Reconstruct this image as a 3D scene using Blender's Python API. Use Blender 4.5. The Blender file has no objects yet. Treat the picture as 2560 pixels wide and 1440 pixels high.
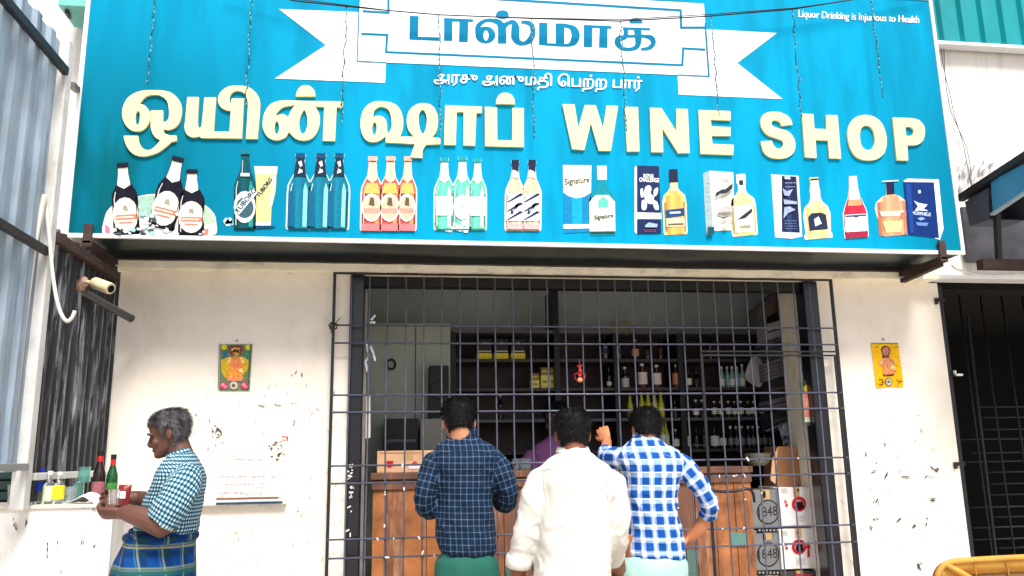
import bpy, math, random
from mathutils import Vector, Matrix, noise
from mathutils.geometry import tessellate_polygon
from mathutils.bvhtree import BVHTree
from mathutils.interpolate import poly_3d_calc
random.seed(7)
scene = bpy.context.scene
col = scene.collection

# ---------------------------------------------------------------- camera, world, sun, exposure
YAW, PITCH, ROLL, FPX = math.radians(8.13), math.radians(11.62), math.radians(-0.95), 2050.0
CAM = Vector((0.0, -5.0, 1.4))
_f = Vector((math.sin(YAW) * math.cos(PITCH), math.cos(YAW) * math.cos(PITCH), math.sin(PITCH)))
_r0 = Vector((math.cos(YAW), -math.sin(YAW), 0))
_u0 = _r0.cross(_f)
_r = math.cos(ROLL) * _r0 + math.sin(ROLL) * _u0
_u = -math.sin(ROLL) * _r0 + math.cos(ROLL) * _u0
cd = bpy.data.cameras.new('camera')
cam = bpy.data.objects.new('camera', cd)
col.objects.link(cam)
cd.sensor_width = 36.0
cd.lens = FPX / 2560.0 * 36.0
cd.clip_start = 0.05
cd.clip_end = 500
cam.matrix_world = Matrix(((_r.x, _u.x, -_f.x, CAM.x), (_r.y, _u.y, -_f.y, CAM.y), (_r.z, _u.z, -_f.z, CAM.z), (0, 0, 0, 1)))
scene.camera = cam

SUN_EL, SUN_AZ = math.radians(53), math.radians(10)     # azimuth: from straight behind the camera towards the right
world = bpy.data.worlds.new('World')
scene.world = world
world.use_nodes = True
wn = world.node_tree
bg = wn.nodes['Background']
sky = wn.nodes.new('ShaderNodeTexSky')
sky.sky_type = 'NISHITA'
sky.sun_disc = False
sky.sun_elevation = SUN_EL
sky.sun_rotation = math.pi - SUN_AZ
sky.air_density = 1.0
sky.dust_density = 3.0
sky.ozone_density = 1.0
wn.links.new(sky.outputs[0], bg.inputs[0])
bg.inputs[1].default_value = 0.10
sd = bpy.data.lights.new('sun', 'SUN')
sd.energy = 2.9
sd.angle = math.radians(20)
sd.color = (1.0, 0.95, 0.88)
sun = bpy.data.objects.new('sun', sd)
col.objects.link(sun)
sdir = Vector((math.sin(SUN_AZ) * math.cos(SUN_EL), -math.cos(SUN_AZ) * math.cos(SUN_EL), math.sin(SUN_EL)))
sun.rotation_euler = sdir.to_track_quat('Z', 'Y').to_euler()
sun.location = (0, -10, 12)
vs = scene.view_settings
vs.view_transform = 'Standard'
vs.look = 'None'
vs.exposure = 0.9
vs.gamma = 1.0
vs.use_curve_mapping = False
scene.cycles.max_bounces = 8
scene.cycles.use_denoising = True


# ---------------------------------------------------------------- helpers
def pt(px, py, Y):
    """point of the place seen at a photo pixel, on the plane y = Y"""
    d = _f * FPX + _r * (px - 1280) - _u * (py - 720)
    return CAM + d * ((Y - CAM.y) / d.y)


def ptx(px, py, X):
    d = _f * FPX + _r * (px - 1280) - _u * (py - 720)
    return CAM + d * ((X - CAM.x) / d.x)


def lin(c):
    return c / 12.92 if c <= 0.04045 else ((c + 0.055) / 1.055) ** 2.4


def S(r, g, b, k=1.0):
    """base colour from 0..255 values"""
    return (lin(r / 255) * k, lin(g / 255) * k, lin(b / 255) * k)


def tag(o, label=None, cat=None, group=None, kind=None):
    if label:
        o['label'] = label
    if cat:
        o['category'] = cat
    if group:
        o['group'] = group
    if kind:
        o['kind'] = kind
    return o


def empty(name, loc=(0, 0, 0), label=None, cat=None, group=None):
    o = bpy.data.objects.new(name, None)
    o.location = loc
    o.empty_display_size = 0.05
    col.objects.link(o)
    return tag(o, label, cat, group)


_mats = {}


def mat(name, color, rough=0.7, var=0.12, scale=8.0, bump=0.0, bscale=60.0, metal=0.0, spec=0.5, stain=None, stain_amt=0.5, stain_scale=(3, 3, 3), trans=0.0, ior=1.45, coat=0.0):
    if name in _mats:
        return _mats[name]
    m = bpy.data.materials.new(name)
    m.use_nodes = True
    nt = m.node_tree
    p = nt.nodes['Principled BSDF']
    p.inputs['Roughness'].default_value = rough
    p.inputs['Metallic'].default_value = metal
    p.inputs['Specular IOR Level'].default_value = spec
    p.inputs['IOR'].default_value = ior
    if trans:
        p.inputs['Transmission Weight'].default_value = trans
    if coat:
        p.inputs['Coat Weight'].default_value = coat
    tc = nt.nodes.new('ShaderNodeTexCoord')
    n1 = nt.nodes.new('ShaderNodeTexNoise')
    n1.inputs['Scale'].default_value = scale
    n1.inputs['Detail'].default_value = 6
    nt.links.new(tc.outputs['Object'], n1.inputs['Vector'])
    cr = nt.nodes.new('ShaderNodeValToRGB')
    cr.color_ramp.elements[0].position = 0.3
    cr.color_ramp.elements[1].position = 0.7
    cr.color_ramp.elements[0].color = [min(1, c * (1 - var)) for c in color] + [1]
    cr.color_ramp.elements[1].color = [min(1, c * (1 + var * 0.6)) for c in color] + [1]
    nt.links.new(n1.outputs['Fac'], cr.inputs['Fac'])
    out = cr.outputs['Color']
    if stain:
        mp = nt.nodes.new('ShaderNodeMapping')
        mp.inputs['Scale'].default_value = stain_scale
        nt.links.new(tc.outputs['Object'], mp.inputs['Vector'])
        n2 = nt.nodes.new('ShaderNodeTexNoise')
        n2.inputs['Scale'].default_value = 1.0
        n2.inputs['Detail'].default_value = 9
        n2.inputs['Roughness'].default_value = 0.68
        nt.links.new(mp.outputs[0], n2.inputs['Vector'])
        r2 = nt.nodes.new('ShaderNodeValToRGB')
        r2.color_ramp.elements[0].position = 0.52
        r2.color_ramp.elements[0].color = (0, 0, 0, 1)
        r2.color_ramp.elements[1].position = 0.72
        r2.color_ramp.elements[1].color = (stain_amt,) * 3 + (1,)
        nt.links.new(n2.outputs['Fac'], r2.inputs['Fac'])
        mx = nt.nodes.new('ShaderNodeMix')
        mx.data_type = 'RGBA'
        nt.links.new(r2.outputs['Color'], mx.inputs[0])
        nt.links.new(out, mx.inputs[6])
        mx.inputs[7].default_value = tuple(stain) + (1,)
        out = mx.outputs[2]
    nt.links.new(out, p.inputs['Base Color'])
    if bump:
        n3 = nt.nodes.new('ShaderNodeTexNoise')
        n3.inputs['Scale'].default_value = bscale
        n3.inputs['Detail'].default_value = 5
        nt.links.new(tc.outputs['Object'], n3.inputs['Vector'])
        bp = nt.nodes.new('ShaderNodeBump')
        bp.inputs['Strength'].default_value = bump
        bp.inputs['Distance'].default_value = 0.01
        nt.links.new(n3.outputs['Fac'], bp.inputs['Height'])
        nt.links.new(bp.outputs[0], p.inputs['Normal'])
    _mats[name] = m
    return m


def print_mat(name='print_ink', rough=0.45):
    """flat print: ink colours are stored on the mesh"""
    if name in _mats:
        return _mats[name]
    m = bpy.data.materials.new(name)
    m.use_nodes = True
    nt = m.node_tree
    p = nt.nodes['Principled BSDF']
    p.inputs['Roughness'].default_value = rough
    p.inputs['Specular IOR Level'].default_value = .15
    a = nt.nodes.new('ShaderNodeVertexColor')
    a.layer_name = 'Col'
    tc = nt.nodes.new('ShaderNodeTexCoord')
    n = nt.nodes.new('ShaderNodeTexNoise')
    n.inputs['Scale'].default_value = 55
    n.inputs['Detail'].default_value = 4
    nt.links.new(tc.outputs['Object'], n.inputs['Vector'])
    hs = nt.nodes.new('ShaderNodeHueSaturation')
    mr = nt.nodes.new('ShaderNodeMapRange')
    mr.inputs[3].default_value = 0.62
    mr.inputs[4].default_value = 1.3
    nt.links.new(n.outputs['Fac'], mr.inputs[0])
    nt.links.new(mr.outputs[0], hs.inputs['Value'])
    nt.links.new(a.outputs['Color'], hs.inputs['Color'])
    nt.links.new(hs.outputs['Color'], p.inputs['Base Color'])
    _mats[name] = m
    return m


class MB:
    def __init__(self):
        self.v, self.f, self.mi, self.uv, self.col = [], [], [], [], []

    def add(self, verts, faces, mi=0, uvs=None, colr=None):
        b = len(self.v)
        self.v += [tuple(v) for v in verts]
        for k, f in enumerate(faces):
            self.f.append([b + i for i in f])
            self.mi.append(mi)
            self.uv.append([uvs[i] for i in f] if uvs else None)
            self.col.append(colr)
        return self

    def box(self, x0, x1, y0, y1, z0, z1, mi=0):
        v = [(x, y, z) for x in (x0, x1) for y in (y0, y1) for z in (z0, z1)]
        return self.add(v, [(0, 1, 3, 2), (4, 6, 7, 5), (0, 4, 5, 1), (2, 3, 7, 6), (0, 2, 6, 4), (1, 5, 7, 3)], mi)

    def obox(self, c, a, b, d, mi=0):
        c, a, b, d = Vector(c), Vector(a), Vector(b), Vector(d)
        v = [c + a * i + b * j + d * k for i in (-1, 1) for j in (-1, 1) for k in (-1, 1)]
        fs = [(0, 1, 3, 2), (4, 6, 7, 5), (0, 4, 5, 1), (2, 3, 7, 6), (0, 2, 6, 4), (1, 5, 7, 3)]
        if a.cross(b).dot(d) < 0:
            fs = [f[::-1] for f in fs]
        return self.add(v, fs, mi)

    def bar(self, p, q, w, h, up=(0, 0, 1), mi=0):
        """rectangular bar from p to q, w across, h along up"""
        p, q, up = Vector(p), Vector(q), Vector(up)
        d = (q - p)
        s = d.cross(up).normalized()
        t = s.cross(d).normalized()
        return self.obox((p + q) / 2, s * w / 2, d / 2, t * h / 2, mi)

    def tube(self, pts, rad, seg=10, mi=0, caps=True, up=None):
        pts = [Vector(p) for p in pts]
        n = len(pts)
        rings = []
        t0 = (pts[1] - pts[0]).normalized()
        ref = Vector(up) if up else (Vector((0, 0, 1)) if abs(t0.z) < 0.9 else Vector((0, 1, 0)))
        s = t0.cross(ref).normalized()
        for i in range(n):
            t = (pts[min(i + 1, n - 1)] - pts[max(i - 1, 0)]).normalized()
            s = (s - t * s.dot(t)).normalized()
            b = t.cross(s)
            r = rad[i] if isinstance(rad, (list, tuple)) else rad
            ra, rb = r if isinstance(r, (list, tuple)) else (r, r)
            rings.append([pts[i] + s * ra * math.cos(a) + b * rb * math.sin(a) for a in [2 * math.pi * k / seg for k in range(seg)]])
        v = [p for r in rings for p in r]
        f = []
        for i in range(n - 1):
            for k in range(seg):
                k2 = (k + 1) % seg
                f.append((i * seg + k, i * seg + k2, (i + 1) * seg + k2, (i + 1) * seg + k))
        if caps:
            f.append(tuple(range(seg))[::-1])
            f.append(tuple((n - 1) * seg + k for k in range(seg)))
        return self.add(v, f, mi)

    def lathe(self, prof, o=(0, 0, 0), seg=16, mi=0, axis=None, sq=1.0):
        """prof: (radius, height, [material]) from bottom to top"""
        o = Vector(o)
        ax = Vector(axis or (0, 0, 1)).normalized()
        s = ax.orthogonal().normalized()
        if abs(ax.z) > 0.99:
            s = Vector((1, 0, 0))
        b = ax.cross(s)
        rings = [[o + ax * p[1] + s * p[0] * math.cos(2 * math.pi * k / seg) + b * p[0] * sq * math.sin(2 * math.pi * k / seg) for k in range(seg)] for p in prof]
        v = [p for r in rings for p in r]
        for i in range(len(prof) - 1):
            m = prof[i][2] if len(prof[i]) > 2 else mi
            self.add(rings[i] + rings[i + 1], [(k, (k + 1) % seg, seg + (k + 1) % seg, seg + k) for k in range(seg)], m)
        self.add(rings[0], [tuple(range(seg))[::-1]], prof[0][2] if len(prof[0]) > 2 else mi)
        self.add(rings[-1], [tuple(range(seg))], prof[-2][2] if len(prof[-2]) > 2 else mi)
        return self

    def ellipsoid(self, c, a, b, d, nu=14, nv=9, mi=0):
        c, a, b, d = Vector(c), Vector(a), Vector(b), Vector(d)
        v, f = [c - d], []
        for i in range(1, nv):
            th = -math.pi / 2 + math.pi * i / nv
            for k in range(nu):
                ph = 2 * math.pi * k / nu
                v.append(c + a * math.cos(th) * math.cos(ph) + b * math.cos(th) * math.sin(ph) + d * math.sin(th))
        v.append(c + d)
        for k in range(nu):
            f.append((0, 1 + (k + 1) % nu, 1 + k))
            e = 1 + (nv - 2) * nu
            f.append((len(v) - 1, e + k, e + (k + 1) % nu))
        for i in range(nv - 2):
            for k in range(nu):
                a0 = 1 + i * nu
                f.append((a0 + k, a0 + (k + 1) % nu, a0 + nu + (k + 1) % nu, a0 + nu + k))
        return self.add(v, f, mi)

    def flat(self, loops, off, thick=0.0, mi=0, colr=None):
        """filled outline with holes; loops of 3-D points; lifted by off along -y, extruded back by thick"""
        loops = [[Vector(p) + Vector((0, -off, 0)) for p in lp] for lp in loops]
        tri = tessellate_polygon(loops)
        v = [p for lp in loops for p in lp]
        fs = []
        for t in tri:
            a, b, c = (v[i] for i in t)
            nrm = (b - a).cross(c - a)
            fs.append(t if nrm.y < 0 else (t[0], t[2], t[1]))
        self.add(v, fs, mi, colr=colr)
        if thick:
            for lp in loops:
                n = len(lp)
                w = [p for p in lp] + [p + Vector((0, thick, 0)) for p in lp]
                self.add(w, [(k, k + n, (k + 1) % n + n, (k + 1) % n) for k in range(n)], mi, colr=colr)
        return self

    def build(self, name, mats, parent=None, smooth=None, bevel=0.0, solid=0.0, subs=0):
        me = bpy.data.meshes.new(name)
        me.from_pydata(self.v, [], self.f)
        if not isinstance(mats, (list, tuple)):
            mats = [mats]
        for m in mats:
            me.materials.append(m)
        if len(mats) > 1:
            me.polygons.foreach_set('material_index', self.mi)
        if any(u is not None for u in self.uv):
            ul = me.uv_layers.new(name='UVMap')
            for p, us in zip(me.polygons, self.uv):
                if us:
                    for li, u in zip(p.loop_indices, us):
                        ul.data[li].uv = u
        if any(c is not None for c in self.col):
            ca = me.color_attributes.new('Col', 'FLOAT_COLOR', 'CORNER')
            for p, c in zip(me.polygons, self.col):
                for li in p.loop_indices:
                    ca.data[li].color = tuple(c or (0.5, 0.5, 0.5)) + (1,)
        if smooth is not None:
            me.polygons.foreach_set('use_smooth', [True] * len(me.polygons))
            if smooth < 3:
                me.set_sharp_from_angle(angle=smooth)
        me.update()
        o = bpy.data.objects.new(name, me)
        col.objects.link(o)
        if parent:
            o.parent = parent
            o.matrix_parent_inverse = Matrix.Translation(-parent.location)
        if subs:
            md = o.modifiers.new('subdivision', 'SUBSURF')
            md.levels = md.render_levels = subs
        if solid:
            md = o.modifiers.new('thickness', 'SOLIDIFY')
            md.thickness = solid
        if bevel:
            md = o.modifiers.new('bevel', 'BEVEL')
            md.width = bevel
            md.segments = 2
            md.limit_method = 'ANGLE'
        return o


def smooth_path(pts, sub=5):
    """closed outline; (x, y) is a corner, (x, y, 1) a smooth point"""
    n = len(pts)
    out = []
    for i in range(n):
        p1, p2 = pts[i], pts[(i + 1) % n]
        p0, p3 = pts[i - 1], pts[(i + 2) % n]
        s1, s2 = len(p1) > 2, len(p2) > 2
        a, b = Vector(p1[:2]), Vector(p2[:2])
        if not s1 and not s2:
            out.append(a)
            continue
        m1 = (b - Vector(p0[:2])) * 0.5 if s1 else (b - a) * 0.6
        m2 = (Vector(p3[:2]) - a) * 0.5 if s2 else (b - a) * 0.6
        L = (b - a).length
        for m in (m1, m2):
            if m.length > L * 1.2:
                m *= L * 1.2 / m.length
        for k in range(sub):
            t = k / sub
            out.append(a * (2 * t**3 - 3 * t * t + 1) + m1 * (t**3 - 2 * t * t + t) + b * (-2 * t**3 + 3 * t * t) + m2 * (t**3 - t * t))
    return out


def ribbon_path(pts, closed=False):
    """outline of a brush stroke through (x, y, width)"""
    P = [Vector(p[:2]) for p in pts]
    dense = []
    for i in range(len(P) - 1):
        p0, p1, p2, p3 = P[max(i - 1, 0)], P[i], P[i + 1], P[min(i + 2, len(P) - 1)]
        for k in range(4):
            t = k / 4
            q = 0.5 * ((2 * p1) + (p2 - p0) * t + (2 * p0 - 5 * p1 + 4 * p2 - p3) * t * t + (3 * p1 - p0 - 3 * p2 + p3) * t**3)
            dense.append((q, pts[i][2] * (1 - t) + pts[i + 1][2] * t))
    dense.append((P[-1], pts[-1][2]))
    L, Rr = [], []
    for i, (q, w) in enumerate(dense):
        d = dense[min(i + 1, len(dense) - 1)][0] - dense[max(i - 1, 0)][0]
        nrm = Vector((-d.y, d.x)).normalized() * w / 2
        L.append(q + nrm)
        Rr.append(q - nrm)
    return L, Rr


def catmull(vals, m):
    """resample a list of tuples smoothly, m steps a span"""
    out = []
    n = len(vals)
    for i in range(n - 1):
        p0, p1, p2, p3 = vals[max(i - 1, 0)], vals[i], vals[i + 1], vals[min(i + 2, n - 1)]
        for k in range(m):
            t = k / m
            out.append(tuple(0.5 * (2 * b + (c - a) * t + (2 * a - 5 * b + 4 * c - d) * t * t + (3 * b - a - 3 * c + d) * t**3) for a, b, c, d in zip(p0, p1, p2, p3)))
    out.append(tuple(vals[-1]))
    return out


def wall_grid(mb, x0, x1, y, z0, z1, amp=0.004, step=0.06, mi=0, seed=0, ny=-1):
    """a slightly uneven plastered face on the plane y"""
    nx, nz = max(2, int((x1 - x0) / step)), max(2, int((z1 - z0) / step))
    v = []
    for i in range(nx + 1):
        for k in range(nz + 1):
            x, z = x0 + (x1 - x0) * i / nx, z0 + (z1 - z0) * k / nz
            e = 0 if i in (0, nx) or k in (0, nz) else amp * noise.noise(Vector((x * 2.3 + seed, seed, z * 2.3)))
            v.append((x, y + e, z))
    f = [(i * (nz + 1) + k, (i + 1) * (nz + 1) + k, (i + 1) * (nz + 1) + k + 1, i * (nz + 1) + k + 1) for i in range(nx) for k in range(nz)]
    mb.add(v, f, mi)


def text_loops(body, size, bold=0.0):
    """flat triangles of a text, as (verts, faces) in its own x, y"""
    c = bpy.data.curves.new('text', 'FONT')
    c.body = body
    c.size = size
    c.offset = bold
    c.resolution_u = 3
    o = bpy.data.objects.new('text', c)
    col.objects.link(o)
    bpy.context.view_layer.update()
    me = o.to_mesh()
    v = [tuple(x.co) for x in me.vertices]
    f = [tuple(p.vertices) for p in me.polygons]
    o.to_mesh_clear()
    bpy.data.objects.remove(o)
    bpy.data.curves.remove(c)
    return v, f


def add_text(mb, body, x0, y0, x1, y1, h, mapper, lift, colr=None, mi=0, bold=0.0):
    """text laid on a surface: baseline from (x0, y0) to (x1, y1) in print units, letter height h"""
    v, f = text_loops(body, 1.0, bold)
    if not v:
        return
    w = max(p[0] for p in v) - min(p[0] for p in v)
    mn = min(p[0] for p in v)
    d = Vector((x1 - x0, y1 - y0))
    e = Vector((-d.y, d.x)).normalized() * -1
    vv = []
    for p in v:
        q = Vector((x0, y0)) + d * ((p[0] - mn) / w) + Vector((d.y, -d.x)).normalized() * (p[1] * h)
        vv.append(mapper(q.x, q.y) + Vector((0, -lift, 0)))
    ff = []
    for t in f:
        a, b, c = (Vector(vv[i]) for i in t[:3])
        ff.append(t if (b - a).cross(c - a).y < 0 else t[::-1])
    mb.add(vv, ff, mi, colr=colr)


ORD = ['first', 'second', 'third', 'fourth', 'fifth', 'sixth', 'seventh', 'eighth', 'ninth', 'tenth', 'eleventh', 'twelfth']

# ---------------------------------------------------------------- materials
M_WALL = mat('wall_plaster', S(238, 230, 219), 0.85, 0.05, 5, 0.25, 45, stain=S(176, 158, 140), stain_amt=0.3, stain_scale=(3, 3, 2))
M_UPPER = mat('upper_wall_plaster', S(236, 232, 226), 0.85, 0.05, 4, 0.2, 40, stain=S(120, 118, 118), stain_amt=0.4, stain_scale=(7, 7, 0.8))
M_LEDGE = mat('ledge_plaster', S(255, 246, 226), 0.8, 0.1, 9, 0.35, 60, stain=S(130, 110, 90), stain_amt=0.5, stain_scale=(6, 6, 14))
M_PARAPET = mat('parapet_plaster', S(234, 233, 230), 0.85, 0.05, 6, 0.25, 45, stain=S(150, 140, 126), stain_amt=0.5, stain_scale=(7, 7, 2.5))
M_NAVY = mat('navy_paint', S(12, 16, 30), 0.3, 0.25, 10, 0.1, 30, coat=0.2)
M_BAR = mat('grille_paint', S(84, 87, 106), 0.28, 0.3, 14, 0.1, 60)
M_BARDK = mat('grille_frame_paint', S(26, 27, 36), 0.35, 0.3, 14, 0.1, 60)
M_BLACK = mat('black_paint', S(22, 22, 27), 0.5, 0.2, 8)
M_SIGNBOX = mat('sign_sheet_metal', S(40, 52, 56), 0.34, 0.2, 3, 0.15, 8, metal=0.3)
M_WHITEP = mat('white_trim', S(240, 242, 245), 0.45, 0.04, 6)
M_CREAM = mat('cream_acrylic', S(242, 228, 168), 0.5, 0.06, 3, spec=.2)
M_PRINT = print_mat()
M_RUST = mat('rusty_steel', S(62, 44, 42), 0.7, 0.35, 18, 0.3, 60)
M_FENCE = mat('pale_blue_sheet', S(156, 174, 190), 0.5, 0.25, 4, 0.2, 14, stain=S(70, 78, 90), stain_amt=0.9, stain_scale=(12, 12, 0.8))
M_FENCED = mat('shaded_streaked_sheet', S(24, 26, 33), 0.55, 0.4, 6, 0.25, 20, stain=S(205, 212, 220), stain_amt=0.75, stain_scale=(22, 22, 2.2))  # dark base holds the shade under the sign; pale streaks are real
M_POST = mat('whitewashed_post', S(216, 216, 214), 0.7, 0.15, 8, 0.3, 40, stain=S(130, 110, 70), stain_amt=0.5, stain_scale=(9, 9, 3))
M_TEAL = mat('teal_roof_sheet', S(0, 138, 146), 0.4, 0.12, 4)
M_CABLE = mat('white_cable', S(222, 218, 208), 0.5, 0.08, 20)
M_WIRE = mat('black_wire', S(22, 34, 40), 0.5, 0.1, 20)
M_GLOW = mat('clear_bulb', S(96, 160, 172), 0.2, 0.1, 40)
M_GROUND = mat('ground_concrete', S(196, 184, 166), 0.9, 0.15, 2, 0.4, 30)
M_DARKWOOD = mat('dark_shelf_wood', S(74, 64, 62), 0.6, 0.25, 6, 0.2, 30)
M_SHELF = mat('grey_shelf_board', S(96, 96, 100), 0.6, 0.2, 6)
M_INWALL = mat('interior_wall', S(176, 186, 188), 0.85, 0.1, 3, 0.2, 30)
M_INDARK = mat('interior_dark_wall', S(70, 70, 74), 0.9, 0.15, 3)

# ---------------------------------------------------------------- ground
g = MB()
g.add([(-60, -80, 0), (60, -80, 0), (60, 40, 0), (-60, 40, 0)], [(0, 1, 2, 3)])
tag(g.build('ground', M_GROUND), kind='structure')

# ---------------------------------------------------------------- the shop building
XO_L = pt(888, 1000, 0).x          # opening edges
XO_R = pt(2052, 1000, 0).x
X_WL = -3.2           # left end of the front wall
X_PR = pt(2382, 1030, 0).x         # right end of the pillar
Z_LB, Z_LT = pt(300, 668, -.12).z, pt(300, 650, -.12).z      # ledge bottom and top
Z_LI = pt(1450, 722, 0.03).z       # underside of the black lintel
shop = empty('shop_building', (1.0, 0, 0), 'cream plastered shop front with a wide barred opening under the blue sign', 'building')
m = MB()
wall_grid(m, X_WL, XO_L, 0, 0, Z_LB, seed=1)
m.add([(XO_L, 0, 0), (XO_L, .16, 0), (XO_L, .16, Z_LB), (XO_L, 0, Z_LB)], [(0, 1, 2, 3)])
m.add([(X_WL, .16, 0), (X_WL, 0, 0), (X_WL, 0, Z_LB), (X_WL, .16, Z_LB)], [(0, 1, 2, 3)])
m.build('front_wall', M_WALL, shop)
m = MB()
wall_grid(m, XO_R, X_PR, 0, 0, Z_LB, seed=5)
m.add([(X_PR, 0, 0), (X_PR, .22, 0), (X_PR, .22, Z_LB), (X_PR, 0, Z_LB)], [(0, 1, 2, 3)])
m.build('pillar', M_WALL, shop)
JAMB = mat('jamb_plaster', S(244, 238, 218), 0.85, 0.08, 5, 0.3, 40, stain=S(150, 120, 80), stain_amt=0.45, stain_scale=(6, 6, 2))
m = MB()
m.box(XO_R - .012, XO_R + .15, .06, .46, 0, Z_LB)
m.build('jamb', JAMB, shop, bevel=.006)
m = MB()
wall_grid(m, -4.5, 7.5, .02, Z_LT, 6.4, seed=9, step=.12)
m.build('upper_wall', M_UPPER, shop)
m = MB()      # concrete ledge over the opening, a little uneven along its lower edge
n = 90
x0, x1 = pt(165, 660, -.12).x, pt(2345, 690, -.12).x
vv = []
for i in range(n + 1):
    x = x0 + (x1 - x0) * i / n
    e = .004 * noise.noise(Vector((x * 7, 0, 0)))
    e2 = .004 * noise.noise(Vector((x * 9, 5, 0)))
    vv += [(x, -.12 + e2, Z_LB + e), (x, -.12 + e2, Z_LT + e * .6), (x, .03, Z_LT), (x, .03, Z_LB)]
ff = []
for i in range(n):
    for k in range(4):
        ff.append((i * 4 + k, (i + 1) * 4 + k, (i + 1) * 4 + (k + 1) % 4, i * 4 + (k + 1) % 4))
m.add(vv, ff + [(0, 1, 2, 3), (n * 4 + 3, n * 4 + 2, n * 4 + 1, n * 4)])
m.build('ledge', M_LEDGE, shop)
m = MB()
m.box(x1 + .002, 7.4, -.10, .03, Z_LB + .012, Z_LB + .034)
m.build('ledge_strip', M_WHITEP, shop)
m = MB()
m.box(XO_L, XO_R, .03, .11, Z_LI, Z_LB + .02)
m.build('lintel', mat('lintel_black', S(9, 9, 12), .6), shop, bevel=.004)
# room behind the opening
YB = 1.2                                   # plane of the shelf fronts
RX0, RX1, RY1, RZ1 = XO_L - 1.1, XO_R + .55, YB + .42, 3.0
m = MB()
m.add([(RX0, RY1, 0), (RX1, RY1, 0), (RX1, RY1, RZ1), (RX0, RY1, RZ1)], [(0, 1, 2, 3)])
m.build('back_wall', M_INWALL, shop)
m = MB()
m.add([(RX0, .16, 0), (RX0, RY1, 0), (RX0, RY1, RZ1), (RX0, .16, RZ1)], [(0, 1, 2, 3)])
m.build('side_wall', M_INWALL, shop)
m = MB()
m.add([(RX1, RY1, 0), (RX1, .2, 0), (RX1, .2, RZ1), (RX1, RY1, RZ1)], [(0, 1, 2, 3)])
m.build('side_wall', M_INWALL, shop)
m = MB()
m.add([(RX0, .16, 0), (RX0, .16, RZ1), (XO_L, .16, RZ1), (XO_L, .16, 0)], [(0, 1, 2, 3)])
m.build('side_wall', M_INWALL, shop)
m = MB()
m.add([(RX0, .03, RZ1), (RX0, RY1, RZ1), (RX1, RY1, RZ1), (RX1, .03, RZ1)], [(0, 1, 2, 3)])
m.build('ceiling', mat('ceiling_white', S(236, 236, 232), .9), shop)
m = MB()
m.box(RX0, RX1, .03, RY1, .01, .12)
m.build('floor', mat('interior_floor', S(176, 168, 158), .7), shop)
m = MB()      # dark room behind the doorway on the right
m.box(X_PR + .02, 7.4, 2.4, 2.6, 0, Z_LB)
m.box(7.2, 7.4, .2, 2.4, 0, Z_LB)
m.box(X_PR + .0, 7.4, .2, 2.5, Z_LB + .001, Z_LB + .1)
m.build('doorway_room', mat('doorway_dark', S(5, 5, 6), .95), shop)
# marks on the wall: scuffs with shapes of their own
def scuffs(name, marks, colr, parent, Y=0):
    mb = MB()
    for i, (x0, y0, x1, y1, w) in enumerate(marks):
        for part in range(3):
            a, b = Vector((x0, y0)), Vector((x1, y1))
            d = (b - a)
            t0, t1 = sorted((random.uniform(-.1, .5), random.uniform(.4, 1.1)))
            off = Vector((-d.y, d.x)).normalized() * random.gauss(0, w * .35)
            a, b = a + d * t0 + off, a + d * t1 + off
            ww = w * random.uniform(.3, .85)
            nrm = Vector((-d.y, d.x)).normalized() * ww / 2
            mid = (a + b) / 2 + nrm * random.uniform(-1, 1)
            mb.flat([[pt(q.x, q.y, Y) for q in (a, mid + nrm, b, mid - nrm)]], .0062 + .0002 * ((i * 3 + part) % 7))
        continue
        a, b = Vector((x0, y0)), Vector((x1, y1))
        d = (b - a)
        nrm = Vector((-d.y, d.x)).normalized() * w / 2
        mid = (a + b) / 2 + nrm * random.uniform(-.4, .4)
        pts2 = [a, a * .6 + mid * .4 + nrm * .8, mid + nrm, b, mid - nrm, a * .6 + mid * .4 - nrm * .6]
        mb.flat([[pt(q.x, q.y, Y) for q in pts2]], .0062 + .0002 * (i % 5))
    return tag(mb.build(name, mat('scuff_%d_%d_%d' % tuple(int(c * 999) for c in colr), colr, .9, .3, 60), parent), kind='stuff')


pillar_marks = []
for (x, y, a, L, w) in [(2212, 1117, 65, 26, 5), (2163, 1133, 72, 22, 4), (2190, 1157, -60, 22, 4), (2183, 1180, -12, 24, 4), (2217, 1190, -75, 24, 5), (2249, 1177, -35, 12, 5), (2262, 1194, 12, 32, 4), (2336, 1172, 45, 28, 7), (2317, 1187, -45, 24, 5), (2328, 1191, -60, 14, 5), (2217, 1236, 0, 18, 5), (2187, 1254, -65, 24, 5), (2196, 1258, 50, 10, 3), (2332, 1248, 15, 22, 7), (2320, 1243, 10, 8, 3), (2188, 1300, 25, 18, 5), (2178, 1318, 65, 22, 5), (2247, 1298, -38, 26, 6), (2286, 1317, -50, 26, 6), (2313, 1308, -70, 18, 5), (2316, 1296, -70, 8, 4), (2298, 1416, 60, 26, 8), (2300, 1408, 65, 14, 3), (2144, 1116, 80, 6, 3), (2140, 1234, 80, 7, 3), (2176, 1224, 30, 10, 3)]:
    d = Vector((math.cos(math.radians(a)), math.sin(math.radians(a)))) * L / 2
    pillar_marks.append((x - d.x, y - d.y, x + d.x, y + d.y, w))
scuffs('scuff_marks', pillar_marks, S(60, 58, 60), shop)
lm = []
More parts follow.
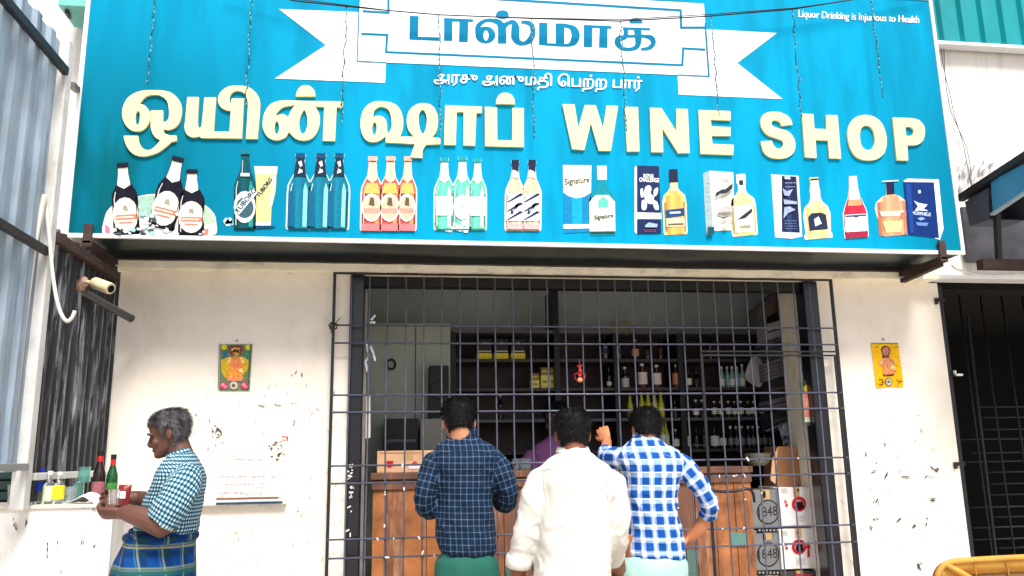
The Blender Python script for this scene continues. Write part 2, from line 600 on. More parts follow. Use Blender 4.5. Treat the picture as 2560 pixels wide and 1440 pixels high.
for (x, y, a, L, w) in [(548, 1075, 60, 26, 6), (538, 1063, 40, 16, 4), (533, 1080, 80, 14, 5), (551, 1089, 20, 8, 5), (557, 1107, 50, 6, 3), (690, 1108, -10, 18, 5), (676, 1116, -50, 16, 5), (695, 1121, 70, 14, 6), (675, 1123, 10, 8, 4), (741, 932, -50, 16, 3), (755, 938, 70, 14, 5), (730, 938, -45, 10, 2), (693, 1012, -5, 30, 3), (660, 1016, 3, 40, 3), (735, 1008, -8, 16, 3), (638, 1055, 60, 6, 4), (734, 1061, 80, 7, 4), (525, 1050, 85, 16, 3), (490, 1035, 10, 10, 5), (746, 1277, -5, 12, 3)]:
    d = Vector((math.cos(math.radians(a)), math.sin(math.radians(a)))) * L / 2
    lm.append((x - d.x, y - d.y, x + d.x, y + d.y, w))
scuffs('scuff_marks', lm, S(84, 80, 78), shop)
lm = []
for i in range(60):      # faint pencil scrawl and smudges low on the wall
    x, y = random.choice([(560, 1350), (600, 1330), (540, 1375), (790, 1020), (520, 1420), (640, 1400), (770, 1290)])
    x += random.gauss(0, 16)
    y += random.gauss(0, 8)
    a = random.gauss(-20, 25)
    d = Vector((math.cos(math.radians(a)), math.sin(math.radians(a)))) * random.uniform(3, 13)
    lm.append((x - d.x, y - d.y, x + d.x, y + d.y, random.uniform(1, 2.6)))
for i in range(90):
    x, y = random.uniform(500, 860), random.uniform(960, 1435)
    a = random.gauss(80, 25)
    d = Vector((math.cos(math.radians(a)), math.sin(math.radians(a)))) * random.uniform(2, 12)
    lm.append((x - d.x, y - d.y, x + d.x, y + d.y, random.uniform(1, 4)))
for i in range(40):
    x, y = random.uniform(2100, 2400), random.uniform(1030, 1430)
    d = Vector((random.gauss(0, 5), random.gauss(0, 9)))
    lm.append((x - d.x, y - d.y, x + d.x, y + d.y, random.uniform(1, 3)))
scuffs('scuff_marks', lm, S(176, 170, 164), shop)
lm = []
for i in range(34):
    x, y = random.choice([(545, 1075), (690, 1115), (690, 1118), (548, 1085), (700, 1140)])
    x += random.gauss(0, 9)
    y += random.gauss(0, 7)
    d = Vector((random.gauss(0, 4), random.gauss(0, 4)))
    lm.append((x - d.x, y - d.y, x + d.x, y + d.y, random.uniform(2, 5)))
scuffs('scuff_marks', lm, S(70, 64, 62), shop)

# ---------------------------------------------------------------- torn notice on the wall
nt_ = empty('torn_notice', pt(640, 1250, 0), 'torn remains of a printed notice with faded red lines on the white wall', 'notice')
mb = MB()
rows = [(1131, 540, 660, 'g'), (1147, 587, 655, 'r'), (1156, 605, 660, 'g'), (1163, 610, 660, 'g'), (1171, 578, 660, 'g'), (1178, 570, 690, 'g'), (1190, 551, 655, 'r'), (1191, 678, 706, 'r'), (1200, 605, 655, 'g'), (1209, 565, 657, 'r'), (1216, 608, 648, 'b'), (1231, 555, 650, 'r'), (1236, 615, 650, 'r')]
for y, xa, xb, c in rows:
    x = xa
    while x < xb:
        w = random.uniform(3, 10)
        cc = {'r': S(216, 150, 156), 'g': S(200, 196, 192), 'b': S(170, 204, 200)}[c]
        h = random.uniform(1.2, 4.2) if c == 'r' else random.uniform(.8, 1.8)
        yy = y + random.uniform(-1, 1)
        mb.flat([[pt(x, yy, 0), pt(x + w, yy, 0), pt(x + w, yy + h, 0), pt(x, yy + h, 0)]], .0065, colr=cc)
        x += w + random.uniform(1, 4)
for (x, y, w, h, c) in [(704, 1090, 18, 3, S(220, 90, 110)), (716, 1092, 5, 10, S(200, 60, 90)), (704, 1098, 12, 3, S(226, 130, 140)), (690, 1135, 5, 14, S(214, 200, 160)), (690, 1146, 7, 6, S(120, 70, 60))]:
    mb.flat([[pt(x, y, 0), pt(x + w, y + 1, 0), pt(x + w - 1, y + h, 0), pt(x + 1, y + h, 0)]], .0066, colr=c)
tag(mb.build('print_remains', M_PRINT, nt_), kind='stuff')
mb = MB()
mb.flat([[pt(x, y, 0) for x, y in [(548, 1090), (600, 1086), (640, 1094), (700, 1084), (712, 1120), (706, 1180), (712, 1242), (660, 1246), (560, 1247), (544, 1200), (552, 1150)]]], .0055, colr=S(238, 230, 220))
mb.build('paper', M_PRINT, nt_)

# thin broken stone shelf let into the wall below the notice
sh = empty('wall_shelf', pt(620, 1256, 0), 'thin broken stone shelf edge on the white wall behind the grey haired man', 'shelf')
m = MB()
a, b = pt(500, 1252, -.045), pt(715, 1254, -.045)
m.box(a.x - .5, b.x, -.045, .01, a.z - .03, a.z)
m.build('slab', mat('shelf_stone', S(205, 205, 208), .6, .2, 14), sh, bevel=.004)
m = MB()
m.box(pt(540, 1258, -.05).x, pt(706, 1258, -.05).x, -.049, -.044, a.z - .024, a.z - .012)
m.build('edge_strip', mat('blue_gap_shade', S(34, 62, 84), .6, .4, 30), sh)  # shadow gap line painted as a dark blue strip along the slab
m = MB()
m.box(pt(540, 1246, -.03).x, pt(695, 1246, -.03).x, -.03, .008, a.z + .0005, a.z + .012)
m.build('wood_chip', mat('rotten_wood', S(128, 84, 62), .8, .5, 40), sh, bevel=.002)

# ---------------------------------------------------------------- the sign board
YS = -.52
def sp(px, py):
    return pt(px, py, YS)


BL, BR = sp(161, 592), sp(2410, 635)
SX0, SX1, SZ0 = BL.x, BR.x, (BL.z + BR.z) / 2
SZ1 = sp(2335, -4).z
sign = empty('sign_board', (1, YS, SZ0), 'large blue wine shop sign board with cream lettering and printed bottles', 'sign')
m = MB()
m.box(SX0 + .004, SX1 - .004, YS + .006, -.15, SZ0 + .012, SZ1)
m.build('cabinet', M_SIGNBOX, sign)
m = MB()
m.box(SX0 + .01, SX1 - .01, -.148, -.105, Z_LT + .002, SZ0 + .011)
m.build('gap_shadow_strip', M_BLACK, sign)  # added black filler standing in for the shadow gap over the ledge
m = MB()      # dented sheet closing the underside
nx, ny = 140, 8
vv = []
for i in range(nx + 1):
    for j in range(ny + 1):
        x = SX0 + (SX1 - SX0) * i / nx
        y = YS + .012 + (.36) * j / ny
        t = j / ny
        e = (.010 * t) * noise.noise(Vector((x * 2.1, t * 1.5, 2))) + .004 * t * noise.noise(Vector((x * 8, t * 2, 7)))
        vv.append((x, y, SZ0 + .006 + e))
m.add(vv, [(i * (ny + 1) + j, i * (ny + 1) + j + 1, (i + 1) * (ny + 1) + j + 1, (i + 1) * (ny + 1) + j) for i in range(nx) for j in range(ny)])
m.build('underside_sheet', M_SIGNBOX, sign, smooth=4)

# printed vinyl face: cyan with teal towards the left end and the lower corners
fm = bpy.data.materials.new('printed_sign_face')
fm.use_nodes = True
nt = fm.node_tree
p = nt.nodes['Principled BSDF']
p.inputs['Roughness'].default_value = .6
p.inputs['Specular IOR Level'].default_value = .05
tc = nt.nodes.new('ShaderNodeTexCoord')
sx = nt.nodes.new('ShaderNodeSeparateXYZ')
nt.links.new(tc.outputs['UV'], sx.inputs[0])
def math_node(op, a, b=None):
    nd = nt.nodes.new('ShaderNodeMath')
    nd.operation = op
    for k, q in enumerate((a, b)):
        if q is None:
            continue
        if isinstance(q, (int, float)):
            nd.inputs[k].default_value = q
        else:
            nt.links.new(q, nd.inputs[k])
    return nd.outputs[0]


def mrange(v, a, b, c=0.0, d=1.0):
    nd = nt.nodes.new('ShaderNodeMapRange')
    nd.interpolation_type = 'SMOOTHSTEP'
    nt.links.new(v, nd.inputs[0])
    for k, q in zip((1, 2, 3, 4), (a, b, c, d)):
        nd.inputs[k].default_value = q
    return nd.outputs[0]


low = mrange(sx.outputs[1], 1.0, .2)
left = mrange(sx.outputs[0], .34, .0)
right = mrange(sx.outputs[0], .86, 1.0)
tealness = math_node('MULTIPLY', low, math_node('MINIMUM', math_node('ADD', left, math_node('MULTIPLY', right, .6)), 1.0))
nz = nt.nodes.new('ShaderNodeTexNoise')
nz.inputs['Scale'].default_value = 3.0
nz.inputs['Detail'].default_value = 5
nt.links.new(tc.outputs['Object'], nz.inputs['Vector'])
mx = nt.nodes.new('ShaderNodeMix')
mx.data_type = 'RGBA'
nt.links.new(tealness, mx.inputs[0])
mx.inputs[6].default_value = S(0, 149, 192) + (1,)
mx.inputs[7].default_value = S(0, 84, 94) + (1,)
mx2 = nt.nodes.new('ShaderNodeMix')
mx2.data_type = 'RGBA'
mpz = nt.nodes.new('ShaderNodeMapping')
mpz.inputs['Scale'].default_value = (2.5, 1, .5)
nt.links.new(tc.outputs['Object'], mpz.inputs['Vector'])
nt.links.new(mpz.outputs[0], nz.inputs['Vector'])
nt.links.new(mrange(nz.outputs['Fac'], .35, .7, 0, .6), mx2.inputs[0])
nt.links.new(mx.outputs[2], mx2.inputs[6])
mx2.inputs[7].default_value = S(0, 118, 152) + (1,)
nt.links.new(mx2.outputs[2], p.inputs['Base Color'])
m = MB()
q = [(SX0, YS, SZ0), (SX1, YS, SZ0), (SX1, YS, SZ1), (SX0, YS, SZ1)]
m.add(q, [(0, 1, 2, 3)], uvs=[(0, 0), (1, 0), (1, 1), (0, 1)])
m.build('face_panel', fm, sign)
T = .019
for nm, b in (('frame_strip', (SX0 - .004, SX1 + .004, SZ0 - .004, SZ0 + T)), ('frame_strip', (SX0 - .004, SX1 + .004, SZ1 - T, SZ1 + .004)), ('frame_strip', (SX0 - .004, SX0 + T, SZ0 + T + .001, SZ1 - T - .001)), ('frame_strip', (SX1 - T, SX1 + .004, SZ0 + T + .001, SZ1 - T - .001))):
    m = MB()
    m.box(b[0], b[1], YS - .009, YS + .011, b[2], b[3])
    m.build(nm, M_WHITEP, sign, bevel=.002)
for xs in ((222, 560), (2353, 602)):       # steel brackets clamping the lower edge
    m = MB()
    a = pt(xs[0], xs[1], YS - .02)
    z0 = SZ0 - .012
    m.box(a.x - .022, a.x + .022, YS - .03, YS - .011, z0 - .03, a.z)
    m.box(a.x - .026, a.x + .026, YS - .03, -.02, z0 - .045, z0 - .012)
    sgn = 1 if xs[0] < 1000 else -1
    m.bar((a.x, YS + .01, z0 - .05), (a.x + sgn * .01, -.13, z0 - .075), .04, .03)
    m.build('bracket', M_RUST, sign, bevel=.003)

Z1 = lambda pts: [(x / 3.6, y / 3.6) + tuple(r) for x, y, *r in pts]
Z2 = lambda pts: [(640 + x / 3.789, y / 3.789) + tuple(r) for x, y, *r in pts]
Z3 = lambda pts: [(1240 + x / 3.428, y / 3.428) + tuple(r) for x, y, *r in pts]
Z4 = lambda pts: [(1860 + x / 3.6, y / 3.6) + tuple(r) for x, y, *r in pts]
RB = lambda Z, pts, k: [(x, y, w / k) for (x, y), w in zip([q[:2] for q in Z([(a, b) for a, b, w in pts])], [w for a, b, w in pts])]


def letter(loops_list, material, thick=.016, lift=.017, name='letter', parent=None, extra_ribbons=()):
    mb = MB()
    k = 0
    for loops in loops_list:
        mb.flat([[sp(q[0], q[1]) for q in smooth_path(lp)] for lp in loops], lift + .0004 * k, thick)
        k += 1
    for rb in extra_ribbons:
        L, Rr = ribbon_path(rb)
        for i in range(len(L) - 1):
            mb.flat([[sp(*L[i]), sp(*L[i + 1]), sp(*Rr[i + 1]), sp(*Rr[i])]], lift + .0004 * k + .00004 * i, 0)
        k += 1
    return mb.build(name, material, parent or sign)


c1 = lambda *a: a + (1,)
A = 1
# big cream letters, each a raised piece
letter([[Z1([(1380, 822, A), (1520, 835, A), (1610, 900, A), (1642, 990, A), (1630, 1090, A), (1590, 1150, A), (1530, 1175, A), (1475, 1172), (1490, 1210, A), (1540, 1230), (1595, 1230), (1595, 1278), (1550, 1285), (1500, 1330, A), (1420, 1385, A), (1310, 1415, A), (1220, 1400, A), (1160, 1345, A), (1128, 1270, A), (1123, 1232), (1250, 1232), (1258, 1290, A), (1290, 1340, A), (1330, 1360, A), (1375, 1350, A), (1420, 1310, A), (1452, 1270), (1400, 1240, A), (1370, 1180, A), (1362, 1100, A), (1365, 1005), (1475, 1005), (1473, 1105), (1500, 1105, A), (1525, 1070, A), (1528, 1000, A), (1510, 920, A), (1460, 875, A), (1400, 862, A), (1320, 880, A), (1260, 945), (1310, 960, A), (1350, 1010, A), (1358, 1075, A), (1335, 1140, A), (1290, 1180, A), (1240, 1190, A), (1180, 1175, A), (1130, 1120, A), (1108, 1040, A), (1120, 960, A), (1160, 890, A), (1230, 845, A), (1300, 826, A)]),
         Z1([(1245, 1010, A), (1228, 1050, A), (1228, 1110, A), (1245, 1135, A), (1262, 1110, A), (1268, 1060, A), (1262, 1015, A)])]], M_CREAM)
letter([[Z1([(1692, 885), (1795, 885), (1785, 1100, A), (1790, 1150, A), (1805, 1162, A), (1820, 1140, A), (1845, 888), (1950, 888), (1928, 1195), (2070, 1195), (2090, 898), (2200, 898), (2182, 1255), (1815, 1250), (1800, 1235), (1745, 1245, A), (1690, 1220, A), (1668, 1160, A), (1675, 1080, A)])],
        [Z1([(1968, 905, A), (1985, 850, A), (2050, 795, A), (2150, 782, A), (2250, 800, A), (2325, 870, A), (2345, 960, A), (2322, 1260), (2218, 1258), (2235, 960, A), (2225, 890, A), (2190, 840, A), (2140, 828, A), (2100, 840, A), (2075, 875, A), (2070, 915, A), (2088, 950), (2088, 1003), (2050, 1003, A), (2000, 980, A), (1975, 945, A)])]], M_CREAM)
letter([[Z2([(300, 962, A), (470, 968), (825, 972), (822, 1028), (765, 1026), (750, 1345), (635, 1342), (648, 1022), (560, 1018), (600, 1090, A), (605, 1180, A), (575, 1270, A), (520, 1325, A), (440, 1340, A), (370, 1315, A), (315, 1258), (280, 1310, A), (200, 1338, A), (120, 1310, A), (75, 1240, A), (68, 1170, A), (85, 1080, A), (140, 1000, A), (220, 968, A)]),
         Z2([(190, 1112), (200, 1080, A), (260, 1025, A), (375, 1005), (335, 1060, A), (308, 1122), (280, 1100, A), (240, 1093, A)]),
         Z2([(200, 1155, A), (180, 1200, A), (182, 1260, A), (200, 1280, A), (218, 1260, A), (222, 1200, A)]),
         Z2([(460, 1045), (425, 1110, A), (412, 1190, A), (425, 1260, A), (445, 1278, A), (470, 1260, A), (490, 1190, A), (485, 1110, A)])],
        [Z2([(380, 922), (395, 870, A), (430, 830, A), (475, 820, A), (520, 832, A), (555, 870, A), (565, 922)])]], M_CREAM)
letter([[Z2([(1185, 970, A), (1090, 985, A), (1020, 1050, A), (992, 1150, A), (1000, 1260, A), (1045, 1335, A), (1120, 1355, A), (1190, 1330, A), (1228, 1295), (1228, 1358), (1505, 1372), (1485, 1430, A), (1460, 1498), (1574, 1504), (1580, 1430, A), (1612, 1378), (1745, 1375), (1745, 1318), (1662, 1310), (1705, 1260, A), (1722, 1180, A), (1715, 1090, A), (1670, 1015, A), (1600, 990, A), (1520, 1000, A), (1450, 1060, A), (1428, 1150, A), (1445, 1240, A), (1500, 1305), (1365, 1305), (1390, 1230, A), (1392, 1140, A), (1365, 1050, A), (1300, 990, A)]),
         Z2([(1108, 1122), (1120, 1060, A), (1160, 1025, A), (1210, 1022, A), (1262, 1060, A), (1284, 1150, A), (1280, 1230, A), (1248, 1280), (1242, 1240, A), (1240, 1190, A), (1225, 1140, A), (1190, 1112, A), (1150, 1108, A)]),
         Z2([(1125, 1165, A), (1105, 1200, A), (1103, 1260, A), (1120, 1290, A), (1140, 1260, A), (1143, 1200, A)]),
         Z2([(1578, 1048, A), (1545, 1090, A), (1540, 1170, A), (1555, 1240, A), (1580, 1285), (1605, 1235, A), (1618, 1160, A), (1610, 1090, A)])]], M_CREAM)
letter([[Z2([(1790, 1008), (2140, 1022), (2135, 1080), (2085, 1080), (2072, 1388), (1962, 1385), (1965, 1072), (1898, 1070), (1890, 1382), (1780, 1380)])]], M_CREAM)
letter([[[(1211.4, 269.7), (1241.7, 271.8), (1242.3, 353.1), (1279.2, 353.7), (1280, 272.7), (1308.5, 273.3), (1308.5, 370), (1211.9, 367.5)]],
        [Z2([(2270, 992), (2280, 940, A), (2310, 902, A), (2360, 890, A), (2410, 905, A), (2440, 945, A), (2448, 997)])]], M_CREAM)
for g in ([(565, 903), (668, 905), (700, 1110), (755, 910), (850, 912), (912, 1112), (942, 915), (1040, 918), (978, 1300), (875, 1298), (808, 1060), (752, 1292), (648, 1285)],
          [(1095, 925), (1210, 928), (1222, 1305), (1118, 1305)],
          [(1312, 933), (1412, 938), (1540, 1140), (1537, 942), (1635, 945), (1650, 1318), (1555, 1320), (1418, 1105), (1425, 1312), (1325, 1310)],
          [(1727, 952), (2002, 962), (2000, 1040), (1832, 1032), (1838, 1092), (2000, 1100), (2000, 1172), (1840, 1170), (1845, 1242), (2028, 1250), (2022, 1335), (1745, 1325)]):
    letter([[Z3(g)]], M_CREAM)
letter([[Z4([(425, 1130), (330, 1140), (315, 1110, A), (280, 1090, A), (250, 1095, A), (237, 1115, A), (250, 1145, A), (300, 1165, A), (380, 1190, A), (430, 1240, A), (450, 1300, A), (440, 1370, A), (390, 1420, A), (310, 1435, A), (220, 1420, A), (165, 1370, A), (140, 1282), (240, 1275), (255, 1315, A), (290, 1345, A), (325, 1340, A), (345, 1310, A), (335, 1275, A), (290, 1255, A), (200, 1220, A), (150, 1160, A), (140, 1100, A), (160, 1045, A), (220, 1018, A), (300, 1018, A), (370, 1045, A), (410, 1085, A)])]], M_CREAM)
letter([[Z4([(512, 1032), (612, 1038), (622, 1168), (733, 1172), (727, 1045), (830, 1047), (860, 1435), (758, 1430), (745, 1272), (633, 1268), (640, 1428), (538, 1422)])]], M_CREAM)
letter([[Z4([(1060, 1045, A), (980, 1075, A), (930, 1150, A), (922, 1240, A), (945, 1340, A), (1000, 1420, A), (1090, 1450, A), (1180, 1440, A), (1245, 1390, A), (1270, 1300, A), (1260, 1200, A), (1220, 1110, A), (1150, 1058, A)]),
         Z4([(1080, 1138, A), (1040, 1170, A), (1030, 1240, A), (1045, 1320, A), (1090, 1358, A), (1140, 1345, A), (1165, 1290, A), (1155, 1200, A), (1125, 1150, A)])]], M_CREAM)
letter([[Z4([(1325, 1067), (1480, 1072), (1560, 1090, A), (1608, 1150, A), (1612, 1220, A), (1590, 1280, A), (1540, 1312, A), (1455, 1315), (1463, 1452), (1363, 1449)]),
         Z4([(1438, 1150), (1490, 1152, A), (1515, 1185, A), (1505, 1220, A), (1480, 1232, A), (1445, 1230)])]], M_CREAM)

# white ribbon with the name plate and its blue lines and letters
M_BLUEP = mat('ribbon_blue', S(0, 118, 160), .6, .08, 5, spec=.08)
letter([[Z2([(218, 88), (978, 118), (960, 583), (1230, 600), (1222, 785), (180, 745), (662, 430)])]], M_WHITEP, .0, .003, 'ribbon_tail')
letter([[Z3([(1795, 252), (2405, 285), (2065, 542), (2455, 850), (1565, 812), (1555, 645), (1820, 655)])]], M_WHITEP, .0, .003, 'ribbon_tail')
letter([[[(902, -38), (1759, 10), (1771.5, 191), (892.7, 153.5)]]], M_WHITEP, .0, .0036, 'name_plate')
lines = [RB(Z2, [(976, 90, 12), (958, 583, 12)], 3.789), RB(Z2, [(955, 583, 12), (1230, 597, 10)], 3.789), RB(Z3, [(1790, 200, 14), (1822, 660, 14)], 3.428), RB(Z3, [(1825, 658, 12), (1555, 645, 10)], 3.428)]
fr = [Z2([(1008, 325), (1242, 335), (1232, 497)]) + Z3([(1594, 562), (1602, 418), (1780, 428)]), Z2([(1020, 110), (1255, 124)]) + [(971, -18)] + Z3([(1580, 92), (1585, 240), (1775, 240)])]
mb = MB()
k = 0
for pl in fr:
    for i in range(len(pl) - 1):
        a, b = Vector(pl[i][:2]), Vector(pl[i + 1][:2])
        d = (b - a).normalized()
        nn = Vector((-d.y, d.x)) * 3.1
        a, b = a - d * 3.1, b + d * 3.1
        mb.flat([[sp(*(a + nn)), sp(*(b + nn)), sp(*(b - nn)), sp(*(a - nn))]], .0042 + .0002 * k)
        k += 1
for rb in lines:
    L, Rr = ribbon_path(rb)
    mb.flat([[sp(*L[0]), sp(*L[-1]), sp(*Rr[-1]), sp(*Rr[0])]], .0042 + .0002 * k)
    k += 1
mb.build('frame_line', M_BLUEP, sign)
letter([[Z2([(1455, 152), (1542, 155), (1535, 350), (1740, 357), (1738, 392), (1452, 380)])]], M_BLUEP, 0, .0045, 'printed_letter')
letter([[Z2([(1780, 172), (2058, 185), (2056, 212), (2012, 212), (2005, 405), (1922, 402), (1925, 210), (1862, 208), (1858, 393), (1780, 390)])]], M_BLUEP, 0, .0045, 'printed_letter')
el = lambda cx, cy, rx, ry: [(cx + rx * math.cos(t * math.pi / 6), cy + ry * math.sin(t * math.pi / 6), 1) for t in range(12)]
letter([[Z2(el(2172, 335, 95, 82)), Z2(el(2178, 340, 24, 48))], [Z2([(2268, 168), (2280, 120, A), (2330, 100, A), (2380, 115, A), (2398, 168), (2340, 185, A)])]], M_BLUEP, 0, .0045, 'printed_letter',
       extra_ribbons=[RB(Z2, [(2098, 320, 48), (2105, 250, 48), (2165, 202, 34), (2240, 198, 36), (2305, 222, 60), (2330, 290, 80), (2330, 416, 80)], 3.789),
                      RB(Z3, [(55, 240, 60), (105, 200, 30), (150, 198, 44), (165, 245, 72), (165, 320, 72), (190, 365, 46), (240, 376, 30), (290, 345, 50), (316, 280, 45), (300, 215, 40), (255, 195, 30), (215, 195, 22)], 3.428)])
letter([[Z3([(367, 195), (440, 198), (440, 372), (510, 375), (508, 203), (590, 205, A), (680, 230, A), (718, 300, A), (690, 380, A), (610, 405, A), (367, 390)]), Z3([(585, 240), (630, 255, A), (645, 310, A), (625, 370, A), (585, 378)])]], M_BLUEP, 0, .0045, 'printed_letter')
letter([[Z3([(750, 215), (990, 225), (988, 250), (955, 250), (955, 415), (880, 412), (885, 245), (825, 243), (822, 410), (750, 407)])]], M_BLUEP, 0, .0045, 'printed_letter')
letter([[Z3([(1085, 235), (1322, 243), (1320, 266), (1085, 258)])], [Z3([(1140, 205), (1150, 170, A), (1195, 155, A), (1240, 170, A), (1258, 205)])]], M_BLUEP, 0, .0045, 'printed_letter',
       extra_ribbons=[RB(Z3, [(1110, 250, 40), (1105, 318, 40), (1050, 335, 50), (1042, 375, 52), (1085, 420, 32), (1160, 424, 30), (1210, 395, 44), (1218, 320, 60), (1208, 250, 60)], 3.428),
                      RB(Z3, [(1060, 318, 20), (1150, 314, 24), (1260, 312, 26), (1330, 330, 46), (1345, 375, 44), (1310, 415, 34), (1240, 426, 20)], 3.428)])
# small white lines of text
mb = MB()
TT = 'அரசு அனுமதி \u0bc6பற்ற பார்'
for i, (dx, dy) in enumerate(((0, 0), (1.6, .2), (.8, .9))):
    add_text(mb, TT, 1084 + dx, 206 + dy, 1603 + dx, 222 + dy, 37, sp, .006 + .0006 * i)
mb.build('small_lettering', M_WHITEP, sign)
mb = MB()
for i, dx in enumerate((0, .7)):
    add_text(mb, 'Liquor Drinking is Injurious to Health', 1995 + dx, 43, 2296 + dx, 58, 25, sp, .003 + .0006 * i)
mb.build('small_lettering', M_WHITEP, sign)


# ---- printed pictures of bottles along the lower edge (flat print)
class Art:
    def __init__(self):
        self.mb = MB()
        self.k = 0

    def poly(self, pts, colr, smooth=False):
        pts = smooth_path([tuple(q[:2]) + ((1,) if smooth else tuple(q[2:])) for q in pts], 4)
        self.mb.flat([[sp(q[0], q[1]) for q in pts]], .003 + .00035 * self.k, colr=colr)
        self.k += 1

    def text(self, body, x0, y0, x1, y1, h, colr):
        for dx, dy in ((0, 0), (.8, 0), (.4, .8)):
            add_text(self.mb, body, x0 + dx, y0 + dy, x1 + dx, y1 + dy, h, sp, .003 + .00035 * self.k, colr)
            self.k += 1

    def lines(self, x0, x1, y0, y1, n, colr, seed=0):
        """rows of tiny print"""
        rr = random.Random(seed)
        for i in range(n):
            y = y0 + (y1 - y0) * i / max(1, n - 1)
            x = x0 + rr.uniform(0, 4)
            while x < x1 - 3:
                w = rr.uniform(2, 7)
                self.poly([(x, y), (min(x1, x + w), y), (min(x1, x + w), y + 1.3), (x, y + 1.3)], colr)
                x += w + rr.uniform(1, 3)

    def done(self, name='printed_bottle'):
        o_ = self.mb.build(name, M_PRINT, sign)
        if name == 'printed_ice':
            o_['kind'] = 'stuff'
        return o_


def frame_fn(bx, by, tx, ty, w):
    up = Vector((tx - bx, ty - by))
    H = up.length
    side = Vector((-up.y, up.x)).normalized()
    return lambda s, t: tuple(Vector((bx, by)) + side * (s * w / 2) + up * t)


BEER = [(0, 0), (.9, 0), (1, .03), (1, .5), (.95, .58), (.72, .66), (.46, .74), (.36, .86), (.36, .95), (.42, .96), (.4, 1), (0, 1)]
WHIS = [(0, 0), (.92, 0), (1, .04), (1, .5), (.9, .6), (.45, .68), (.3, .74), (.3, .84), (.36, .85), (.36, 1), (0, 1)]


def outline(prof, g, k=1.0, t0=0.0, t1=1.0):
    pr = [(s, t) for s, t in prof if t0 <= t <= t1]
    return [g(s * k, t) for s, t in pr] + [g(-s * k, t) for s, t in pr[::-1] if s > 0]


def beer(bx, by, tx, ty, w, body, cap=None, halo=None, hl=None, neck=None, lab=None, name=None):
    g = frame_fn(bx, by, tx, ty, w)
    a = Art()
    if halo:
        a.poly(outline(BEER, g, 1.14), halo)
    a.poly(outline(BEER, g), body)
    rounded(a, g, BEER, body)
    if hl:
        a.poly([g(.35, .04), g(.72, .04), g(.72, .52), g(.5, .62), g(.35, .52)], hl)
        a.poly([g(-.85, .04), g(-.68, .04), g(-.68, .5), g(-.85, .5)], tuple(c * .45 for c in body))
    if neck:
        a.poly([g(.5, .69), g(.38, .84), g(.36, .93), g(-.36, .93), g(-.38, .84), g(-.5, .69), g(0, .64)], neck)
    if cap:
        a.poly([g(.42, .93), g(.44, 1), g(-.44, 1), g(-.42, .93)], cap)
    if lab:
        lab(a, g)
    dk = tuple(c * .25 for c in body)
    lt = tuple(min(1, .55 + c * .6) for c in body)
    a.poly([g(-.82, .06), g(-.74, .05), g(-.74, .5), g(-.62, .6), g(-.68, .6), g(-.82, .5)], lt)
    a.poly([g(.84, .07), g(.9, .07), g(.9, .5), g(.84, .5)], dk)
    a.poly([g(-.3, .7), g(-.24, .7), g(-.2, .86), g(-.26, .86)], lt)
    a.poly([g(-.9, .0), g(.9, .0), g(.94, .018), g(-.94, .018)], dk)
    a.poly([g(-.34, .925), g(.34, .925), g(.34, .94), g(-.34, .94)], dk)
    return a


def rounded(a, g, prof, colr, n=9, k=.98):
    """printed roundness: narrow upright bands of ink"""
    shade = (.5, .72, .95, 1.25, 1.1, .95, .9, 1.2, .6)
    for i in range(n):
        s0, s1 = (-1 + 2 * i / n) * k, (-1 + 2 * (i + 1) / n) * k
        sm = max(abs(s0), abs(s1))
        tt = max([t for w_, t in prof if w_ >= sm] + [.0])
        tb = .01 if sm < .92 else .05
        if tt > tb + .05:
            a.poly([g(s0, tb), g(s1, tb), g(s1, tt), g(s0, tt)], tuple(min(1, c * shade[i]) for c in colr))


def lab_oval(c0, c1, t=.3, rt=.19):
    def f(a, g):
        a.poly([g(.98 * math.cos(q), t + rt * math.sin(q)) for q in [k * math.pi / 8 for k in range(16)]], c0)
        a.poly([g(-.86, t - .07), g(.9, t - .07), g(.9, t + .0), g(-.86, t + .0)], c1)
        a.poly([g(-.2, t + .06), g(.25, t + .05), g(.1, t + .13), g(-.15, t + .12)], tuple(c * .4 for c in c0))
        a.poly([g(-.7, t - .045), g(.6, t - .045), g(.6, t - .025), g(-.7, t - .025)], c0)
        a.poly([g(-.5, t - .12), g(.5, t - .12), g(.5, t - .1), g(-.5, t - .1)], c1)
    return f


# bucket of ice with three dark bottles
a = Art()
a.poly([(264, 588), (262, 545), (275, 520), (300, 505), (360, 488), (400, 486), (450, 490), (500, 505), (532, 530), (541, 556), (535, 588)], S(222, 214, 208), True)
a.poly([(345, 492), (400, 487), (396, 540), (350, 545)], S(150, 186, 172))
a.poly([(505, 512), (530, 530), (538, 556), (512, 560), (500, 540)], S(170, 214, 172), True)
a.poly([(263, 560), (275, 570), (276, 588), (264, 588)], S(206, 120, 150))
a.poly([(505, 575), (522, 572), (520, 588), (500, 588)], S(230, 120, 100))
a.done('printed_ice_bucket')
for (bx, by, tx, ty, w) in ((402, 572, 447, 393, 68), (318, 588, 307, 408, 66), (478, 590, 481, 424, 66)):
    beer(bx, by, tx, ty, w, S(14, 16, 34), S(22, 22, 40), None, None, S(232, 222, 210), lab_oval(S(230, 218, 200), S(206, 120, 104), .28, .24)).done()
a = Art()
for i in range(46):
    x, y = random.uniform(352, 445), random.uniform(535, 588)
    if i > 34:
        x = random.choice([random.uniform(275, 352), random.uniform(440, 520)])
        y = random.uniform(574, 588)
    r = random.uniform(3, 9)
    c = random.choice([S(232, 240, 242), S(200, 222, 226), S(60, 80, 90), S(150, 190, 196), S(240, 244, 246)])
    ang = random.uniform(0, 3)
    a.poly([(x + r * math.cos(ang + q) * random.uniform(.7, 1.2), min(589, y + r * .8 * math.sin(ang + q))) for q in (0, 1.3, 2.5, 3.9, 5.1)], c)
a.done('printed_ice')
